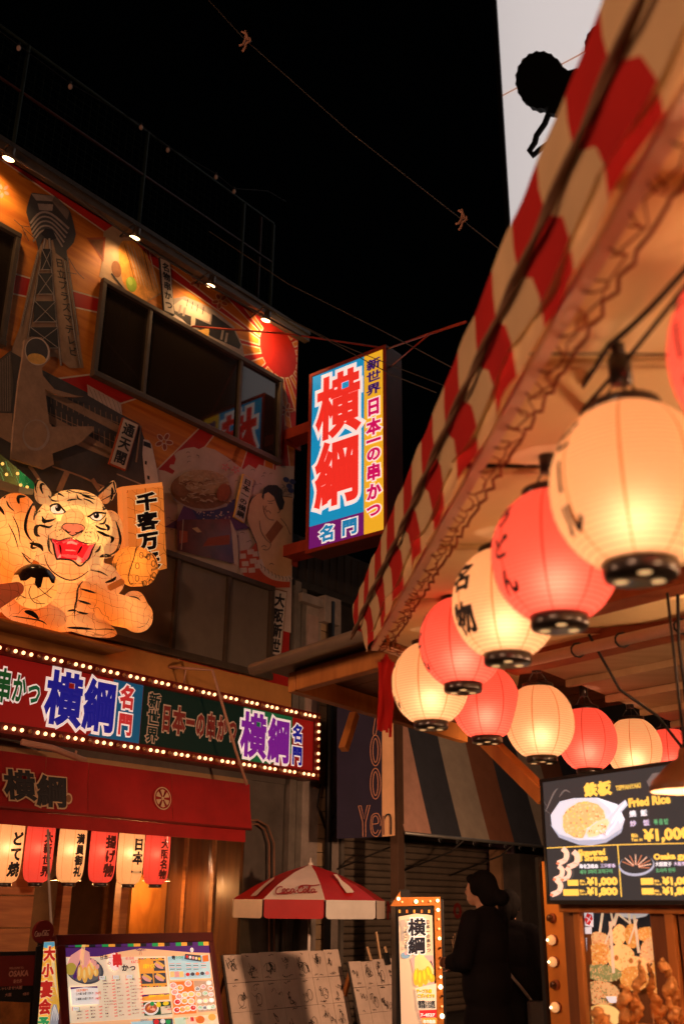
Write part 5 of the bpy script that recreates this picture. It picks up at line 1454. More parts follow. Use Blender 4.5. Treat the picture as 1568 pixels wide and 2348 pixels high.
for k in range(230):
    x, y = random.uniform(380, 770), random.uniform(365, 700)
    if inside(x, y, ricep): pc.ell(x, y, random.uniform(5, 12), random.uniform(4, 7), random.choice((T_RICE2, T_RICE2, T_RICE3, T_RICE, T_Y)), 7, random.uniform(0, 3), up=(k % 30 == 0))
pc.up()
pc.fill([(940, 355), (962, 400), (880, 490), (830, 590), (780, 640), (690, 700), (620, 700), (580, 670), (600, 610), (680, 550), (770, 520), (810, 490), (880, 400)], T_PLATE)
pc.fill([(620, 600), (700, 545), (780, 520), (800, 560), (770, 620), (680, 680), (610, 690), (590, 650)], T_RICE2)
for k in range(40): pc.ell(random.uniform(610, 780), random.uniform(560, 670), 9, 6, random.choice((T_RICE, T_RICE3, T_W)), 7, random.uniform(0, 3), up=False)
pc.up(); pc.line([(945, 370), (860, 480), (815, 560)], 10, T_W, True)
for cx, cy, rr in ((385, 850, 1.0), (480, 880, 1.05), (350, 1000, 0.9), (415, 1010, 0.8), (330, 1130, 1.0)):
    pc.line([(cx - 5, cy - 62 * rr), (cx + 32 * rr, cy - 20 * rr), (cx + 18 * rr, cy + 40 * rr), (cx - 48 * rr, cy + 72 * rr)], 46 * rr, T_SHR, False, False); pc.up()
    for j in range(4): pc.line([(cx + 2 + j * 4 - 16 * (j > 2), cy - 30 * rr + j * 24), (cx + 46 * rr - 14 * (j > 1), cy - 30 * rr + j * 26)], 5, T_SHR2 if j == 3 else T_RICE2, False)
    pc.ell(cx - 46 * rr, cy + 72 * rr, 16, 12, T_SHR2, 8, up=True)
pc.ell(1040, 940, 160, 95, T_PLS, 24, -0.08); pc.ell(1040, 928, 150, 84, T_BG, 24, -0.08)
for k in range(9):
    a = -2.9 + k * 0.42
    pc.line([(1035 + 25 * math.cos(a), 950 + 16 * math.sin(a)), (1040 + 130 * math.cos(a), 925 + 82 * math.sin(a))], 50, T_MEAT2 if k % 2 else T_MEAT, True, True)
pc.build('food_picture', scn)
tl_ = MB()
def tvp(x, y): return TV.uv(*ZS(x, y))
def tvtext(st_, x, y, x2, hpx, m, bold=0.03):
    a, bb = tvp(x, y); a2 = tvp(x2, y)[0]; hh = tvp(x, y - hpx)[1] - bb
    v, _ = glyph(st_, bold, 2); hm = v[:, 1].max()
    put_text(tl_, st_, TV, a, bb, hh / hm, 0.0045, m, bold, 0.001, fit=a2 - a)
def tvchar(ch, x, y, w_, h_, m, bold=0.05):
    a, bb = tvp(x, y); a2 = tvp(x + w_, y)[0]; b2 = tvp(x, y - h_)[1]; put_glyph(tl_, ch, TV, a, bb, a2 - a, b2 - bb, 0.0045, m, bold, 0.001)
tvchar('鉄', 585, 330, 112, 120, T_Y, 0.07); tvchar('板', 705, 318, 118, 122, T_Y, 0.07)
tvtext('TEPPANYAKI', 862, 272, 1085, 42, T_Y, 0.02); tvtext('Fried Rice', 975, 418, 1355, 75, T_Y, 0.055)
tvchar('焼', 985, 510, 58, 58, T_W, 0.04); tvchar('飯', 1085, 502, 58, 58, T_W, 0.04); tvchar('炒', 990, 596, 56, 56, T_LAV, 0.03); tvchar('饭', 1108, 588, 56, 56, T_LAV, 0.03)
for k, ch in enumerate('볶음밥'): tvchar(ch, 1200 + k * 46, 580 - k * 2, 44, 54, T_G, 0.03)
tvtext('税込', 1000, 690, 1060, 34, T_Y, 0.03); tvtext('Tax in', 1000, 725, 1100, 26, T_Y, 0.03)
tvtext('¥1,000', 1120, 722, 1530, 105, T_Y, 0.05)
tvtext('Skewered', 528, 855, 768, 56, T_Y, 0.05); tvtext('3 Shrimps', 535, 902, 790, 48, T_Y, 0.05)
for k, ch in enumerate('海老3尾串'): tvchar(ch, 537 + k * 34, 968, 32, 40, T_W, 0.03)
for k, ch in enumerate('三只虾串'): tvchar(ch, 725 + k * 34, 962, 32, 38, T_LAV, 0.02)
tvtext('새우 3마리 꼬치구이', 540, 1015, 832, 36, T_G, 0.02)
for yy_, v_ in ((1115, '¥1,000'), (1203, '¥1,800')):
    tvtext(v_, 612, yy_, 880, 68, T_Y, 0.06); tvtext(v_, 1285, yy_ - 4, 1560, 68, T_Y, 0.06)
    for xa in (540, 1205): tvtext('税込', xa, yy_ - 28, xa + 45, 20, T_Y, 0.03); tvtext('Tax in', xa, yy_, xa + 65, 18, T_Y, 0.03)
tvtext('Osaka gyoza', 1200, 888, 1600, 52, T_Y, 0.05)
for k, ch in enumerate('大阪餃子'): tvchar(ch, 1215 + k * 37, 950, 36, 42, T_W, 0.03)
for k, ch in enumerate('大阪饺子'): tvchar(ch, 1380 + k * 36, 944, 34, 38, T_LAV, 0.02)
tvtext('오사카 만두', 1218, 1002, 1398, 36, T_G, 0.02)
tl_.build('lettering', scn)
for x0_, x1_, y0_, y1_ in ((433, 524, 1068, 1122), (396, 528, 1152, 1210), (1088, 1192, 1052, 1112), (1096, 1198, 1142, 1200)):
    b = MB(); p_ = tvp(x0_, y1_); q_ = tvp(x1_, y0_); b.fbox(TV, p_[0], q_[0], p_[1], q_[1], 0.004, 0.0048, T_Y); b.build('option_box', scn)
b = MB(); b.fbox(TV, a0 + 0.2, a0 + 0.5, b0 + 0.1, b0 + 0.35, -0.12, -0.0505, M_STEEL); b.build('wall_bracket', tv)

# ------------------------------------------------------------------ stall front below the screen
def tvu(px, py, off=0): return TV.uv(px, py, off)
zb = -0.62
fr0 = TV.O.z
ctr = thing('stall_counter', 'wooden stall front with dark posts under the menu screen', 'counter', TV.p(0.4, -fr0, -0.2))
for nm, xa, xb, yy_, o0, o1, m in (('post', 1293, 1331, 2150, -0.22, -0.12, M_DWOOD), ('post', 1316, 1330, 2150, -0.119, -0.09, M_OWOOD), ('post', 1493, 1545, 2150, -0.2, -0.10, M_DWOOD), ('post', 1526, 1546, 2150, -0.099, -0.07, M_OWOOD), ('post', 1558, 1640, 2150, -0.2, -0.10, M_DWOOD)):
    ua_, ub_ = tvu(xa, yy_, o1)[0], tvu(xb, yy_, o1)[0]
    b = MB(); b.fbox(TV, ua_, ub_, -fr0 + 0.004, -0.10 if o1 < -0.1 else tvu(1400, 2088, -0.1)[1] - 0.004, o0, o1, m); b.build(nm, ctr, bevel=0.006)
z1_ = tvu(1400, 2080, -0.1)[1]
b = MB(); b.fbox(TV, tvu(1293, 2085, -0.1)[0], tvu(1640, 2085, -0.1)[0], z1_ - 0.03, z1_ + 0.05, -0.119, -0.06, M_OWOOD); b.build('cross_rail', ctr, bevel=0.006)
b = MB(); b.fbox(TV, tvu(1331, 2150, -0.2)[0], tvu(1640, 2150, -0.2)[0], -fr0 + 0.004, z1_, -0.26, -0.23, M_DWOOD); b.build('back_board', ctr)
kp = [at_d(1350, 2362, 4.32), at_d(1580, 2362, 4.32)]
ka = [(p - TV.O).dot(TV.ex) for p in kp]; ko = [(p - TV.O).dot(TV.n) for p in kp]; KZ = min(p.z for p in kp)
b = MB(); b.fbox(TV, min(ka) - 0.08, max(ka) + 0.4, -fr0 + 0.004, KZ - fr0 - 0.03, min(ko) - 0.03, max(ko) + 0.05, M_DWOOD); b.build('counter_box', ctr, bevel=0.01)
b = MB(); b.fbox(TV, min(ka) - 0.10, max(ka) + 0.42, KZ - fr0 - 0.028, KZ - fr0, min(ko) - 0.05, max(ko) + 0.07, M_OWOOD); b.build('counter_top', ctr, bevel=0.006)
# orange board with bulbs
ob = thing('bulb_board', 'orange lit upright board with clear bulbs left of the stall posts', 'sign', TV.p(-0.05, -fr0, -0.3))
ua_, ub_ = tvu(1241, 1980, -0.24)[0], tvu(1292, 2090, -0.24)[0]
zt_ = tvu(1243, 1976, -0.24)[1]
M_OBRD = mat('orange_painted_board', (0.62, 0.22, 0.04), 0.4, 0.1, 3)
b = MB(); b.fbox(TV, ua_, ub_, -fr0 + 0.004, zt_, -0.32, -0.24, M_OBRD); b.build('board', ob, bevel=0.004)
b = MB(); b.fbox(TV, ua_ - 0.03, ua_ - 0.002, -fr0 + 0.004, zt_ + 0.02, -0.33, -0.22, M_BLACK); b.build('edge_frame', ob)
M_CLEARB = lit('clear_bulb', (1.0, 0.5, 0.18), 0.55, 0.08); M_DULLB = mat('dull_bulb', (0.08, 0.03, 0.012), 0.1, 0.0, spec=0.6)
for k, (zx, zy, on) in enumerate(((292, 1410, 0), (306, 1605, 1), (318, 1800, 1), (324, 2005, 0), (338, 2205, 1))):
    u_, v_ = tvu(*ZS(zx, zy), -0.235)
    b = MB(); b.ball(TV.p(u_, v_, -0.215), 0.026 if on else 0.02, M_CLEARB if on else M_DULLB, 12); bo = b.build('bulb', ob)
    b = MB(); b.lathe([(0.0, 0), (0.026, 0.0), (0.026, 0.012), (0.018, 0.018)], M_BEAM, 14, TV.p(u_, v_, -0.2398), axis=TV.n); b.build('socket', bo)
    if on:
        b = MB(); b.ball(TV.p(u_, v_, -0.187), 0.006, lit('filament_glow', (1.0, 0.75, 0.5), 6.0), 8); b.build('filament', bo)
lamp('bulb_light', 'POINT', TV.p(ua_ + 0.05, -0.15, 0.05), 2.5, (1.0, 0.5, 0.18), ob, 0.05)
# ------------------------------------------------------------------ poster of fried skewers
po = thing('skewer_poster', 'backlit poster of golden fried skewers between the stall posts', 'poster', TV.p(0.3, -0.9, -0.2))
PO = Frame(TV.p(0, 0, -0.20), TV.ex)
pa, pt_ = PO.uv(*ZS(520, 1300)); pb_ = PO.uv(*ZS(1265, 1600))[0]
P_S = 0.62
K_BG = lit('poster_black', (0.012, 0.012, 0.014), P_S); K_F1 = lit('poster_fry', (0.72, 0.31, 0.06), P_S); K_F2 = lit('poster_fry_light', (0.90, 0.55, 0.20), P_S); K_F3 = lit('poster_fry_brown', (0.45, 0.16, 0.03), P_S)
K_ST = lit('poster_stick', (0.85, 0.58, 0.36), P_S); K_GRN = lit('poster_green', (0.25, 0.24, 0.08), P_S); K_CRM = lit('poster_cream', (0.9, 0.65, 0.22), P_S); K_W = lit('poster_white', (0.85, 0.83, 0.86), P_S); K_RD = lit('poster_red', (0.65, 0.02, 0.02), P_S); K_BL = lit('poster_slate', (0.18, 0.26, 0.32), P_S); K_CR = lit('poster_crumb', (0.75, 0.42, 0.18), P_S); K_PLT = lit('poster_plate', (0.55, 0.52, 0.5), P_S)
b = MB(); b.fbox(PO, pa, pb_ + 0.02, -0.62, pt_, -0.012, -0.003, K_BG); psh = b.build('sheet', po)
pc = Pic(PO, 0.0, ZS, 0.0005)
pc.fill([(765, 1310), (1190, 1335), (1120, 1395), (1000, 1420), (880, 1390)], K_PLT)
def stick(x0, y0, x1, y1, w_=22): pc.line([(x0, y0), (x1, y1)], w_, K_ST, True, False)
stick(745, 1310, 712, 1540); stick(890, 1320, 840, 1480, 18); stick(805, 1320, 835, 1480, 18); stick(965, 1330, 985, 1480, 20); stick(870, 1370, 985, 1460, 16); stick(1205, 1410, 1190, 1580, 16)
def crumb_blob(cx, cy, rx, ry, rot, base, n, cols, s=9):
    pc.ell(cx, cy, rx, ry, base, 26, rot)
    c_, s_2 = math.cos(rot), math.sin(rot)
    for k in range(n):
        a, r_ = random.uniform(0, 6.283), math.sqrt(random.random()) * 1.02
        x, y = rx * r_ * math.cos(a), ry * r_ * math.sin(a)
        pc.ell(cx + x * c_ - y * s_2, cy + x * s_2 + y * c_, random.uniform(0.5, 1.2) * s, random.uniform(0.3, 0.7) * s, random.choice(cols), 6, random.uniform(0, 3), up=(k % 40 == 0))
    pc.up()
G3 = (K_F1, K_F2, K_F3, K_CR)
crumb_blob(560, 1640, 70, 100, 0, K_F3, 60, G3); crumb_blob(710, 1610, 100, 75, 0.3, K_CR, 120, (K_CR, K_F3, K_F2)); crumb_blob(885, 1560, 65, 95, 0.1, K_F2, 50, (K_F2, K_F1)); crumb_blob(1000, 1570, 65, 110, -0.1, K_F1, 70, (K_F2, K_F1, K_F3))
crumb_blob(1150, 1560, 105, 70, 0.2, K_F1, 80, (K_F2, K_F1, K_CR)); crumb_blob(700, 1740, 105, 110, 0.5, K_F1, 190, G3, 11); crumb_blob(1160, 1700, 85, 125, 0.3, K_CR, 150, (K_CR, K_F3, K_F2))
crumb_blob(900, 1760, 120, 120, 0.0, K_F2, 120, (K_F2, K_F1, K_F2)); crumb_blob(1030, 1840, 130, 90, 0.2, K_F2, 90, (K_F2, K_F1)); crumb_blob(1020, 1950, 130, 110, 0.1, K_F1, 150, G3); crumb_blob(1230, 1980, 70, 190, -0.1, K_F1, 170, G3)
crumb_blob(740, 1900, 170, 75, 0.1, K_GRN, 240, (K_GRN, K_CR, lit('poster_olive', (0.4, 0.36, 0.16), P_S)), 10); crumb_blob(720, 2080, 170, 110, 0.1, K_CR, 260, (K_CR, K_GRN, K_F3), 10)
for x, y in ((860, 1765), (990, 1790)): pc.ell(x, y, 20, 26, K_F3, 9)
stick(805, 1440, 835, 1900, 26); stick(1018, 1385, 1060, 1720, 24); stick(870, 1350, 760, 1640, 18); stick(1045, 1420, 970, 1640, 16)
pc.ell(735, 2290, 165, 110, K_CRM, 26)
pc.fill([(515, 1295), (655, 1305), (655, 1490), (530, 1470)], K_W); pc.fill([(575, 1420), (600, 1365), (640, 1380), (650, 1420), (620, 1475), (590, 1460)], K_RD)
pc.line([(590, 1400), (640, 1440)], 6, K_W, False); pc.line([(630, 1390), (600, 1450)], 6, K_W, False)
pc.fill([(530, 1590), (595, 1585), (600, 1870), (545, 1820)], K_W); pc.ell(552, 1660, 24, 50, K_CRM, 16, up=True); pc.ell(552, 1660, 15, 34, K_W, 16); pc.fill([(550, 1830), (605, 1845), (610, 2045), (560, 2040)], K_BL)
pc.fill([(530, 1490), (640, 1490), (640, 1550), (535, 1550)], K_W); pc.fill([(765, 2110), (860, 2110), (860, 2165), (800, 2165)], K_W)
pc.build('skewer_picture', psh)
tl_ = MB()
for ch, x, y in (('本', 532, 1548), ('店', 588, 1548), ('一', 770, 2150), ('名', 812, 2160)):
    p_ = PO.uv(*ZS(x, y)); q_ = PO.uv(*ZS(x + 48, y - 50)); put_glyph(tl_, ch, PO, p_[0], p_[1], q_[0] - p_[0], q_[1] - p_[1], 0.036, K_BG, 0.05, 0.001)
tl_.build('lettering', psh)
# ------------------------------------------------------------------ fried skewers standing on the counter, close and out of focus
M_FRIED = mat('deep_fried_batter', (0.40, 0.16, 0.035), 0.55, 0.45, 18, 0.9, 25); M_FRIED2 = mat('deep_fried_crust', (0.50, 0.24, 0.07), 0.5, 0.45, 16, 0.9, 25)
def fried(lab, px, top, bot, zc, lean, r, m):
    p0_, p1_ = at_d(px + lean, bot, zc), at_d(px, top, zc)
    t = thing('fried_skewer', lab, 'fried skewer', p0_, 'fried skewers displayed on the counter')
    bm = bmesh.new(); n = 20
    for i in range(n):
        s_ = i / (n - 1); c = p0_.lerp(p1_, s_) + Vector((math.sin(i * 0.55 + px) + random.uniform(-.4, .4), 0, 0)) * r * 0.5
        rr = r * (0.62 + 0.22 * math.sin(i * 0.7 + px) + 0.2 * random.random()) * (0.55 if i > n - 3 else 1)
        bmesh.ops.create_icosphere(bm, subdivisions=2, radius=rr, matrix=Matrix.Translation(c))
    ft = remesh(bm, 'batter', r * 0.16, 3, t, m)
    dv_ = ft.modifiers.new('crag', 'DISPLACE'); tx3 = bpy.data.textures.get('crag') or bpy.data.textures.new('crag', 'CLOUDS'); tx3.noise_scale = 0.022; tx3.noise_depth = 3
    dv_.texture = tx3; dv_.strength = r * 0.9; dv_.mid_level = 0.5; dv_.texture_coords = 'GLOBAL'
    b = MB(); b.tube([p0_ - Vector((0, 0, max(0.0, p0_.z - KZ))), p0_.lerp(p1_, 0.3)], 0.003, M_TAN, 5); b.build('stick', t)
random.seed(21)
for k, (px, top, bot, lean, r, lab) in enumerate(((1470, 2208, 2330, -14, 0.022, 'tall forked fried skewer in front of the poster, nearest its centre'), (1489, 2212, 2330, 8, 0.018, 'slim fried skewer touching the right side of the tall forked one'), (1528, 2205, 2330, 12, 0.026, 'fat fried skewer right of the poster edge'),
        (1545, 2260, 2345, 10, 0.020, 'short fried skewer at the far right end of the counter row'), (1432, 2262, 2345, -4, 0.026, 'rounded fried skewer left of the tall forked one'), (1455, 2290, 2350, 0, 0.024, 'low dark fried skewer below the rounded one'), (1378, 2322, 2352, 0, 0.030, 'low broad fried skewer at the left end of the row'), (1510, 2285, 2350, 4, 0.024, 'low fried skewer between the slim and the fat one'))):
    fried(lab, px, top, bot, 4.3, lean, r, M_FRIED if k % 2 else M_FRIED2)
# orange diagonal brace from the stall
b = MB(); b.bar(at_d(1085, 1668, 6.4), at_d(1252, 1832, 5.75), 0.085, 0.085, M_OWOOD)
tag(b.build('diagonal_brace', bevel=0.006), 'orange wooden diagonal brace below the lanterns left of the screen', 'brace')
b = MB(); b.box(TV.p(-0.02, -fr0 + 0.004, -0.5), TV.ex * 0.08, (0, 0, 1.5), TV.n * 0.08, M_DWOOD)
b.build('corner_post', st, bevel=0.006)

# ------------------------------------------------------------------ small wooden eave left of the canopy corner
ev = thing('wooden_eave', 'small wooden porch roof with orange beams behind the canopy corner', 'porch roof', at_z(600, 1545, 2.95))
c0_ = at_z(598, 1535, 2.95); da, dc = yawdir(33), yawdir(143.5)
b = MB(); b.box(c0_, da * 3.0, dc * 2.4, (0, 0, 0.05), mat('eave_metal', (0.11, 0.085, 0.065), 0.5, 0.2, 4)); b.build('roof_slab', ev, bevel=0.008)
b = MB(); b.tube([c0_ - dc * 0.05 - da * 0.04, c0_ + dc * 2.4 - da * 0.04], 0.045, mat('eave_gutter', (0.16, 0.12, 0.085), 0.5, 0.2, 4), 10); b.build('gutter', ev)
i0 = c0_ + da * 0.16 + dc * 0.17
for k in range(9):
    b = MB(); b.box(c0_ + da * (0.2 + k * 0.31) + dc * 0.2 - Vector((0, 0, 0.022)), da * 0.3, dc * 2.1, (0, 0, 0.02), M_DWOOD); b.build('soffit_board', ev)
b = MB(); b.box(i0 - Vector((0, 0, 0.16)), da * 2.6, dc * 0.09, (0, 0, 0.135), M_OWOOD); b.build('beam', ev, bevel=0.008)
b = MB(); b.box(i0 - Vector((0, 0, 0.155)) + dc * 0.092, da * 0.09, dc * 2.0, (0, 0, 0.13), M_OWOOD); b.build('beam', ev, bevel=0.008)
b = MB(); b.bar(i0 + da * 0.85 + Vector((0, 0, -0.17)), i0 + da * 0.7 + Vector((0, 0, -0.45)), 0.06, 0.06, M_OWOOD); b.build('brace', ev, bevel=0.006)
# ------------------------------------------------------------------ the shop beyond the restaurant: pilasters, dark front, shutters
M_PALE = mat('pale_render', (0.30, 0.25, 0.22), 0.8, 0.25, 4.0, 0.2); M_MOULD = mat('grey_moulding', (0.16, 0.14, 0.12), 0.7, 0.25, 4.0); M_TILE = mat('cream_tile', (0.36, 0.25, 0.15), 0.5, 0.2, 3.0)
M_DARKF = mat('dark_ribbed_metal', (0.035, 0.03, 0.027), 0.6, 0.3, 4.0)
nb = thing('shuttered_shop', 'dark narrow building with pale pilasters and closed grey roller shutters', 'building', FW.p(4.5, 0))
ZT_ = FW.uv(720, 1240, -0.1)[1]
b = MB(); b.fbox(FW, UR + 0.02, 9.5, 0, ZT_, -4.5, -0.12, M_DARKF); b.build('wall', nb)
def col_(x0, x1, ytop, ybot, o0, o1, m, nm, py=1650):
    a_, c_ = FW.uv(x0, py, o1)[0], FW.uv(x1, py, o1)[0]
    zt = FW.uv((x0 + x1) / 2, ytop, o1)[1]; zb_ = 0.0 if ybot is None else FW.uv((x0 + x1) / 2, ybot, o1)[1]
    q = MB(); q.fbox(FW, a_, c_, zb_, zt, o0, o1, m); return q.build(nm, nb, bevel=0.006)
col_(670, 684, 1330, None, -0.119, 0.03, M_MOULD, 'pilaster_moulding'); col_(685, 697, 1345, None, -0.119, -0.01, M_MOULD, 'pilaster_moulding')
col_(698, 733, 1370, None, -0.119, 0.0, M_PALE, 'pilaster_panel'); col_(762, 780, 1380, None, -0.119, 0.02, M_PALE, 'pilaster_panel')
a_t, a_u = FW.uv(735, 1650, 0.02)[0], FW.uv(752, 1650, 0.02)[0]
for k in range(30):
    q = MB(); q.fbox(FW, a_t, a_u, 0.004 + k * 0.175, 0.17 + k * 0.175, -0.119, 0.0 + 0.004 * (k % 2), M_TILE); q.build('tile', nb, bevel=0.004)
b = MB(); pa_ = FW.uv(757, 1700, 0.1)[0]; b.tube([FW.p(pa_, 0.02, 0.09), FW.p(pa_, 5.5, 0.09)], 0.05, M_BLACK, 10); b.build('drain_pipe', nb)
for k in range(15):                                   # ribs of the dark upper cladding
    a_ = UR + 0.1 + k * 0.17
    b = MB(); b.fbox(FW, a_, a_ + 0.02, 5.72, ZT_ - 0.05, -0.119, -0.09, M_DARKF); b.build('cladding_rib', nb)
b = MB(); b.fbox(FW, UR + 0.03, 5.3, 5.60, 5.70, -0.119, 0.02, M_STEEL); b.build('cornice', nb)
col_(690, 741, 1365, 1385, -0.119, 0.10, M_PALE, 'capital', 1500); col_(745, 782, 1370, 1430, -0.119, 0.12, M_PALE, 'vent_box', 1400)
x0_, x1_ = FW.uv(704, 1600, 0.03)[0], FW.uv(728, 1600, 0.03)[0]
b = MB(); b.fbox(FW, x0_, x1_, 3.6, FW.uv(716, 1410, 0.03)[1], 0.0005, 0.02, mat('faded_pink_panel', (0.40, 0.28, 0.24), 0.7, 0.15)); b.build('inset_panel', nb)
# loose wiring on the pilasters
wr = [at_d(755, 1720, 13.2), at_d(748, 1790, 13.1), at_d(760, 1850, 13.1), at_d(742, 1880, 13.1), at_d(770, 1900, 13.1), at_d(752, 1960, 13.0)]
cable('loose_wiring', 'tangle of thin dark wires hanging down the pale pilaster', 'cable', [FW.hit(735, 1800, 0.05), FW.hit(728, 1850, 0.06), FW.hit(745, 1900, 0.05), FW.hit(768, 1870, 0.06), FW.hit(778, 1820, 0.05), FW.hit(770, 1900, 0.08), FW.hit(748, 1945, 0.1)], 0.012, M_CABLE)
cp = thing('pipe_pair', 'pair of pale bent conduit pipes beside the red awning end', 'pipe', FW.hit(620, 2100, 0.1))
for dx, dy in ((0, 0), (11, 9)):
    b = MB(); b.tube([FW.hit(555, 1893 - dy, 0.05), FW.hit(590, 1890 - dy, 0.05), FW.hit(607 + dx * 0.6, 1903 - dy, 0.05), FW.hit(617 + dx, 1935, 0.05), FW.hit(618 + dx, 2300, 0.05)], 0.014, mat('dull_conduit', (0.22, 0.11, 0.07), 0.6, 0.15), 8); b.build('conduit', cp)
# shutters: slats one by one
M_SHUT = mat('shutter_slat_metal', (0.21, 0.165, 0.125), 0.5, 0.2, 3.0, metal=0.2)
for lo, hi, lab in ((783, 905, 'left'), (927, 1180, 'right')):
    a_, c_ = FW.uv(lo, 2100, -0.08)[0], FW.uv(hi, 2100, -0.08)[0]
    sh = thing('roller_shutter', 'closed grey roller shutter behind the red and white parasol' if lab == 'left' else 'closed wide roller shutter behind the people in black', 'shutter', FW.p((a_ + c_) / 2, 0, -0.08), 'closed roller shutters')
    vs0 = MB(); n_ = 6
    prof_ = [(0.0, -0.112), (0.012, -0.092), (0.045, -0.082), (0.075, -0.088), (0.085, -0.108)]
    for k in range(31):
        q = MB(); z_ = 0.02 + k * 0.0905
        vv = [FW.p(u_, z_ + dz, o_) for u_ in (a_, c_) for dz, o_ in prof_]
        q.add(vv, [(j, j + 1, j + 6, j + 5) for j in range(4)], M_SHUT, False); q.build('slat', sh)
    q = MB(); q.fbox(FW, a_ - 0.07, a_ - 0.005, 0, 2.85, -0.119, -0.04, M_MOULD); q.fbox(FW, c_ + 0.005, c_ + 0.07, 0, 2.85, -0.119, -0.04, M_MOULD); q.build('guide_rail', sh)
    q = MB(); q.fbox(FW, a_ - 0.07, c_ + 0.07, 2.86, 3.15, -0.119, 0.12, M_MOULD); q.build('housing', sh)
# writing on the shutter, mostly hidden
NOU = [FW.uv(x, 2105, -0.07)[0] for x in (888, 905, 1040, 1060)]
t = MB(); put_glyph(t, 'N', FW, NOU[0], 1.28, NOU[1] - NOU[0], 0.24, -0.075, mat('shutter_red_paint', (0.22, 0.02, 0.015), 0.6, 0.1), 0.04); t.build('painted_letter', sh); t = MB(); put_glyph(t, 'O', FW, NOU[2], 1.28, NOU[3] - NOU[2], 0.24, -0.075, MATS['shutter_red_paint'], 0.06)
t.build('painted_letter', sh)
# striped awning of that shop
ZK = zoom(1150, 2700, 1350)
sa = thing('striped_awning', 'sloping awning in broad navy, grey, brown and pink stripes', 'awning', FW.p(5.0, 2.4, 1.0))
zb_ = FW.uv(1000, 1918, 1.15)[1]; zt_ = FW.uv(1000, 1640, 0.72)[1]
bounds = [FW.uv(*ZK(x, 395 + (x - 385) * 0.13), 1.15)[0] for x in (383, 497, 625, 745, 850, 967)]
cols = [mat('dusty_pink_stripe', (0.62, 0.34, 0.25), 0.8, 0.12, 5), mat('navy_stripe', (0.05, 0.055, 0.07), 0.8, 0.15, 5), mat('grey_stripe', (0.42, 0.35, 0.27), 0.8, 0.12, 5), mat('brown_stripe', (0.26, 0.10, 0.05), 0.8, 0.12, 5), mat('navy_stripe', (0.028, 0.032, 0.042)), mat('grey_stripe', (0.22, 0.19, 0.155)), mat('brown_stripe', (0.15, 0.06, 0.035)), mat('navy_stripe', (0.028, 0.032, 0.042))]
step_ = (bounds[-1] - bounds[0]) / 5
allb = bounds + [bounds[-1] + step_, bounds[-1] + 2 * step_, bounds[-1] + 3 * step_]
b = MB()
for k in range(len(allb) - 1):
    vs, fs = [], []
    for i in range(9):
        t = i / 8
        for u_ in (allb[k], allb[k + 1]): vs.append(FW.p(u_, zt_ + (zb_ - zt_) * t - 0.05 * math.sin(math.pi * t), 0.72 + 0.43 * t))
    for i in range(8): fs.append((2 * i, 2 * i + 1, 2 * i + 3, 2 * i + 2))
    b.add(vs, fs, cols[k], True)
b.build('striped_cloth', sa)
b = MB(); b.tube([FW.p(allb[0], zb_, 1.15), FW.p(allb[-1], zb_, 1.15)], 0.022, M_GALV, 8); b.build('front_bar', sa)
b = MB(); b.fbox(FW, allb[0], allb[-1], zt_ - 0.03, zt_ + 0.03, -0.1, 0.74, M_STEEL); b.build('top_box', sa)
for u_ in (allb[0] + 0.03, allb[2] + 0.1, allb[4]):
    b = MB(); b.tube([FW.p(u_, zb_, 1.14), FW.p(u_, zb_ - 0.16, 0.9), FW.p(u_, zb_ - 0.42, 0.02)], 0.012, M_STEEL, 6); b.build('support_arm', sa)
for k in range(7):
    u_ = allb[1] + 0.2 + k * 0.42
    b = MB(); b.tube([FW.p(u_ + 0.03 * math.cos(a), zb_ - 0.05 + 0.03 * math.sin(a), 1.15) for a in [x * 0.7 for x in range(8)]], 0.005, M_GALV, 5); b.build('hook', sa)
b = MB(); a_ = FW.uv(918, 1800, 1.12)[0]; b.fbox(FW, a_ - 0.07, a_ + 0.07, 0.004, FW.uv(918, 1640, 1.12)[1], 1.0, 1.12, mat('brown_post_paint', (0.10, 0.055, 0.035), 0.6, 0.15))
tag(b.build('awning_post', bevel=0.006), 'dark brown square post left of the striped awning', 'post')
# price banner
ZB = zoom(1000, 2500, 500, 1468)
bn = thing('price_banner', 'navy cloth banner with peach side stripe and outlined yen price', 'banner', FW.hit(*ZB(960, 1650), 1.0))
ban = Frame(FW.p(0, 0, 1.0), (FW.ex * 0.96 - FW.n * 0.28))
ban = Frame(FW.hit(*ZB(960, 1650), 1.0), Vector((0.985, -0.17, 0)))
M_BNAVY = mat('banner_navy', (0.022, 0.018, 0.045), 0.8, 0.15, 3, 0.15, 10); M_PEACH = mat('banner_peach', (0.72, 0.42, 0.22), 0.8, 0.1, 3, 0.15, 10); M_OUTL = mat('banner_outline', (0.62, 0.30, 0.18), 0.7, 0.0)
def bquad(x0, y0, x1, y1, x2, y2, x3, y3, m, nm):
    q = MB(); P4 = [ban.hit(*ZB(*c)) for c in ((x0, y0), (x1, y1), (x2, y2), (x3, y3))]
    vs, fs = [], []
    for i in range(9):
        for j in range(7):
            s_, t = j / 6, i / 8
            p_ = P4[0].lerp(P4[1], s_).lerp(P4[3].lerp(P4[2], s_), t)
            vs.append(p_ + ban.n * (0.008 * math.sin(s_ * 5 + t * 2)))
    for i in range(8):
        for j in range(6): k = i * 7 + j; fs.append((k, k + 7, k + 8, k + 1))
    q.add(vs, fs, m, True); q.build(nm, bn)
bquad(680, 150, 1163, 150, 1163, 1648, 680, 1668, M_BNAVY, 'navy_cloth'); bquad(1165, 150, 1280, 150, 1303, 1632, 1165, 1646, M_PEACH, 'peach_stripe')
pc = Pic(ban, 0.018, ZB, 0.0006)
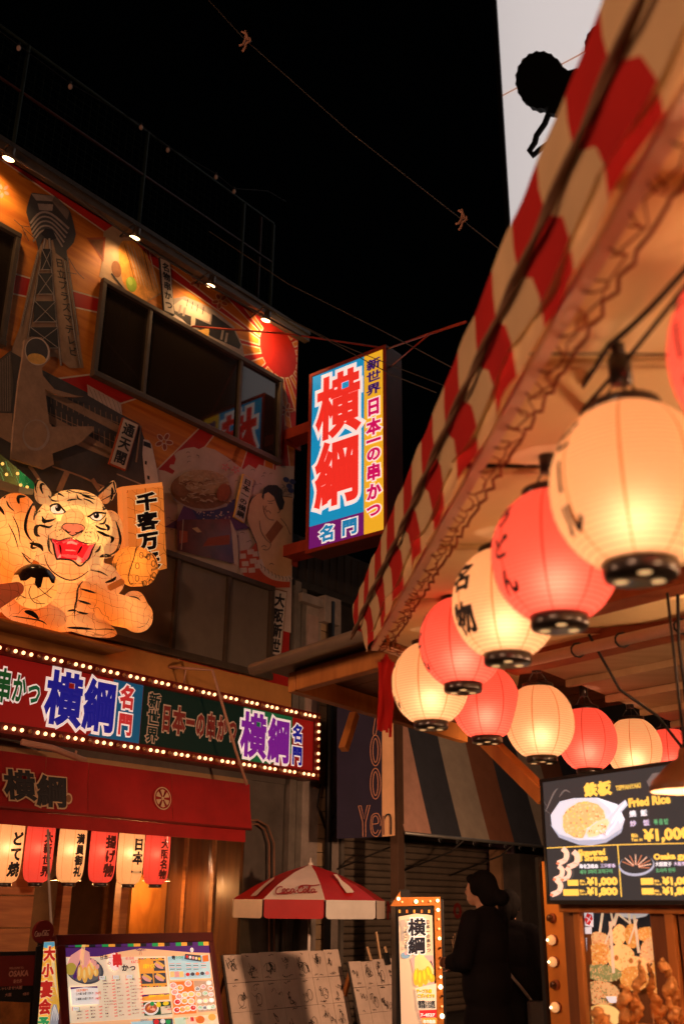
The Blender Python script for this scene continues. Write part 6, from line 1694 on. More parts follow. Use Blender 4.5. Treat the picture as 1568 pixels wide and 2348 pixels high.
def ring(cx, cy, rx, ry, w_, m): pc.line([(cx + rx * math.cos(a * math.pi / 14), cy + ry * math.sin(a * math.pi / 14)) for a in range(29)], w_, m, True, False)
for cy in (718, 1075): ring(1093, cy, 55, 165, 7, M_OUTL); ring(1093, cy, 27, 128, 7, M_OUTL)
pc.line([(1042, 240), (1044, 258), (1105, 252), (1068, 525), (1100, 528), (1128, 250)], 7, M_OUTL, True, False)
def outline(pts): pc.mb.add(*ribbon(pts + [pts[0]], 7, pc.pt, False, False), M_OUTL)
outline([(910, 1315), (938, 1312), (970, 1460), (1005, 1310), (1034, 1306), (988, 1490), (988, 1645), (958, 1648), (956, 1490)])
pc.line([(1060, 1510), (1120, 1500), (1120, 1450), (1093, 1420), (1065, 1450), (1060, 1540), (1075, 1600), (1100, 1605), (1122, 1570)], 7, M_OUTL, True, False)
pc.line([(1148, 1530), (1150, 1470), (1125, 1402), (1093, 1396), (1055, 1420), (1040, 1510), (1050, 1600), (1085, 1640), (1120, 1635), (1150, 1570)], 7, M_OUTL, True, False)
pc.line([(1178, 1420), (1180, 1625)], 18, M_INK, True, False); pc.line([(1180, 1480), (1205, 1420), (1240, 1405), (1258, 1450), (1258, 1622)], 16, M_INK, True, False)
outline([(1170, 1420), (1188, 1418), (1190, 1620), (1172, 1624)])
pc.build('lettering', bn)

# ------------------------------------------------------------------ parasol
ZU = zoom(800, 3100, 650)
uc = at_d(712, 1984, 11.35)
ux = Vector((1, 0, 0)); uy = Vector((0, -1, 0))      # uy towards the camera
um = thing('parasol', 'red and white market parasol with script lettering beside the boards', 'parasol', (uc.x, uc.y, 0))
M_URED = mat('parasol_red_vinyl', (0.42, 0.012, 0.012), 0.35, 0.12, 3.0, 0.15, 14, spec=0.5); M_UWHITE = mat('parasol_cream_vinyl', (0.72, 0.60, 0.50), 0.35, 0.1, 3.0, 0.15, 14, spec=0.5)
M_UGREY = mat('parasol_white_vinyl', (0.55, 0.53, 0.50), 0.4, 0.1, 3.0, 0.1, 14)
UR_, RISE = 0.86, 0.37
angs = [math.radians(-33 + 45 * k) for k in range(8)]
def upt(a, r, dz): return uc + (ux * math.sin(a) + uy * math.cos(a)) * r + Vector((0, 0, dz))
panels = []
for k in range(8):
    a0_, a1_ = angs[k], angs[(k + 1) % 8] + (2 * math.pi if k == 7 else 0)
    m, mv = (M_UWHITE, M_URED) if k == 0 or k == 4 else (M_URED, M_UWHITE if k != 1 else M_UGREY)
    q = MB(); rings = [(0.02, 0.0), (0.30, -0.085), (0.60, -0.215), (UR_, -RISE)]
    vs, fs = [], []; n_ = 4
    for r_, dz in rings:
        for i in range(n_ + 1):
            s_ = i / n_; p_ = upt(a0_, r_, dz).lerp(upt(a1_, r_, dz), s_); vs.append(p_ + Vector((0, 0, -0.012 * math.sin(math.pi * s_) * r_ / UR_)))
    for i in range(3):
        for j in range(n_): t = i * (n_ + 1) + j; fs.append((t, t + n_ + 1, t + n_ + 2, t + 1))
    q.add(vs, fs, m, True); po_ = q.build('canopy_panel', um); panels.append(po_)
    q = MB(); A_, B_ = upt(a0_, UR_, -RISE), upt(a1_, UR_, -RISE); d_ = (B_ - A_); w_ = d_.length; d_ = d_.normalized()
    dn = Vector((0, 0, -1)); rr = 0.035; hh = 0.185
    pts_ = [A_ + d_ * 0.012, A_ + d_ * 0.012 + dn * (hh - rr)] + [A_ + d_ * (0.012 + rr - rr * math.cos(x)) + dn * (hh - rr + rr * math.sin(x)) for x in (0.5, 1.0, 1.57)] + \
           [A_ + d_ * (w_ - 0.012 - rr + rr * math.sin(x)) + dn * (hh - rr + rr * math.cos(x)) for x in (0.0, 0.5, 1.0)] + [B_ - d_ * 0.012 + dn * (hh - rr), B_ - d_ * 0.012]
    q.poly(pts_, mv); q.build('valance_flap', um)
    q = MB(); q.tube([upt(a0_, 0.03, -0.03), upt(a0_, 0.3, -0.10), upt(a0_, 0.6, -0.235), upt(a0_, UR_, -RISE - 0.01)], 0.006, M_GALV, 5); q.build('rib', um)
q = MB(); q.tube([Vector((uc.x, uc.y, 0.05)), uc + Vector((0, 0, -0.02))], 0.017, mat('white_pole_paint', (0.6, 0.55, 0.5), 0.4, 0.1), 10); q.build('pole', um)
q = MB(); q.lathe([(0.03, -0.005), (0.03, 0.015), (0.012, 0.03), (0.006, 0.075), (0.0, 0.078)], MATS['white_pole_paint'], 12, uc); q.build('finial', um)
q = MB(); q.lathe([(0.0, 0.08), (0.20, 0.075), (0.24, 0.0), (0.0, 0.0)][::-1], M_STEEL, 20, (uc.x, uc.y, 0.004)); q.build('base', um)
# panel prints
def panel_frame(k):
    a0_, a1_ = angs[k], angs[(k + 1) % 8]
    A_, B_ = upt(a0_, UR_, -RISE), upt(a1_, UR_, -RISE); C_ = upt(a0_, 0.60, -0.215).lerp(upt(a1_, 0.60, -0.215), 0.5); mid_ = A_.lerp(B_, 0.5)
    f = Frame(A_ + Vector((0, 0, 0.0)), (B_ - A_), (C_ - mid_))
    if f.n.dot(CAMP - A_) < 0: f.n = -f.n
    return f
SCRIPT = [[(562, 350), (545, 345), (520, 355), (503, 380), (502, 400), (520, 408), (550, 402), (580, 388)], [(575, 365), (562, 375), (562, 392), (575, 396), (588, 382), (585, 366), (575, 365)], [(622, 368), (608, 365), (598, 380), (602, 395), (620, 394), (635, 384)],
          [(662, 366), (645, 366), (636, 382), (640, 395), (655, 390), (664, 368)], [(664, 366), (660, 388), (668, 395), (680, 388)], [(682, 380), (698, 378)], [(735, 362), (745, 350), (728, 345), (704, 362), (696, 385), (704, 398), (725, 398), (745, 386)],
          [(700, 358), (722, 338), (770, 332), (830, 336), (888, 328)], [(758, 366), (746, 378), (748, 393), (760, 396), (772, 382), (768, 366), (758, 366)], [(782, 390), (795, 365), (808, 340), (800, 338), (788, 360), (782, 390), (792, 396), (806, 388)],
          [(842, 366), (824, 368), (816, 384), (822, 396), (836, 390), (846, 368)], [(846, 366), (842, 388), (850, 395), (864, 386)], [(510, 412), (580, 404), (640, 404)]]
pf = panel_frame(0); pc = Pic(pf, 0.012, ZU, 0.0004)
for ln in SCRIPT: pc.line(ln, 10.5, mat('script_red_print', (0.30, 0.02, 0.015), 0.4, 0.0), True, False)
pc.build('script_lettering', panels[0])
for k, shp in ((1, [(1010, 235), (1042, 237), (1085, 290), (1150, 340), (1192, 388), (1180, 398), (1128, 400), (1075, 330), (1050, 280)]), (7, [(492, 260), (486, 276), (400, 350), (330, 425), (278, 430), (300, 405), (400, 320), (465, 273)])):
    pc = Pic(panel_frame(k), 0.015, ZU, 0.0005); pc.fill(shp, M_UWHITE); pc.build('bottle_print', panels[k])

# ------------------------------------------------------------------ boards in front of the restaurant
LEAN = math.radians(16)
def lean_frame(px, py, off): return Frame(FW.hit(px, py, off), FW.ex, Vector((0, 0, math.cos(LEAN))) - FW.n * math.sin(LEAN))
def easel(fr, a0_, a1_, bt, th, bld_nm, t, m):
    """frame boards, back legs down to the ground"""
    ztop = fr.p(0, bt).z; ln = ztop / math.cos(LEAN)
    for a_ in (a0_, a1_ - 0.045):
        q = MB(); q.box(fr.p(a_, bt - ln + 0.01, -th), fr.ex * 0.045, fr.ey * (ln - 0.01), fr.n * th, m); q.build('frame_post', t)
    for a_ in (a0_ + 0.05, a1_ - 0.1):
        p_ = fr.p(a_, bt - 0.1, -th); q = MB(); q.bar(p_, Vector((p_.x, p_.y, 0.0)) - FW.n * 0.25, 0.035, 0.035, m); q.build('back_leg', t)
ZP = zoom(200, 3380, 620)
mf = lean_frame(125, 2146, 2.1)
mb_ = thing('menu_board', 'large lit menu board with food photos and purple banner print', 'menu board', Vector((*mf.p(0.7, -0.6).xy, 0)))
M_MAROON = mat('maroon_frame', (0.10, 0.012, 0.010), 0.4, 0.15, 4)
mw = mf.uv(485, 2146)[0]
q = MB(); q.fbox(mf, 0, mw, -0.075, 0, -0.05, 0.02, M_MAROON); q.build('frame_rail', mb_, bevel=0.005)
for a_, w_ in ((0, 0.08), (mw - 0.05, 0.05)):
    q = MB(); q.fbox(mf, a_, a_ + w_, -1.22, -0.076, -0.05, 0.02, M_MAROON); q.build('frame_post', mb_, bevel=0.005)
q = MB(); q.fbox(mf, 0.08, mw - 0.05, -1.15, -0.076, -0.04, 0.0, M_MAROON); q.build('back_panel', mb_)
for a_ in (0.1, mw - 0.15):
    p_ = mf.p(a_, -0.1, -0.06); q = MB(); q.bar(p_, Vector((p_.x, p_.y, 0.0)) - FW.n * 0.1, 0.04, 0.04, M_MAROON); q.build('back_leg', mb_)
MS = 0.66
def lm(n, c): return lit('menu_' + n, c, MS)
N_CRM, N_PCH, N_PUR, N_GRN, N_ORG, N_BLK, N_RED, N_WHT, N_CYN, N_YEL = lm('cream', (0.85, 0.66, 0.45)), lm('peach', (0.88, 0.48, 0.24)), lm('purple', (0.08, 0.02, 0.14)), lm('green', (0.02, 0.33, 0.08)), lm('orange', (0.88, 0.36, 0.05)), lm('black', (0.015, 0.015, 0.02)), lm('red', (0.70, 0.03, 0.03)), lm('white', (0.9, 0.83, 0.75)), lm('aqua', (0.45, 0.66, 0.68)), lm('yellow', (0.92, 0.62, 0.03))
N_FRY, N_FRY2, N_DK, N_PNK, N_TXT, N_DORG = lm('fry', (0.82, 0.42, 0.08)), lm('fry_light', (0.9, 0.6, 0.22)), lm('slate', (0.06, 0.06, 0.07)), lm('pink', (0.8, 0.35, 0.3)), lm('text', (0.06, 0.05, 0.05)), lm('deep_orange', (0.75, 0.17, 0.03))
q = MB(); q.fbox(mf, 0.082, mw - 0.052, -1.14, -0.10, 0.0005, 0.002, N_PCH); ms_ = q.build('lit_sheet', mb_)
pc = Pic(mf, 0.003, ZP, 0.0005)
pat = [N_BLK, N_PUR, N_GRN, N_ORG]; xs_ = [72, 125, 187, 250, 315, 375, 436, 497, 557, 612, 675, 730, 790, 846, 900, 955, 1012, 1063, 1118, 1170, 1222, 1273, 1325, 1375, 1430]
for k in range(24):
    x0, x1 = xs_[k], xs_[k + 1]; y0 = 158 - 14 * k / 24.0
    pc.fill([(x0, y0), (x1, y0 - 0.6), (x1 + 2, y0 + 55), (x0 + 2, y0 + 57)], pat[k % 4], False)
pc.up()
pc.fill([(75, 222), (1430, 198), (1440, 268), (1250, 262), (1000, 240), (790, 226), (600, 258), (400, 300), (80, 305)], N_PUR)
pc.fill([(95, 312), (1025, 298), (1090, 862), (140, 918)], N_CRM); pc.fill([(1042, 300), (1430, 285), (1445, 500), (1065, 518)], N_CYN, False); pc.fill([(1068, 535), (1280, 525), (1312, 825), (1105, 840)], N_DORG, False); pc.fill([(1285, 525), (1460, 518), (1492, 805), (1328, 820)], lm('tan', (0.5, 0.32, 0.2)))
pc.fill([(1105, 868), (1210, 860), (1220, 930), (1115, 935)], lm('mint', (0.6, 0.75, 0.55)), False); pc.fill([(1215, 860), (1500, 835), (1520, 930), (1225, 935)], N_CRM, False); pc.fill([(705, 905), (1092, 885), (1100, 935), (710, 935)], N_CYN)
pc.ell(280, 430, 175, 125, N_DK, 28, 0.2); pc.ell(272, 425, 160, 112, lm('plate', (0.13, 0.12, 0.12)), 28, 0.2)
pc.fill([(95, 420), (150, 290), (250, 225), (320, 260), (330, 330), (400, 410), (300, 420), (180, 440)], N_PNK)
pc.ell(150, 415, 52, 58, lm('olive', (0.45, 0.33, 0.05)), 16, 0.3); pc.fill([(165, 490), (235, 330), (250, 350), (215, 470), (190, 515)], N_PUR, False)
for x, y, a in ((232, 450, 0.05), (280, 470, 0), (325, 440, -0.1), (378, 440, -0.2), (350, 390, -0.4)): pc.ell(x, y, 27, 75 if x < 340 else 45, N_FRY, 18, a); pc.ell(x - 6, y - 8, 12, 45, N_FRY2, 12, a)
for x in (250, 262, 275): pc.line([(x + 6, 190), (x - 8, 300), (x - 10, 380)], 7, N_FRY2, False, False)
pc.up()
for x, y in ((395, 395), (370, 365), (350, 340)): pc.ell(x, y, 18, 24, N_PNK, 10, 0.4)
pc.ell(552, 350, 52, 82, N_WHT, 24, -0.1)
for k in range(18):
    a = k * 0.349; pc.line([(552 + 48 * math.cos(a), 350 + 76 * math.sin(a)), (552 + 58 * math.cos(a + 0.15), 350 + 88 * math.sin(a + 0.15))], 6, N_PNK, False, False)
pc.up()
pc.fill([(145, 585), (395, 575), (410, 738), (160, 752)], N_WHT); pc.fill([(145, 585), (395, 575), (397, 592), (275, 585), (147, 606)], N_PUR)
for k in range(7): pc.line([(760 + k * 14, 240 + 12 * math.sin(k)), (775 + k * 10, 245)], 3, N_BLK, False)
for rx in (770, 812): pc.ell(rx, 238, 20, 8, N_PUR, 12, up=False); pc.ell(rx, 238, 16, 5, N_PCH, 12)
pc.line([(792, 240), (785, 285)], 3, N_BLK, False); pc.line([(796, 240), (805, 285)], 3, N_BLK)
pc.ell(1268, 240, 16, 22, N_WHT, 14)
pc.line([(1258, 250), (1278, 230)], 3, N_PUR, False)
# photo tiles
pc.fill([(768, 318), (1012, 312), (1042, 578), (800, 588)], N_ORG)
for (x0, y0, x1, y1) in ((910, 340, 1015, 435), (795, 460, 905, 555), (915, 455, 1025, 550)):
    pc.fill([(x0, y0), (x1, y0 - 4), (x1 + 8, y1 - 4), (x0 + 8, y1)], N_DK)
    pc.line([(x0 + 12, y0 + 20), (x0 + 50, y0 + 50), (x0 + 95, y0 + 72)], 30, N_PNK, False, True); pc.line([(x0 + 25, y0 + 8), (x0 + 70, y0 + 30), (x0 + 100, y0 + 55)], 24, N_FRY)
for k in range(9): pc.fill([(775 + k * 27, 318 - k * 0.7), (795 + k * 27, 317 - k * 0.7), (796 + k * 27, 327 - k * 0.7), (776 + k * 27, 328 - k * 0.7)], pat[k % 4], False); pc.fill([(803 + k * 27, 577 - k * 1.1), (823 + k * 27, 576 - k * 1.1), (824 + k * 27, 586 - k * 1.1), (804 + k * 27, 587 - k * 1.1)], pat[k % 4], False)
pc.up()
pc.fill([(805, 655), (1058, 640), (1062, 698), (812, 712)], N_ORG); pc.fill([(805, 655), (1058, 640), (1059, 656), (930, 655), (806, 676)], N_PUR); pc.fill([(815, 725), (1072, 715), (1085, 832), (830, 850)], lm('dark_green', (0.01, 0.06, 0.03)))
pc.ell(890, 782, 72, 62, N_WHT, 22, -0.1); pc.ell(890, 778, 58, 48, lm('stew', (0.42, 0.1, 0.04)), 20, -0.1)
for k in range(14): pc.ell(890 + random.uniform(-42, 42), 780 + random.uniform(-34, 34), 12, 8, random.choice((N_PNK, N_DORG, N_FRY)), 7, random.uniform(0, 3), up=False)
pc.up(); pc.ell(902, 738, 20, 22, N_GRN, 10); pc.ell(960, 745, 22, 26, N_YEL, 14); pc.ell(1028, 735, 28, 18, N_YEL, 14, -0.2); pc.fill([(978, 765), (1072, 755), (1080, 825), (985, 832)], N_CRM)
for cx, cy in ((1095, 570), (1160, 590), (1110, 630), (1150, 670), (1205, 655), (1262, 650), (1135, 720), (1200, 712), (1262, 715), (1130, 795), (1180, 790), (1228, 780), (1280, 775), (1235, 550)):
    pc.ell(cx, cy, 34, 30, N_WHT, 14, 0, False); 
pc.up()
for cx, cy in ((1095, 570), (1160, 590), (1110, 630), (1150, 670), (1205, 655), (1262, 650), (1135, 720), (1200, 712), (1262, 715), (1130, 795), (1180, 790), (1228, 780), (1280, 775), (1235, 550)):
    pc.ell(cx, cy, 25, 21, random.choice((N_DORG, N_FRY, N_PNK, N_RED, N_FRY2)), 12, 0, False); pc.ell(cx + 6, cy - 5, 10, 8, random.choice((N_FRY2, N_CRM, N_PNK)), 8, 0, False)
for cx, cy, c in ((1320, 600, N_DK), (1372, 580, N_RED), (1440, 595, N_DORG), (1330, 650, N_FRY), (1392, 640, N_GRN), (1445, 650, N_PNK), (1340, 715, N_CRM), (1395, 710, N_FRY2), (1450, 705, N_WHT), (1345, 775, N_GRN), (1388, 775, N_DK), (1428, 770, N_CRM), (1465, 765, N_GRN), (1425, 545, N_WHT)):
    pc.ell(cx, cy, 26, 22, N_WHT, 12, 0, False); pc.ell(cx, cy, 19, 16, c, 10, 0, True)
pc.fill([(1205, 275), (1350, 290), (1355, 350), (1200, 325)], N_DK)
for k in range(5): pc.ell(1225 + k * 28, 302 + k * 5, 12, 14, (N_RED, N_WHT, N_PNK, N_CRM, N_YEL)[k], 9, 0, False)
pc.fill([(1365, 292), (1420, 285), (1425, 345), (1370, 350)], N_DORG)
for x0 in (1065, 1108, 1150): pc.fill([(x0, 440), (x0 + 40, 437), (x0 + 45, 490), (x0 + 4, 494)], N_FRY2 if x0 != 1108 else N_PNK, False)
for k in range(5): pc.ell(1230 + k * 45, 466 - k * 3, 19, 17, (N_RED, N_DK, N_DORG, N_DK, N_PNK)[k], 10, 0, False)
pc.ell(1345, 885, 42, 36, N_DORG, 16, 0, False); pc.ell(1455, 862, 36, 32, N_FRY, 16, 0, False); pc.fill([(905, 878), (1090, 875), (1092, 935), (910, 935)], N_DK); pc.ell(940, 905, 26, 24, N_RED, 10, 0, False); pc.ell(1000, 900, 24, 24, N_WHT, 10, 0, False); pc.ell(1050, 905, 24, 22, N_GRN, 10, 0, False)
pc.up()
pc.build('menu_picture', ms_)
tl_ = MB(); TO = 0.042
def mt(st_, x, y, x2, hpx, m, bold=0.03):
    a, bb = mf.uv(*ZP(x, y)); a2 = mf.uv(*ZP(x2, y))[0]; hh = mf.uv(*ZP(x, y - hpx))[1] - bb
    v, _ = glyph(st_, bold, 1)
    if len(v): put_text(tl_, st_, mf, a, bb, hh / v[:, 1].max(), TO, m, bold, 0.001, fit=a2 - a, res=1)
def mch(ch, x, y, w_, h_, m, bold=0.04):
    a, bb = mf.uv(*ZP(x, y)); a2 = mf.uv(*ZP(x + w_, y))[0]; b2 = mf.uv(*ZP(x, y - h_))[1]; put_glyph(tl_, ch, mf, a, bb, a2 - a, b2 - bb, TO, m, bold, 0.001)
for ch, x, y, w_, h_, m, bo in (('日', 388, 345, 36, 44, N_BLK, .03), ('本', 424, 343, 42, 44, N_BLK, .03), ('一', 464, 340, 40, 36, N_BLK, .03), ('の', 455, 394, 38, 36, N_BLK, .02), ('串', 505, 412, 92, 128, N_RED, .07), ('か', 590, 452, 66, 66, N_BLK, .05), ('つ', 662, 450, 60, 58, N_BLK, .05)): mch(ch, x, y, w_, h_, m, bo)
mt('KUSHI', 625, 346, 700, 28, N_RED, 0.01); mt('KATSU', 676, 378, 758, 28, N_RED, 0.01); mt('SUSHI', 1090, 334, 1155, 26, N_GRN, 0.01); mch('寿', 1052, 345, 36, 42, N_BLK); mt('SENGYO', 760, 915, 840, 22, lm('teal', (0.02, 0.25, 0.35)), 0.02); mt('SALAD', 1160, 895, 1210, 18, N_GRN, .02); mt('MEN', 1258, 890, 1292, 18, N_ORG, .03); mch('麺', 1225, 915, 32, 44, N_RED)
mt('おまかせ串かつ', 168, 640, 278, 26, N_DORG, 0.05)
for st_, y, pr in (('大関5本盛り合わせ', 672, '780円'), ('横綱10本盛り合わせ', 720, '1480円')): mt('◇' + st_, 162, y, 330, 24, N_TXT, 0.02); mt(pr, 342, y - 6, 396, 26, N_RED, 0.02)
rows = [(['白身魚', '白身魚タルタル', 'ししゃも', 'キス', 'うなぎ', 'いか', 'サーモン', 'サーモンタルタル', 'サーモンハラス', 'ほたて', 'たこ', '牡蠣', 'えび'], 410, 545, 27.5, ['180円', '200円', '160円', '200円', '220円', '180円', '180円', '200円', '180円', '180円', '180円', '250円', '280円']),
        (['玉ねぎ', 'にんにく', '長ねぎ', 'なす', 'じゃがいも', 'ししとう', 'しいたけ', 'れんこん', '長芋', 'アスパラ'], 535, 538, 36.0, ['120円', '120円', '120円', '130円', '140円', '140円', '150円', '180円', '180円', '250円']),
        (['たこ焼き', 'もち', '赤ウインナー', 'どで串ウインナー', 'うずら玉子', 'ハムカツ', 'ちくわチーズ', '明太子', 'チーズ', 'だし巻き玉子', '紅しょうが'], 662, 530, 31.5, ['120円', '120円', '120円', '130円', '120円', '150円', '150円', '150円', '160円', '160円', '160円'])]
for names, x, y, dy, prs in rows:
    for i, (nm_, pr) in enumerate(zip(names, prs)):
        xx, yy_ = x + i * dy * 0.085, y + i * dy
        mt(nm_, xx, yy_, xx + 8 + 10 * len(nm_), 14, N_TXT, 0.03); mt(pr, xx + 82, yy_ - 4, xx + 112, 14, N_RED, 0.03)
for i, (nm_, pr) in enumerate((('日本巻かつ', '150円'), ('ホルモン', '140円'), ('豚バラ', '140円'))): mt(nm_, 168 + i * 3, 830 + i * 31, 225, 14, N_TXT, 0.03); mt(pr, 246 + i * 3, 826 + i * 31, 280, 14, N_RED, 0.03)
for i, (nm_, pr) in enumerate((('豚ヘレ', '180円'), ('鶏ささみ', '140円'), ('鶏もも', '140円'), ('黒毛和牛', '320円'))): mt(nm_, 296 + i * 3, 790 + i * 31, 345, 14, N_TXT, 0.03); mt(pr, 372 + i * 3, 786 + i * 31, 408, 14, N_RED, 0.03)
mt('5倍サイズ', 788, 420, 900, 40, N_YEL, 0.06); mt('横綱串かつ5本盛り1,180円', 838, 690, 1045, 22, N_YEL, 0.04)
mt('名物どて焼', 985, 790, 1045, 16, N_TXT, 0.03); mt('480円', 1010, 808, 1055, 14, N_RED, 0.03)
tl_.build('lettering', ms_)
pc = Pic(mf, 0.042, ZP, 0.0002)
for x0, n_ in ((1060, 4), (1120, 4), (1212, 4), (1278, 4), (1350, 3)):
    for k in range(n_): pc.line([(x0 + k * 2, 368 + k * 17), (x0 + 48 + k * 2, 366 + k * 17)], 6, N_TXT if k % 2 else N_PNK, False)
for x0, y0, w_ in ((410, 498, 60), (535, 493, 62), (660, 488, 64), (165, 785, 62)):
    for dx, c in ((0, N_RED), (w_, N_GRN)): pc.line([(x0 + dx, y0 - 17), (x0 + dx, y0 + 17)], 5, c, False)
    pc.fill([(x0 + 4, y0 - 15), (x0 + w_ - 4, y0 - 16), (x0 + w_ - 4, y0 + 14), (x0 + 4, y0 + 15)], N_WHT, False); pc.line([(x0 + 12, y0), (x0 + 22, y0 - 8), (x0 + 28, y0 + 6), (x0 + 40, y0 - 6), (x0 + 50, y0 + 6)], 5, N_TXT)
pc.build('category_tab', ms_)

# signature boards
M_BOARD = mat('signed_white_board', (0.52, 0.42, 0.36), 0.6, 0.16, 3.0); M_SIGN = mat('marker_ink', (0.025, 0.02, 0.02), 0.5, 0.0); M_GRID = mat('board_seam', (0.12, 0.08, 0.07), 0.6, 0.0)
def sign_board(lab, tlp, trp, off, cols_, rows_, seed, zed):
    fr = lean_frame(*tlp, off); w_ = fr.uv(*trp)[0]; hgt = 1.25
    t = thing('signature_board', lab, 'board', Vector((*fr.p(w_ / 2, -0.6).xy, 0)), 'boards of signed cards')
    dz = fr.uv(*trp)[1] * 0
    rnd = random.Random(seed)
    q = MB(); q.fbox(fr, -0.015, w_ + 0.015, -hgt, 0.0, -0.03, -0.012, M_STEEL); q.build('backing', t)
    for a_ in (0.05, w_ - 0.09):
        p_ = fr.p(a_, -0.08, -0.035); q = MB(); q.bar(p_, Vector((p_.x, p_.y, 0.0)) - FW.n * 0.3, 0.04, 0.04, M_OWOOD); q.build('back_leg', t)
    cw, ch_ = w_ / cols_, hgt / rows_
    for r_ in range(rows_):
        for c_ in range(cols_):
            j_ = rnd.uniform(-0.002, 0.002)
            q = MB(); q.fbox(fr, c_ * cw + 0.002, (c_ + 1) * cw - 0.002, -(r_ + 1) * ch_ + 0.002 + j_, -r_ * ch_ - 0.002 + j_ + (rnd.uniform(-0.004, 0.012) if r_ == 0 else 0), -0.0118, -0.006 + rnd.uniform(0, 0.003), M_BOARD); card = q.build('signed_card', t)
            if fr.p(0, -r_ * ch_).z < 0.45: continue
            big = rnd.choice((0.5, 0.8, 1.0, 1.25)); cx0, cy0 = rnd.uniform(0.1, 0.45), rnd.uniform(0.28, 0.62)
            sg_ = MB()
            def pl_(x, y, c_=c_, r_=r_): return fr.p(c_ * cw + x * cw, -r_ * ch_ - y * ch_, -0.001)
            kind = rnd.random()
            for n_i in range(rnd.randint(2, 3)):
                x, y = cx0 + rnd.uniform(-0.08, 0.25), cy0 + rnd.uniform(-0.12, 0.2); pts_ = []
                for m_i in range(rnd.randint(9, 16)):
                    pts_.append((min(0.95, max(0.05, x + big * rnd.uniform(-0.10, 0.16))), min(0.95, max(0.06, y + big * rnd.uniform(-0.2, 0.22))))); x += rnd.uniform(-0.03, 0.08); y += rnd.uniform(-0.05, 0.05)
                sg_.add(*ribbon(pts_, rnd.uniform(0.010, 0.034), pl_, True), M_SIGN)
            for n_i in range(rnd.randint(1, 3)):
                x, y = rnd.uniform(0.1, 0.5), rnd.choice((0.08, 0.12, 0.86, 0.9)); sg_.add(*ribbon([(x + i * 0.035, y + rnd.uniform(-0.035, 0.035)) for i in range(rnd.randint(5, 10))], 0.02, pl_), M_SIGN)
            if kind > 0.7: sg_.add(*ribbon([(0.6 + 0.16 * math.cos(a * 0.6), 0.62 + 0.2 * math.sin(a * 0.6)) for a in range(12)], 0.022, pl_), M_SIGN)
            sg_.build('signature', card)
    return fr, w_, t
sign_board('wide board of signed white cards between menu board and parasol pole', (513, 2190), (776, 2176), 1.7, 7, 5, 4, 0)
f2, w2, t2_ = sign_board('smaller board of signed cards with dark clip in front of the shutter', (800, 2206), (905, 2198), 1.9, 4, 5, 9, 0)
for px, top, hgt in ((842, 2172, 0), (862, 2138, 0), (882, 2172, 0)):
    q = MB(); p_ = f2.hit(px + 12, 2206, -0.03); q.bar(p_ + Vector((0, 0, -0.03)), f2.hit(px, top, -0.045), 0.02, 0.02, M_TAN); q.build('easel_stick', t2_)
q = MB(); p_ = f2.hit(885, 2203, 0.0); q.box(p_ - f2.ex * 0.035 - f2.ey * 0.05, f2.ex * 0.07, f2.ey * 0.12, f2.n * 0.03, M_BLACK); q.build('clip', t2_)

# vertical party banner, welcome boards, round disc at the lower left
Z6 = zoom(0, 2960, 640)
vb = thing('party_banner', 'yellow upright banner board with red vertical characters left of the menu', 'banner', Vector((*FW.hit(110, 2300, 2.25).xy, 0)))
VBF = Frame(FW.hit(110, 2300, 2.25), FW.ex)
Y_S = 0.55
V_Y = lit('party_yellow', (0.85, 0.46, 0.06), Y_S); V_SKY = lit('party_sky', (0.12, 0.42, 0.62), Y_S); V_R = lit('party_red', (0.66, 0.03, 0.02), Y_S); V_PALE = lit('party_pale', (0.92, 0.72, 0.35), Y_S); V_G = lit('party_green', (0.05, 0.4, 0.12), Y_S); V_GY = lit('party_grey', (0.35, 0.36, 0.4), Y_S); V_CR = lit('party_white', (0.85, 0.78, 0.7), Y_S)
pts_ = [(395, 1190), (488, 1185), (552, 2010), (300, 2010)]
q = MB(); P4 = [VBF.hit(*Z6(*c)) for c in pts_]; dn_ = P4[3] - P4[0]; P4[3] = P4[0] + dn_ * (P4[0].z - 0.02) / -dn_.z; dn_ = P4[2] - P4[1]; P4[2] = P4[1] + dn_ * (P4[1].z - 0.02) / -dn_.z
q.poly(facing(P4, VBF.n), V_Y); q.poly(facing([p_ - VBF.n * 0.02 for p_ in P4], -VBF.n), M_BLACK)
for i in range(4): j = (i + 1) % 4; q.poly([P4[i], P4[i] - VBF.n * 0.02, P4[j] - VBF.n * 0.02, P4[j]], M_BLACK)
vs_ = q.build('banner_panel', vb)
pc = Pic(VBF, 0.001, Z6, 0.0005)
pc.fill([(395, 1192), (487, 1187), (490, 1225), (440, 1250), (390, 1240)], V_SKY); pc.fill([(480, 1240), (498, 1500), (520, 1700), (470, 1500), (455, 1300)], V_PALE)
pc.fill([(440, 1960), (462, 1780), (480, 1748), (505, 1752), (530, 1850), (548, 2000), (430, 2000)], V_GY)
for x in (470, 485, 500, 512): pc.line([(488, 1755), (x, 1830), (x + (x - 488) * 0.6, 1900)], 7, V_CR, False, True)
pc.up()
for bx in ((480, 1590), (475, 1670), (455, 1710)): pc.line([(bx[0] - 12, bx[1] + 8), (bx[0], bx[1] - 6), (bx[0] + 6, bx[1] + 6), (bx[0] + 28, bx[1] - 8)], 5, V_GY, False, True)
for k in range(5): pc.line([(322 - k * 2, 1720 + k * 40), (360 - k * 3, 1725 + k * 40)], 14, V_CR, False, True)
pc.up(); pc.build('mountain_print', vs_)
t1, t2 = MB(), MB()
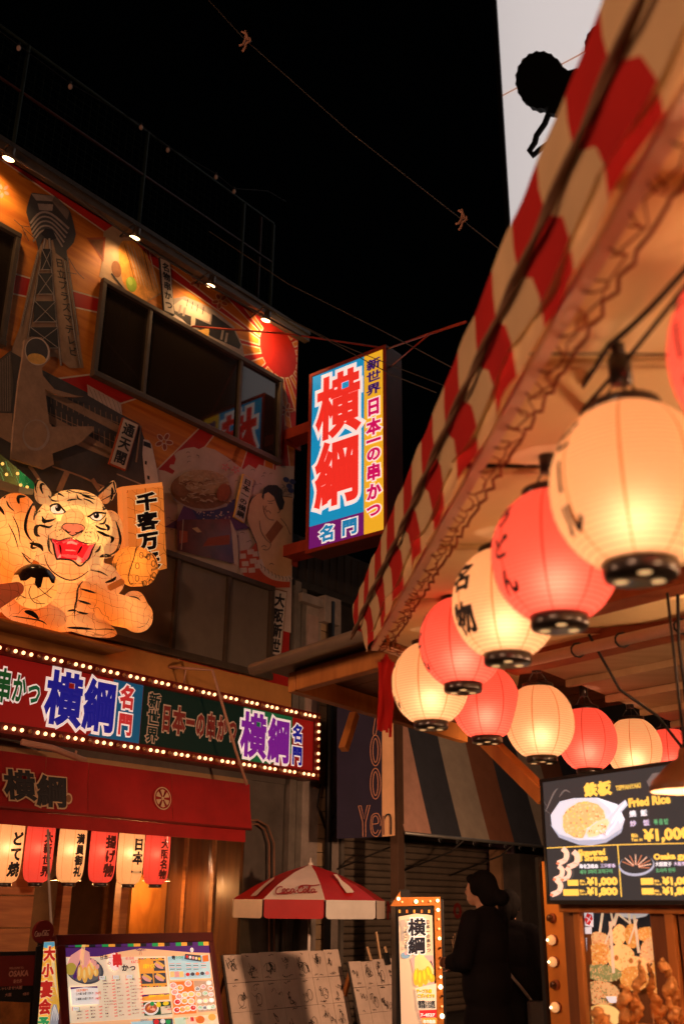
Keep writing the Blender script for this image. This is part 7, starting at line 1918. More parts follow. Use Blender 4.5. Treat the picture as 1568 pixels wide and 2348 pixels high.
for ch, x, y, w_, h_, m in (('大', 392, 1362, 104, 130, V_R), ('小', 376, 1508, 104, 122, V_R), ('宴', 362, 1690, 110, 150, V_R), ('会', 348, 1842, 108, 138, V_R), ('予', 340, 1970, 100, 110, V_G)):
    qd = quad(VBF, Z6(x, y - h_), Z6(x + w_, y - h_ - 3), Z6(x - 6, y), 0.006)
    put_glyph(t1, ch, qd, 0, 0, 1, 1, 0, V_PALE, 0.11, 0.002); put_glyph(t2, ch, qd, 0, 0, 1, 1, 0.004, m, 0.055, 0.002)
t1.build('letter_outline', vs_); t2.build('lettering', vs_)
wb = thing('welcome_board', 'dark framed welcome board with pale city lettering at the lower left', 'board', Vector((*FW.hit(40, 2300, 2.3).xy, 0)))
WF = Frame(FW.hit(40, 2300, 2.3), FW.ex)
M_WRED = mat('welcome_red', (0.12, 0.014, 0.012), 0.5, 0.2, 4); M_WTXT = mat('welcome_text', (0.40, 0.20, 0.15), 0.6, 0.0); M_WPHOTO = mat('welcome_photo', (0.26, 0.10, 0.025), 0.5, 0.5, 9)
def wq(pts, o, m, nm, th=0.012):
    q = MB(); P_4 = facing([WF.hit(*Z6(*c), o) for c in pts], WF.n); q.poly(P_4, m); q.poly([p_ - WF.n * th for p_ in reversed(P_4)], m)
    for i in range(len(P_4)): j = (i + 1) % len(P_4); q.poly([P_4[i], P_4[i] - WF.n * th, P_4[j] - WF.n * th, P_4[j]], m)
    return q.build(nm, wb)
wq([(-500, 1290), (390, 1270), (300, 2400), (-500, 2400)], 0.0, M_BLACK, 'frame', 0.03)
wp = wq([(-480, 1330), (330, 1308), (300, 1580), (-480, 1605)], 0.015, M_WRED, 'upper_poster'); wq([(-480, 1700), (270, 1735), (240, 2300), (-480, 2300)], 0.015, M_WPHOTO, 'lower_photo')
wq([(330, 1232), (388, 1212), (300, 2300), (262, 2300)], 0.04, M_BLACK, 'side_post')
t1 = MB()
def wt(st_, x, y, x2, hpx, m=M_WTXT, bold=0.02):
    a, bb = WF.uv(*Z6(x, y)); a2 = WF.uv(*Z6(x2, y))[0]; hh = WF.uv(*Z6(x, y - hpx))[1] - bb; v, _ = glyph(st_, bold, 2); put_text(t1, st_, WF, a, bb, hh / v[:, 1].max(), 0.017, m, bold, 0.001, fit=a2 - a)
wt('OSAKA', 62, 1500, 242, 52, bold=0.04); wt('WELCOME TO', 70, 1435, 196, 20); wt('新世界', 105, 1558, 182, 34)
wt('いらっしゃいませ!大阪', -130, 1628, 185, 30); wt('大阪', 30, 1676, 90, 28); wt('9周年', 190, 1668, 246, 26)
t1.build('lettering', wp)
dc_ = thing('round_disc_sign', 'dark red round disc sign with white script on the left', 'sign', FW.hit(*Z6(385, 1190), 2.2))
DF = Frame(FW.hit(*Z6(385, 1100), 2.2), FW.ex)
q = MB(); du = DF.uv(*Z6(473, 1100))[0]; dv = DF.uv(*Z6(385, 995))[1]
ring_ = [(du * math.cos(k * math.pi / 20), dv * math.sin(k * math.pi / 20)) for k in range(40)]
q.poly([DF.p(x, y, 0.012) for x, y in ring_], mat('disc_red', (0.13, 0.012, 0.012), 0.4, 0.1)); q.poly([DF.p(x, y, -0.012) for x, y in reversed(ring_)], MATS['disc_red'])
for i in range(40): x, y = ring_[i]; x2, y2 = ring_[(i + 1) % 40]; q.poly([DF.p(x, y, 0.012), DF.p(x, y, -0.012), DF.p(x2, y2, -0.012), DF.p(x2, y2, 0.012)], MATS['disc_red'])
dd = q.build('disc', dc_)
pc = Pic(DF, 0.0135, Z6, 0.0003)
sx_ = lambda p_: (312 + (p_[0] - 500) * 0.345, 1138 + (p_[1] - 405) * 0.72)
for ln in SCRIPT: pc.line([sx_(c) for c in ln], 5.5, mat('disc_white_print', (0.5, 0.34, 0.28), 0.5, 0.0), True, False)
pc.build('script_lettering', dd)
q = MB(); q.tube([DF.p(0.0, -dv * 0.9, -0.02), Vector((*DF.p(0, 0, -0.02).xy, 0.0))], 0.02, M_BLACK, 8); q.build('pole', dc_)
q = MB(); q.tube([FW.hit(*Z6(430, 180), 0.62), FW.hit(*Z6(438, 650), 0.66), FW.hit(*Z6(458, 1010), 0.75), FW.hit(*Z6(470, 1130), 0.8)], 0.012, M_PALE, 6)
tag(q.build('pale_string'), 'thin pale cord hanging from the red awning to the round disc', 'cord')

# ------------------------------------------------------------------ long paper lanterns under the awning
LW = 0.135
for zx, zy, kd, tx_, lab in ((75, 330, 'c', 'どて焼', 'long cream lantern at the left end of the row under the awning'), (355, 335, 'r', '大新世界', 'long red lantern second in the row, behind the hanging cord'), (645, 345, 'c', '満員御礼', 'long cream lantern with four characters in the middle of the awning row'),
                              (925, 355, 'r', '揚げ物', 'long red lantern between the two cream lanterns of the awning row'), (1172, 375, 'c', '日本一', 'long cream lantern with three bold characters under the awning'), (1408, 385, 'r', '大阪名物', 'long red lantern at the right end of the awning row')):
    p_ = FW.hit(*Z6(zx, zy), 0.22)
    az = math.atan2(CAMP.y - p_.y, CAMP.x - p_.x) + math.radians(36)
    t = lantern('long_lantern', lab, p_, LW, 0.66, PAP_LC if kd == 'c' else PAP_LR, 0.9, tx_, az, 'long paper lanterns under the awning', -0.02, 0.07, False, True, M_INK if kd == 'c' else mat('dark_red_ink', (0.10, 0.012, 0.01), 0.6, 0.0), 0.05, 0.95)
    q = MB(); q.tube([(0, 0, 0.33), (0, 0, 0.60)], 0.006, M_CABLE, 5); q.build('hanging_cord', t)
# lamps in the dining room
for zx, zy, lab in ((590, 640, 'small white ceiling lamp glowing below the four character lantern'), (1400, 645, 'small white ceiling lamp glowing behind the last red awning lantern')):
    p_ = FW.hit(*Z6(zx, zy), -0.9)
    t = thing('dining_lamp', lab, 'lamp', p_, 'dining room lamps')
    q = MB(); q.lathe([(0.17, 0.0), (0.16, 0.015), (0.06, 0.09), (0.02, 0.1)], mat('white_enamel', (0.7, 0.62, 0.5), 0.4, 0.05), 24, p_); q.build('shade', t)
    q = MB(); q.ball(p_ + Vector((0, 0, 0.01)), 0.04, lit('dining_bulb', (1.0, 0.66, 0.34), 8.0), 12); q.build('bulb', t)
    q = MB(); q.tube([p_ + Vector((0, 0, 0.1)), Vector((p_.x, p_.y, 2.75))], 0.008, M_CABLE, 6); q.build('cord', t)
    lamp('bulb_light', 'POINT', p_ + Vector((0, 0, -0.04)), 42, (1.0, 0.46, 0.15), t, 0.05)
# clear vinyl curtain at the right end of the awning
def vinyl():
    m = bpy.data.materials.new('clear_vinyl'); m.use_nodes = True
    nt = m.node_tree; nt.nodes.clear(); L = nt.links.new
    out = nt.nodes.new('ShaderNodeOutputMaterial'); t = nt.nodes.new('ShaderNodeBsdfTransparent'); g_ = nt.nodes.new('ShaderNodeBsdfGlossy'); d_ = nt.nodes.new('ShaderNodeBsdfTranslucent')
    t.inputs[0].default_value = (0.93, 0.91, 0.88, 1); g_.inputs['Roughness'].default_value = 0.07; g_.inputs[0].default_value = (1, 0.95, 0.9, 1); d_.inputs[0].default_value = (0.8, 0.75, 0.7, 1)
    lw = nt.nodes.new('ShaderNodeLayerWeight'); lw.inputs[0].default_value = 0.12
    a_ = nt.nodes.new('ShaderNodeMixShader'); b_ = nt.nodes.new('ShaderNodeMixShader'); b_.inputs[0].default_value = 0.06
    tc = nt.nodes.new('ShaderNodeTexCoord'); nz = nt.nodes.new('ShaderNodeTexNoise'); nz.inputs['Scale'].default_value = 3.0; bp = nt.nodes.new('ShaderNodeBump'); bp.inputs['Strength'].default_value = 0.5
    mp = nt.nodes.new('ShaderNodeMapping'); mp.inputs['Scale'].default_value = (6, 6, 0.7); L(tc.outputs['Object'], mp.inputs[0]); L(mp.outputs[0], nz.inputs['Vector']); L(nz.outputs[0], bp.inputs['Height']); L(bp.outputs[0], g_.inputs['Normal'])
    L(lw.outputs['Fresnel'], a_.inputs[0]); L(t.outputs[0], a_.inputs[1]); L(g_.outputs[0], a_.inputs[2]); L(a_.outputs[0], b_.inputs[1]); L(d_.outputs[0], b_.inputs[2]); L(b_.outputs[0], out.inputs[0])
    return m
q = MB(); vs, fs = [], []; NX, NY = 60, 24
ca_, cb_ = FW.uv(378, 1905, 0.6)[0], FW.uv(548, 1935, 0.6)[0]
da_, db_ = FW.uv(395, 2300, 0.8)[0], FW.uv(590, 2300, 0.8)[0]
rnd = random.Random(2)
ph_ = [rnd.uniform(0, 6) for _ in range(6)]
for i in range(NY + 1):
    t = i / NY
    for j in range(NX + 1):
        s_ = j / NX
        fold = sum((0.03 / (k + 1)) * math.sin(s_ * (9 + 11 * k) + ph_[k] + 0.7 * t * (k - 1)) for k in range(5)) * (0.5 + 0.7 * t)
        vs.append(FW.p((ca_ + (cb_ - ca_) * s_) * (1 - t) + (da_ + (db_ - da_) * s_) * t, 2.12 - 2.0 * t, 0.60 + 0.22 * t * s_ + fold))
for i in range(NY):
    for j in range(NX): k = i * (NX + 1) + j; fs.append((k, k + NX + 1, k + NX + 2, k + 1))
q.add(vs, fs, vinyl(), True)
tag(q.build('vinyl_curtain'), 'clear crumpled vinyl curtain hanging from the right end of the red awning', 'curtain')

# ------------------------------------------------------------------ arrow sign with bulbs
Z7 = zoom(1350, 3150, 650)
ar = thing('arrow_sign', 'lit arrow sign with bulbs, black brush characters and fried skewer picture', 'sign', Vector((*at_d(965, 2300, 8.6).xy, 0)))
AF = Frame(at_d(965, 2250, 8.6), yawdir(86))
M_OPAN = mat('arrow_orange_metal', (0.55, 0.20, 0.04), 0.4, 0.12, 5)
def aq(pts, o, m, nm, th=0.02, par=None):
    P_4 = facing([AF.hit(*Z7(*c), o) for c in pts], AF.n); q = MB(); q.poly(P_4, m); q.poly([p_ - AF.n * th for p_ in reversed(P_4)], m)
    for i in range(len(P_4)): j = (i + 1) % len(P_4); q.poly([P_4[i], P_4[i] - AF.n * th, P_4[j] - AF.n * th, P_4[j]], m)
    return q.build(nm, par or ar)
zg = AF.O.z
def to_ground(x, y): u_, v_ = AF.uv(*Z7(x, y)); return u_
q = MB(); ul, ur_ = AF.uv(*Z7(232, 400))[0], AF.uv(*Z7(640, 400))[0]
q.fbox(AF, ul, ur_ + 0.02, -zg + 0.004, AF.uv(*Z7(400, 330))[1], -0.34, -0.022, M_BLACK); q.build('cabinet', ar, bevel=0.008)
tb = AF.uv(*Z7(300, 250))[1]
q = MB(); q.fbox(AF, AF.uv(*Z7(272, 260))[0], AF.uv(*Z7(362, 260))[0], AF.uv(*Z7(300, 318))[1], tb, -0.2, -0.03, M_BLACK); q.build('top_block', ar)
aq([(185, 395), (272, 265), (275, 318), (625, 315), (672, 1980), (612, 1980), (572, 390), (228, 398)], 0.0, M_OPAN, 'arrow_frame')
ash = aq([(258, 490), (330, 478), (410, 462), (500, 470), (555, 478), (590, 1800), (290, 1800)], -0.004, lit('arrow_white', (0.80, 0.60, 0.40), 0.36), 'lit_sheet', 0.008)
aq([(240, 405), (560, 398), (563, 470), (410, 458), (245, 490)], 0.002, M_BLACK, 'header_strip', 0.01)
R_S = 0.66
pc = Pic(AF, 0.004, Z7, 0.0005)
for k, c in enumerate((N_ORG, N_DORG, N_ORG, N_DORG, N_ORG)): pc.fill([(258 + k * 65, 430), (274 + k * 65, 429), (275 + k * 65, 456), (259 + k * 65, 457)], c, False)
pc.up()
A_GREY = lit('arrow_grey', (0.45, 0.36, 0.27), 0.6)
pc.fill([(275, 520), (315, 515), (318, 560), (305, 580), (310, 700), (280, 700), (285, 580), (272, 560)], A_GREY)
pc.ell(320, 830, 40, 30, lit('arrow_blue', (0.2, 0.35, 0.45), 0.6), 12); pc.ell(325, 810, 18, 18, N_PNK, 10)
pc.fill([(365, 860), (400, 835), (560, 830), (575, 1110), (420, 1115), (395, 1000)], N_PNK); pc.fill([(540, 870), (555, 900), (575, 1000), (560, 1060), (530, 900)], N_DK)
pc.fill([(400, 850), (440, 815), (475, 830), (540, 900), (570, 960), (560, 1060), (420, 1110), (395, 1000)], N_FRY2)
for x, y, a, r_ in ((415, 1020, 0.05, 80), (450, 1040, 0.0, 85), (490, 1020, -0.1, 75), (525, 990, -0.2, 65), (550, 1030, -0.2, 40)): pc.ell(x, y, 27, r_, lit('arrow_fry', (0.82, 0.42, 0.03), R_S), 18, a); pc.ell(x - 6, y - 14, 11, r_ * 0.6, N_YEL, 12, a)
for x in (425, 445, 462): pc.line([(440, 830), (x, 900), (x + (x - 440), 960)], 10, N_FRY2, False, False)
pc.up(); pc.fill([(405, 1120), (590, 1080), (592, 1310), (430, 1310)], N_CRM); pc.fill([(440, 1318), (592, 1312), (594, 1378), (450, 1382)], N_RED); pc.fill([(462, 1386), (594, 1382), (596, 1440), (470, 1440)], N_ORG)
pc.build('skewer_picture', ash)
t1, t2 = MB(), MB()
def ach(mb, ch, x0, y0, x1, y1, o, m, bo, th=0.002):
    qd = quad(AF, Z7(x0, y0), Z7(x1, y0 - 4), Z7(x0 + (y1 - y0) * 0.02, y1), 0.0); put_glyph(mb, ch, qd, 0, 0, 1, 1, o, m, bo, th, res=3)
for ch, y0, y1 in (('横', 505, 662), ('綱', 668, 822)): ach(t1, ch, 338, y0, 492, y1, 0.014, N_WHT, 0.09); ach(t2, ch, 338, y0, 492, y1, 0.018, N_BLK, 0.034)
for k, ch in enumerate('日本一の串かつ'): ach(t2, ch, 495 + k * 1.5, 520 + k * 41, 528 + k * 1.5, 558 + k * 41, 0.018, N_BLK, 0.04)
for k, ch in enumerate('よこづな'): ach(t2, ch, 300 + k, 598 + k * 46, 330 + k, 636 + k * 46, 0.018, N_BLK, 0.02)
for st_, y, x0, x1, m in (('テーブル席', 1158, 412, 548, N_YEL), ('ございます!!', 1200, 418, 572, N_YEL), ('席数120席', 1260, 425, 575, N_BLK), ('宴会最大120名迄', 1292, 432, 578, N_BLK), ('7-4527', 1368, 448, 576, N_WHT), ('年中無休', 1428, 470, 582, N_WHT)):
    a, bb = AF.uv(*Z7(x0, y)); a2 = AF.uv(*Z7(x1, y))[0]
    if m is N_YEL: put_text(t1, st_, AF, a, bb, (AF.uv(*Z7(x0, y - 34))[1] - bb), 0.016, N_BLK, 0.09, 0.002, fit=a2 - a)
    put_text(t2, st_, AF, a, bb, (AF.uv(*Z7(x0, y - 36))[1] - bb), 0.020, m, 0.05, 0.001, fit=a2 - a)
t1.build('letter_outline', ash); t2.build('lettering', ash)
M_ABULB = lit('arrow_bulb', (1.0, 0.66, 0.36), 5.0); M_ABULB2 = lit('arrow_bulb_dim', (1.0, 0.45, 0.16), 1.6); M_AOFF = mat('arrow_dead_bulb', (0.06, 0.02, 0.01), 0.2, 0.0)
for x, y, r_, m in ((257, 332, 15, 0), (290, 360, 9, 1), (412, 356, 17, 0), (468, 354, 9, 1), (537, 353, 10, 1), (602, 348, 14, 0), (606, 430, 15, 0), (612, 512, 11, 1), (615, 597, 11, 1), (619, 682, 14, 0), (626, 766, 10, 2), (628, 852, 10, 2), (627, 938, 10, 1), (630, 1022, 12, 0), (628, 1110, 20, 0), (640, 1190, 10, 2), (641, 1282, 9, 1), (642, 1368, 21, 0)):
    p_ = AF.hit(*Z7(x, y), 0.008); rr = r_ * 0.26 * 8.6 / FPX
    q = MB(); q.ball(p_, rr, (M_ABULB, M_ABULB2, M_AOFF)[m], 10); q.build('bulb', ar)
# small lit shop sign far behind the people
fs_ = thing('far_shop_sign', 'narrow pink and red lit sign beside the post behind the people', 'sign', FW.hit(1180, 2150, -0.02))
for (x0, y0, x1, y1), c, st_ in (((1172, 1965, 1182, 2005), lit('far_pink', (0.75, 0.25, 0.3), 0.5), 'パ'), ((1176, 2020, 1187, 2050), lit('far_red', (0.5, 0.02, 0.01), 0.4), None), ((1176, 2055, 1188, 2090), lit('far_orange', (0.5, 0.14, 0.03), 0.4), None)):
    p0_, p1_ = FW.uv(x0, y1, 0.05), FW.uv(x1, y0, 0.05); q = MB(); q.fbox(FW, p0_[0], p1_[0], p0_[1], p1_[1], -0.02, 0.05, c); q.build('lit_panel', fs_)
b = MB(); a_ = FW.uv(1160, 2100, 0.3)[0]; b.fbox(FW, a_ - 0.1, a_ + 0.12, 0.004, FW.uv(1160, 1950, 0.3)[1], 0.1, 0.3, mat('tan_post_paint', (0.34, 0.19, 0.10), 0.6, 0.15)); tag(b.build('tan_post'), 'tan wooden post beside the small pink sign', 'post')
b = MB(); a_ = FW.uv(1215, 2100, 0.6)[0]; b.fbox(FW, a_ - 0.25, a_ + 1.6, 0.004, FW.uv(1210, 1960, 0.6)[1], 0.3, 0.6, mat('dark_side_wall', (0.07, 0.06, 0.055), 0.8, 0.3, 3)); tag(b.build('side_wall'), 'dark plastered wall end right of the people in black', 'wall')
t = thing('floor_lantern', 'small white lit floor lantern low beside the people', 'lantern', Vector((*at_d(1222, 2318, 10.0).xy, 0)))
for x0, x1, y0, y1 in ((1211, 1226, 2327, 2338),):
    p_ = at_d((x0 + x1) / 2, (y0 + y1) / 2, 10.0); q = MB(); q.lathe([(0.022, -0.028), (0.034, 0.0), (0.036, 0.022)], lit('floor_lantern_glow', (1.0, 0.72, 0.42), 2.2), 12, p_); q.build('shade', t)
    q = MB(); q.tube([Vector((p_.x, p_.y, 0.0)), p_ - Vector((0, 0, 0.03))], 0.012, M_STEEL, 6); q.build('stem', t)
# ------------------------------------------------------------------ people
M_HAIR = mat('black_hair', (0.006, 0.005, 0.005), 0.8, 0.2, 40, 0.6, 60, spec=0.06, stretch=(1, 1, 0.2)); M_SKINP = mat('skin', (0.46, 0.24, 0.15), 0.5, 0.08, 10); M_BLKCLOTH = mat('black_cloth', (0.008, 0.007, 0.008), 0.9, 0.2, 6, 0.5, 14, spec=0.05); M_STRAP = mat('bag_strap', (0.20, 0.16, 0.14), 0.6, 0.1)
def blob(bm, c, rx, ry, rz, axes):
    m = Matrix(axes).transposed()
    bmesh.ops.create_uvsphere(bm, u_segments=16, v_segments=10, radius=1.0, matrix=Matrix.Translation(c) @ m.to_4x4() @ Matrix.Diagonal((rx, ry, rz, 1)))
def limb(bm, pts, rs, n=6):
    for i in range(len(pts) - 1):
        for k in range(n):
            t = k / n; c = pts[i].lerp(pts[i + 1], t); r = rs[i] + (rs[i + 1] - rs[i]) * t
            bmesh.ops.create_icosphere(bm, subdivisions=2, radius=r, matrix=Matrix.Translation(c))
    bmesh.ops.create_icosphere(bm, subdivisions=2, radius=rs[-1], matrix=Matrix.Translation(pts[-1]))
AX = (Vector((1, 0, 0)), Vector((0, 1, 0)), Vector((0, 0, 1)))
def person(lab, head_px, zc, fwd, arm_hand=None, bun=False, ponytail=False):
    """fwd: the way the body faces; built standing on the street"""
    h = at_d(*head_px, zc)                                       # middle of the head
    s = h.z / 1.555                                              # head centre height of a 1.68 m person
    f = fwd.normalized(); r = f.cross(Vector((0, 0, 1))).normalized(); u = Vector((0, 0, 1))
    base = Vector((h.x, h.y, 0)) - f * 0.03 * s
    def B(x, y, z): return base + r * x * s + f * y * s + u * z * s
    ax = (r, f, u)
    t = thing('person', lab, 'person', base, 'people standing by the arrow sign')
    bm = bmesh.new()
    blob(bm, B(0, 0.035, 1.555), 0.075 * s, 0.095 * s, 0.105 * s, ax); blob(bm, B(0, 0.085, 1.50), 0.05 * s, 0.05 * s, 0.055 * s, ax)      # skull and jaw
    blob(bm, B(0, 0.138, 1.535), 0.013 * s, 0.022 * s, 0.022 * s, ax); blob(bm, B(0, 0.128, 1.495), 0.024 * s, 0.012 * s, 0.012 * s, ax)    # nose, lips
    for sx in (-1, 1): blob(bm, B(sx * 0.076, 0.03, 1.545), 0.012 * s, 0.022 * s, 0.033 * s, ax); blob(bm, B(sx * 0.03, 0.118, 1.562), 0.013 * s, 0.01 * s, 0.009 * s, ax)
    limb(bm, [B(0, 0.02, 1.50), B(0, -0.01, 1.38)], [0.052 * s, 0.056 * s])
    blob(bm, B(0, 0, 1.22), 0.17 * s, 0.10 * s, 0.20 * s, ax); blob(bm, B(0, 0, 0.98), 0.15 * s, 0.11 * s, 0.16 * s, ax)
    for sx in (-1, 1):
        limb(bm, [B(sx * 0.08, 0, 0.92), B(sx * 0.09, 0.01, 0.50), B(sx * 0.095, -0.02, 0.09)], [0.085 * s, 0.058 * s, 0.04 * s])
        blob(bm, B(sx * 0.1, 0.05, 0.035), 0.042 * s, 0.11 * s, 0.035 * s, ax)
    arms = {}
    for sx in (-1, 1):
        if arm_hand and sx == -1: el, ha = B(-0.27, 0.02, 1.10), arm_hand
        elif sx == 1 and arm_hand: el, ha = B(0.24, 0.05, 1.09), B(0.05, 0.27, 1.08)
        else: el, ha = B(sx * 0.23, -0.01, 1.10), B(sx * 0.24, 0.07, 0.84)
        sh = B(sx * 0.165, 0, 1.35); arms[sx] = (sh, el, ha)
        limb(bm, [sh, el, ha], [0.052 * s, 0.042 * s, 0.028 * s])
        d = (ha - el).normalized(); side = d.cross(r if abs(d.dot(r)) < 0.9 else u).normalized()
        pal = ha + d * 0.045 * s
        blob(bm, pal, 0.04 * s, 0.016 * s, 0.046 * s, (side, d.cross(side).normalized(), d))
        for k in range(4):
            o = side * (0.027 - 0.018 * k) * s; L_ = (0.066, 0.075, 0.07, 0.055)[k] * s; cu = d.cross(side).normalized()
            p0 = pal + o + d * 0.035 * s; p1 = p0 + d * L_ * 0.5 + cu * L_ * 0.15; p2 = p1 + d * L_ * 0.25 + cu * L_ * 0.42
            limb(bm, [p0, p1, p2], [0.0095 * s, 0.009 * s, 0.0075 * s], 4)
        cu = d.cross(side).normalized(); limb(bm, [pal + side * 0.03 * s - d * 0.02 * s, pal + side * 0.052 * s + d * 0.01 * s + cu * 0.015 * s, pal + side * 0.05 * s + d * 0.035 * s + cu * 0.035 * s], [0.011 * s, 0.010 * s, 0.008 * s], 4)
    remesh(bm, 'body', 0.0085 * s, 2, t, M_SKINP)
    bm = bmesh.new()                                             # loose coat and trousers
    blob(bm, B(0, -0.005, 1.30), 0.185 * s, 0.115 * s, 0.115 * s, ax); blob(bm, B(0, 0, 1.18), 0.205 * s, 0.135 * s, 0.22 * s, ax); blob(bm, B(0, 0, 0.95), 0.215 * s, 0.15 * s, 0.26 * s, ax); blob(bm, B(0, 0, 0.72), 0.21 * s, 0.145 * s, 0.22 * s, ax)
    limb(bm, [B(-0.16, -0.01, 1.355), B(0, -0.035, 1.405), B(0.16, -0.01, 1.355)], [0.058 * s, 0.062 * s, 0.058 * s])
    for sx in (-1, 1):
        sh, el, ha = arms[sx]; limb(bm, [sh, el, el.lerp(ha, 0.86)], [0.078 * s, 0.075 * s, 0.058 * s])
        limb(bm, [B(sx * 0.085, 0, 0.75), B(sx * 0.095, 0.01, 0.48), B(sx * 0.1, -0.02, 0.13)], [0.11 * s, 0.085 * s, 0.07 * s])
    remesh(bm, 'clothing', 0.012 * s, 3, t, M_BLKCLOTH)
    bm = bmesh.new()
    blob(bm, B(0, 0.0, 1.585), 0.094 * s, 0.105 * s, 0.102 * s, ax); blob(bm, B(0, -0.045, 1.53), 0.085 * s, 0.075 * s, 0.10 * s, ax); blob(bm, B(0, 0.085, 1.625), 0.07 * s, 0.04 * s, 0.035 * s, ax)
    for sx in (-1, 1): blob(bm, B(sx * 0.078, 0.015, 1.57), 0.02 * s, 0.05 * s, 0.06 * s, ax)
    if bun: blob(bm, B(0.02, -0.125, 1.50), 0.065 * s, 0.06 * s, 0.055 * s, ax)
    if ponytail: limb(bm, [B(0, -0.1, 1.55), B(0, -0.14, 1.50), B(0.01, -0.15, 1.40)], [0.04 * s, 0.045 * s, 0.02 * s])
    remesh(bm, 'hair', 0.010 * s, 2, t, M_HAIR)
    for sx in (-1, 1):
        q = MB(); q.ball(B(sx * 0.1, 0.045, 0.03), 0.05 * s, M_BLACK, 12, (0.052 * s, 0.052 * s, 0.03 * s)); q.box(B(sx * 0.1 - 0.045, -0.05, 0.0), r * 0.09 * s, f * 0.2 * s, u * 0.035 * s, M_BLACK); q.build('shoe', t)
    return t, B, s
hp = at_d(*Z7(705, 900), 7.35)
p1, B1, s1 = person('person in long black coat with dark bun, holding a paper cone by the arrow sign', Z7(975, 250), 7.2, Vector((-0.75, 0.66, 0)), hp, bun=True)
q = MB(); c0_, c1_ = at_d(*Z7(775, 905), 7.3), at_d(*Z7(755, 690), 7.3)
q.lathe([(0.008, 0), (0.03, (c1_ - c0_).length * 0.55)], mat('paper_cone', (0.5, 0.32, 0.2), 0.7, 0.1), 14, c0_, axis=c1_ - c0_)
for k in range(5): q.tube([c0_, c1_ + Vector((0.012 * (k - 2), 0.01 * (k % 2), 0.02 * ((k * 7) % 3)))], 0.0035, M_TAN, 5)
tag(q.build('paper_cone'), 'paper cone of thin skewers held by the nearer person', 'snack')
p2, B2, s2 = person('person in dark coat with high ponytail and pale bag strap, turned away', Z7(1236, 392), 8.0, Vector((0.35, 0.94, 0)), None, ponytail=True)
q = MB(); q.tube([B2(-0.12, 0.10, 1.38), B2(-0.13, -0.11, 1.36), B2(-0.08, -0.165, 1.15), B2(0.1, -0.17, 0.95), B2(0.2, -0.14, 0.82)], 0.012, M_STRAP, 6)
tag(q.build('bag_strap'), 'pale shoulder bag strap across the dark coat of the farther person', 'strap')
q = MB(); q.box(B2(0.16, -0.2, 0.62), Vector((0.16, 0, 0)), Vector((0, 0.09, 0)), Vector((0, 0, 0.22)), mat('bag_leather', (0.05, 0.04, 0.038), 0.5, 0.2)); tag(q.build('shoulder_bag', bevel=0.02), 'dark shoulder bag hanging at the hip of the farther person', 'bag')
# ------------------------------------------------------------------ tall backlit sign building at the upper right
tbx = Frame(at_d(1160, 300, 25.0), Vector((0.776, -0.63, 0)))
tb_t = thing('tower_block', 'black windowless block carrying a tall white lit sign at the upper right', 'building', Vector((*tbx.O.xy, 0)) + tbx.ex * 2)
zlo = tbx.uv(1172, 545)[1] + tbx.O.z; u0 = tbx.uv(1165, 420)[0]
fz = tbx.O.z
q = MB(); q.fbox(tbx, u0 - 0.2, 11.0, -fz + 0.004, 30 - fz, -8, -1.3, mat('black_cladding', (0.018, 0.016, 0.015), 0.7, 0.3, 2.0)); q.build('wall', tb_t)
WS = bpy.data.materials.new('lit_sign_sheet'); WS.use_nodes = True
_n = WS.node_tree; _n.nodes.clear(); _o = _n.nodes.new('ShaderNodeOutputMaterial'); _t = _n.nodes.new('ShaderNodeBsdfTranslucent'); _e = _n.nodes.new('ShaderNodeEmission'); _a = _n.nodes.new('ShaderNodeAddShader')
_t.inputs[0].default_value = (0.8, 0.76, 0.75, 1); _e.inputs[0].default_value = (0.60, 0.55, 0.535, 1); _e.inputs[1].default_value = 0.50
_n.links.new(_t.outputs[0], _a.inputs[0]); _n.links.new(_e.outputs[0], _a.inputs[1]); _n.links.new(_a.outputs[0], _o.inputs[0])
bs = thing('white_lightbox', 'tall white backlit sign sheets with black scalloped silhouette, upper right', 'sign', tbx.p(4, 9.0 - fz))
seam = tbx.uv(1152, 218)[1]
b_lo, b_hi = zlo - fz - 2.2, 29.0 - fz
edges = [b_lo] + [e for e in (seam - 7.0, seam, seam + 7.0) if b_lo < e < b_hi] + [b_hi]
for k in range(len(edges) - 1):
    q = MB(); q.fbox(tbx, u0, 10.0, edges[k] + 0.02, edges[k + 1] - 0.02, -0.02, 0.0, WS); q.build('lit_sheet', bs)
    q = MB(); q.fbox(tbx, u0, 10.0, edges[k] - 0.02, edges[k] + 0.018, -0.06, 0.004, mat('seam_rust', (0.35, 0.12, 0.04), 0.6, 0.1, emit=(0.45, 0.2, 0.1), es=0.6)); q.build('seam_strip', bs)
q = MB(); q.fbox(tbx, u0 - 0.12, 10.1, b_lo, b_hi, -1.25, -1.2, mat('lightbox_inside', (0.35, 0.35, 0.35), 0.8, 0.0)); q.build('back_plate', bs)
q = MB(); q.fbox(tbx, u0 - 0.13, u0 - 0.002, b_lo, b_hi, -1.2, 0.05, M_BLACK); q.build('edge_trim', bs)
for k in range(6):                                    # the tubes inside
    p_ = tbx.p(u0 + 1.0 + k * 1.6, (b_lo + b_hi) / 2, -0.85)
    l_ = lamp('tube_light', 'AREA', p_, 5.0, (1.0, 0.93, 0.9), bs)
    l_.data.shape = 'RECTANGLE'; l_.data.size, l_.data.size_y = 0.12, b_hi - b_lo - 1
    l_.rotation_euler = Matrix((tbx.ex, tbx.ey, tbx.n)).transposed().to_euler()
ZX = zoom(1250, 0, 1250, 1468)
BK = mat('silhouette_black', (0.006, 0.006, 0.006), 0.9, 0.0)
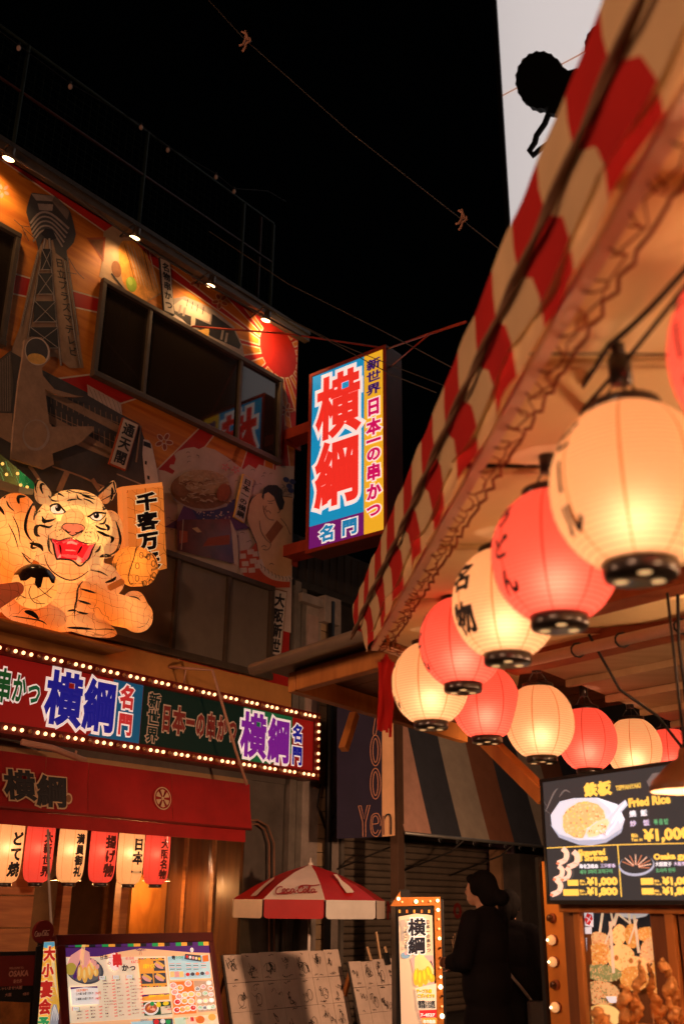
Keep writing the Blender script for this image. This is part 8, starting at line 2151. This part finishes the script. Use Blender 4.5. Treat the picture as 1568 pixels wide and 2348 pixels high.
def scallop(cx, cy, rx, ry, n, rot=0.0):
    pts = []
    for k in range(n * 2):
        a = rot + k * math.pi / n; rr = 1.0 if k % 2 else 0.955
        pts.append((cx + rx * rr * math.cos(a), cy + ry * rr * math.sin(a)))
    return pts
def slab(pts, nm, o=0.25, th=0.2):
    P_ = facing([tbx.hit(*ZX(*c), o) for c in pts], tbx.n); q = MB(); q.poly(P_, BK); q.poly([p - tbx.n * th for p in reversed(P_)], BK)
    for i in range(len(P_)): j = (i + 1) % len(P_); q.poly([P_[i], P_[i] - tbx.n * th, P_[j] - tbx.n * th, P_[j]], BK)
    q.build(nm, bs)
slab(scallop(850, 340, 108, 126, 20), 'round_silhouette'); slab(scallop(1150, 190, 110, 100, 18, 0.3), 'round_silhouette', 0.27)
slab([(930, 270), (970, 300), (1010, 290), (1100, 330), (1050, 520), (940, 490), (880, 480), (900, 400)], 'neck_silhouette', 0.26)
q = MB(); q.tube([tbx.hit(*ZX(*c), 0.16) for c in ((890, 480), (870, 530), (835, 580), (828, 610), (805, 645), (820, 665), (850, 640), (880, 622), (960, 600))], 0.075, BK, 6); q.build('curl_silhouette', bs)

# ------------------------------------------------------------------ roof fence, bulb string, cables across the night sky
ZF = zoom(0, 0, 1300)
RF = Frame(FW.p(0, 0, -0.9), FW.ex)
M_NET = mat('fence_green_steel', (0.018, 0.03, 0.022), 0.7, 0.2, 8, metal=0.3); M_RNET = mat('fence_red_steel', (0.05, 0.014, 0.009), 0.6, 0.2, 8)
rfn = thing('roof_fence', 'tall dark rooftop fence of thin posts, rails and wire mesh', 'fence', FW.p(0, 9.56, -0.9))
ptop = [(128, 200), (652, 583), (1076, 895), (1205, 990)]
tz = RF.uv(*ZF(652, 583))[1]
for x, y in ptop:
    a_, z_ = RF.uv(*ZF(x, y)); q = MB(); q.tube([RF.p(a_, 9.56), RF.p(a_, z_)], 0.028, M_NET, 8); q.build('post', rfn)
a_, z_ = RF.uv(*ZF(1262, 888)); q = MB(); q.tube([RF.p(a_ , 9.56, -0.6), RF.p(a_, z_, -0.6)], 0.028, M_RNET, 8); q.build('post', rfn)
q = MB(); q.tube([RF.p(-7, tz), RF.p(RF.uv(*ZF(1205, 990))[0], tz)], 0.022, M_NET, 8); q.build('rail', rfn)
zm_ = RF.uv(*ZF(640, 780))[1]
q = MB(); q.tube([RF.p(-7, zm_), RF.p(RF.uv(*ZF(1205, 990))[0], zm_ + 0.02)], 0.022, M_RNET, 8); q.build('rail', rfn)
q = MB(); ae = RF.uv(*ZF(1205, 990))[0]
k = 0
while -6.5 + k * 0.13 < ae:
    a0_ = -6.5 + k * 0.13
    q.tube([RF.p(a0_, 9.6), RF.p(a0_, tz)], 0.0016, M_NET, 3, False); k += 1
for k in range(int((tz - 9.6) / 0.13)): q.tube([RF.p(-6.5, 9.6 + k * 0.13), RF.p(ae, 9.6 + k * 0.13)], 0.0016, M_NET, 3, False)
q.build('wire_mesh', rfn, kind='stuff')
M_SMALLB = mat('unlit_bulb_glass', (0.55, 0.38, 0.3), 0.25, 0.0, spec=0.6)
cable('bulb_string', 'thin wire carrying unlit bulbs along the rooftop fence', 'cable', [RF.hit(*ZF(x, y), 0.12) for x, y in ((-60, 90), (80, 195), (310, 365), (620, 545), (740, 645), (952, 765), (1032, 830), (1180, 840), (1262, 888))], 0.006, M_CABLE)
for x, y, w_ in ((82, 210, 'left of the first fence post'), (310, 380, 'midway between the first two fence posts'), (622, 560, 'just left of the second fence post'), (740, 660, 'just right of the second fence post'), (952, 779, 'well left of the third fence post'), (1032, 843, 'touching the third fence post')):
    p_ = RF.hit(*ZF(x, y), 0.12); q = MB(); q.ball(p_, 0.03, M_SMALLB, 10, (0.03, 0.03, 0.045)); q.tube([p_ + Vector((0, 0, 0.035)), p_ + Vector((0, 0, 0.09))], 0.014, M_BLACK, 6)
    tag(q.build('string_bulb'), 'small unlit bulb on the rooftop wire ' + w_, 'bulb', 'unlit bulbs on the rooftop wire')
wt_ = thing('air_conditioner', 'dark ridged air conditioner unit on the roof at the left', 'air conditioner', RF.hit(*ZF(95, 650), -0.2))
p_ = FW.p(RF.uv(*ZF(30, 640))[0], 9.562, -1.2)
q = MB(); q.box(p_, FW.ex * 0.75, -FW.n * 0.35, (0, 0, 0.7), M_DARKF); q.build('casing', wt_, bevel=0.02)
for k in range(6): q = MB(); q.box(p_ + FW.ex * 0.03 + FW.n * 0.002 + Vector((0, 0, 0.1 + k * 0.09)), FW.ex * 0.69, FW.n * 0.02, (0, 0, 0.03), M_STEEL); q.build('fin', wt_)
M_GREYC = mat('grey_cable', (0.07, 0.06, 0.05), 0.6, 0.1)
def wirepx(lab, pts, r=0.012, group=None): return cable('overhead_cable', lab, 'cable', [at_d(x, y, z) for x, y, z in pts], r, M_GREYC, group)
wirepx('long thin overhead cable with two pale ties crossing the black sky', [(470, -10, 11.5), (560, 88, 11.2), (800, 300, 10.6), (1055, 500, 10), (1150, 575, 9.6)], 0.0055)
for px, py, z, lab in ((560, 95, 11.1, 'pale knotted tie on the overhead cable near the top of the sky'), (1056, 505, 9.9, 'pale knotted tie on the overhead cable beside the white sign')):
    q = MB(); s_ = z / FPX
    for pts in ([(-6, -24), (4, -18), (2, -4), (-4, 6), (-12, 8)], [(12, -10), (14, -2), (4, 4), (2, 14), (-4, 22)], [(2, -26), (6, -14), (8, -4)]):
        q.tube([at_d(px + x, py + y, z - 0.02) for x, y in pts], 0.014, M_PINKPIPE, 5)
    tag(q.build('cable_tie'), lab, 'cable tie', 'pale cable ties')
for i, (lab, pts) in enumerate((('thin wire from the mural roof towards the sign, upper one', [(480, 530, 13.0), (660, 650, 12.5), (880, 760, 11), (1050, 850, 9.5)]), ('thin wire from the mural roof towards the sign, lower one', [(380, 560, 13.0), (640, 720, 12.6), (900, 860, 11), (1000, 900, 10)]),
                                ('sagging wire passing behind the top of the projecting sign', [(600, 700, 13.5), (780, 790, 13), (930, 850, 12.4), (1060, 900, 12)]), ('loose twin cable running along the mural roof edge', [(-20, 330, 10.8), (160, 440, 11.2), (300, 545, 11.8), (470, 650, 12.4), (690, 770, 13.0)]))):
    wirepx(lab, pts, 0.006 if i < 3 else 0.012)
for px in (690, 760): pass
# ------------------------------------------------------------------ unseen fill lamps and extra canopy lanterns, added to brighten the street
for k, (y_, c) in enumerate(((1.25, 'c'), (0.55, 'r'), (-0.15, 'c'), (-0.85, 'r'))):  # further lanterns added out of view for their light
    p_ = Vector((0.70 + 0.087 * (2.33 - y_), y_, 2.42)) + Vector((0.12, 0, 0))
    lantern('paper_lantern', ('cream' if c == 'c' else 'red') + ' round lantern of the canopy row, added for light beyond the right edge ' + ('nearest', 'next', 'third', 'last')[k], p_, LR, LH, PAP_C if c == 'c' else PAP_R, 2.6, None, 0.0)
for (x_, y_, z_, w_, lab) in ((-4.5, -4.0, 4.6, 5500, 'added fill lamp with round globe on a tall pole, unseen behind the viewpoint'), (-6.6, 3.4, 3.3, 1700, 'added fill lamp with round globe on a pole, unseen left of the red awning')):  # added globe lamps, unseen, that light the mural and canopy side
    sl = thing('fill_street_lamp', lab, 'fill lamp', (x_, y_, 0))
    q = MB(); q.tube([Vector((x_, y_, 0.0)), Vector((x_, y_, z_))], 0.05, M_STEEL, 10); q.build('pole', sl)
    q = MB(); q.ball((x_, y_, z_ + 0.2), 0.22, lit('fill_globe', (1.0, 0.55, 0.33), 3.0), 20); q.build('globe', sl)
    lamp('fill_globe_light', 'POINT', (x_, y_, z_ + 0.2), w_, (1.0, 0.50, 0.29), sl, 0.26)
fp = Vector((2.75, 7.9, 2.3)); fa_ = Vector((-0.6, 12.8, 1.9)); fd = (fa_ - fp).normalized()  # flood added out of view to brighten shutters, boards and parasol
fl = thing('fill_floodlight', 'added unseen floodlight beyond the right edge turned towards the boards', 'fill_floodlight', fp)
q = MB(); q.lathe([(0.04, -0.10), (0.10, -0.02), (0.12, 0.03), (0.115, 0.03), (0.05, -0.03), (0.0, -0.04)], M_STEEL, 20, fp, axis=fd); q.build('housing', fl)
q = MB(); q.ball(fp, 0.045, lit('flood_fill_bulb', (1.0, 0.6, 0.34), 8.0), 12); q.build('bulb', fl)
q = MB(); q.tube([fp - fd * 0.08, fp - fd * 0.1 + Vector((0, 0, 0.5))], 0.012, M_STEEL, 6); q.build('arm', fl)
lamp('flood_fill_light', 'SPOT', fp + fd * 0.06, 700, (1.0, 0.52, 0.28), fl, 0.1, 100, fa_)
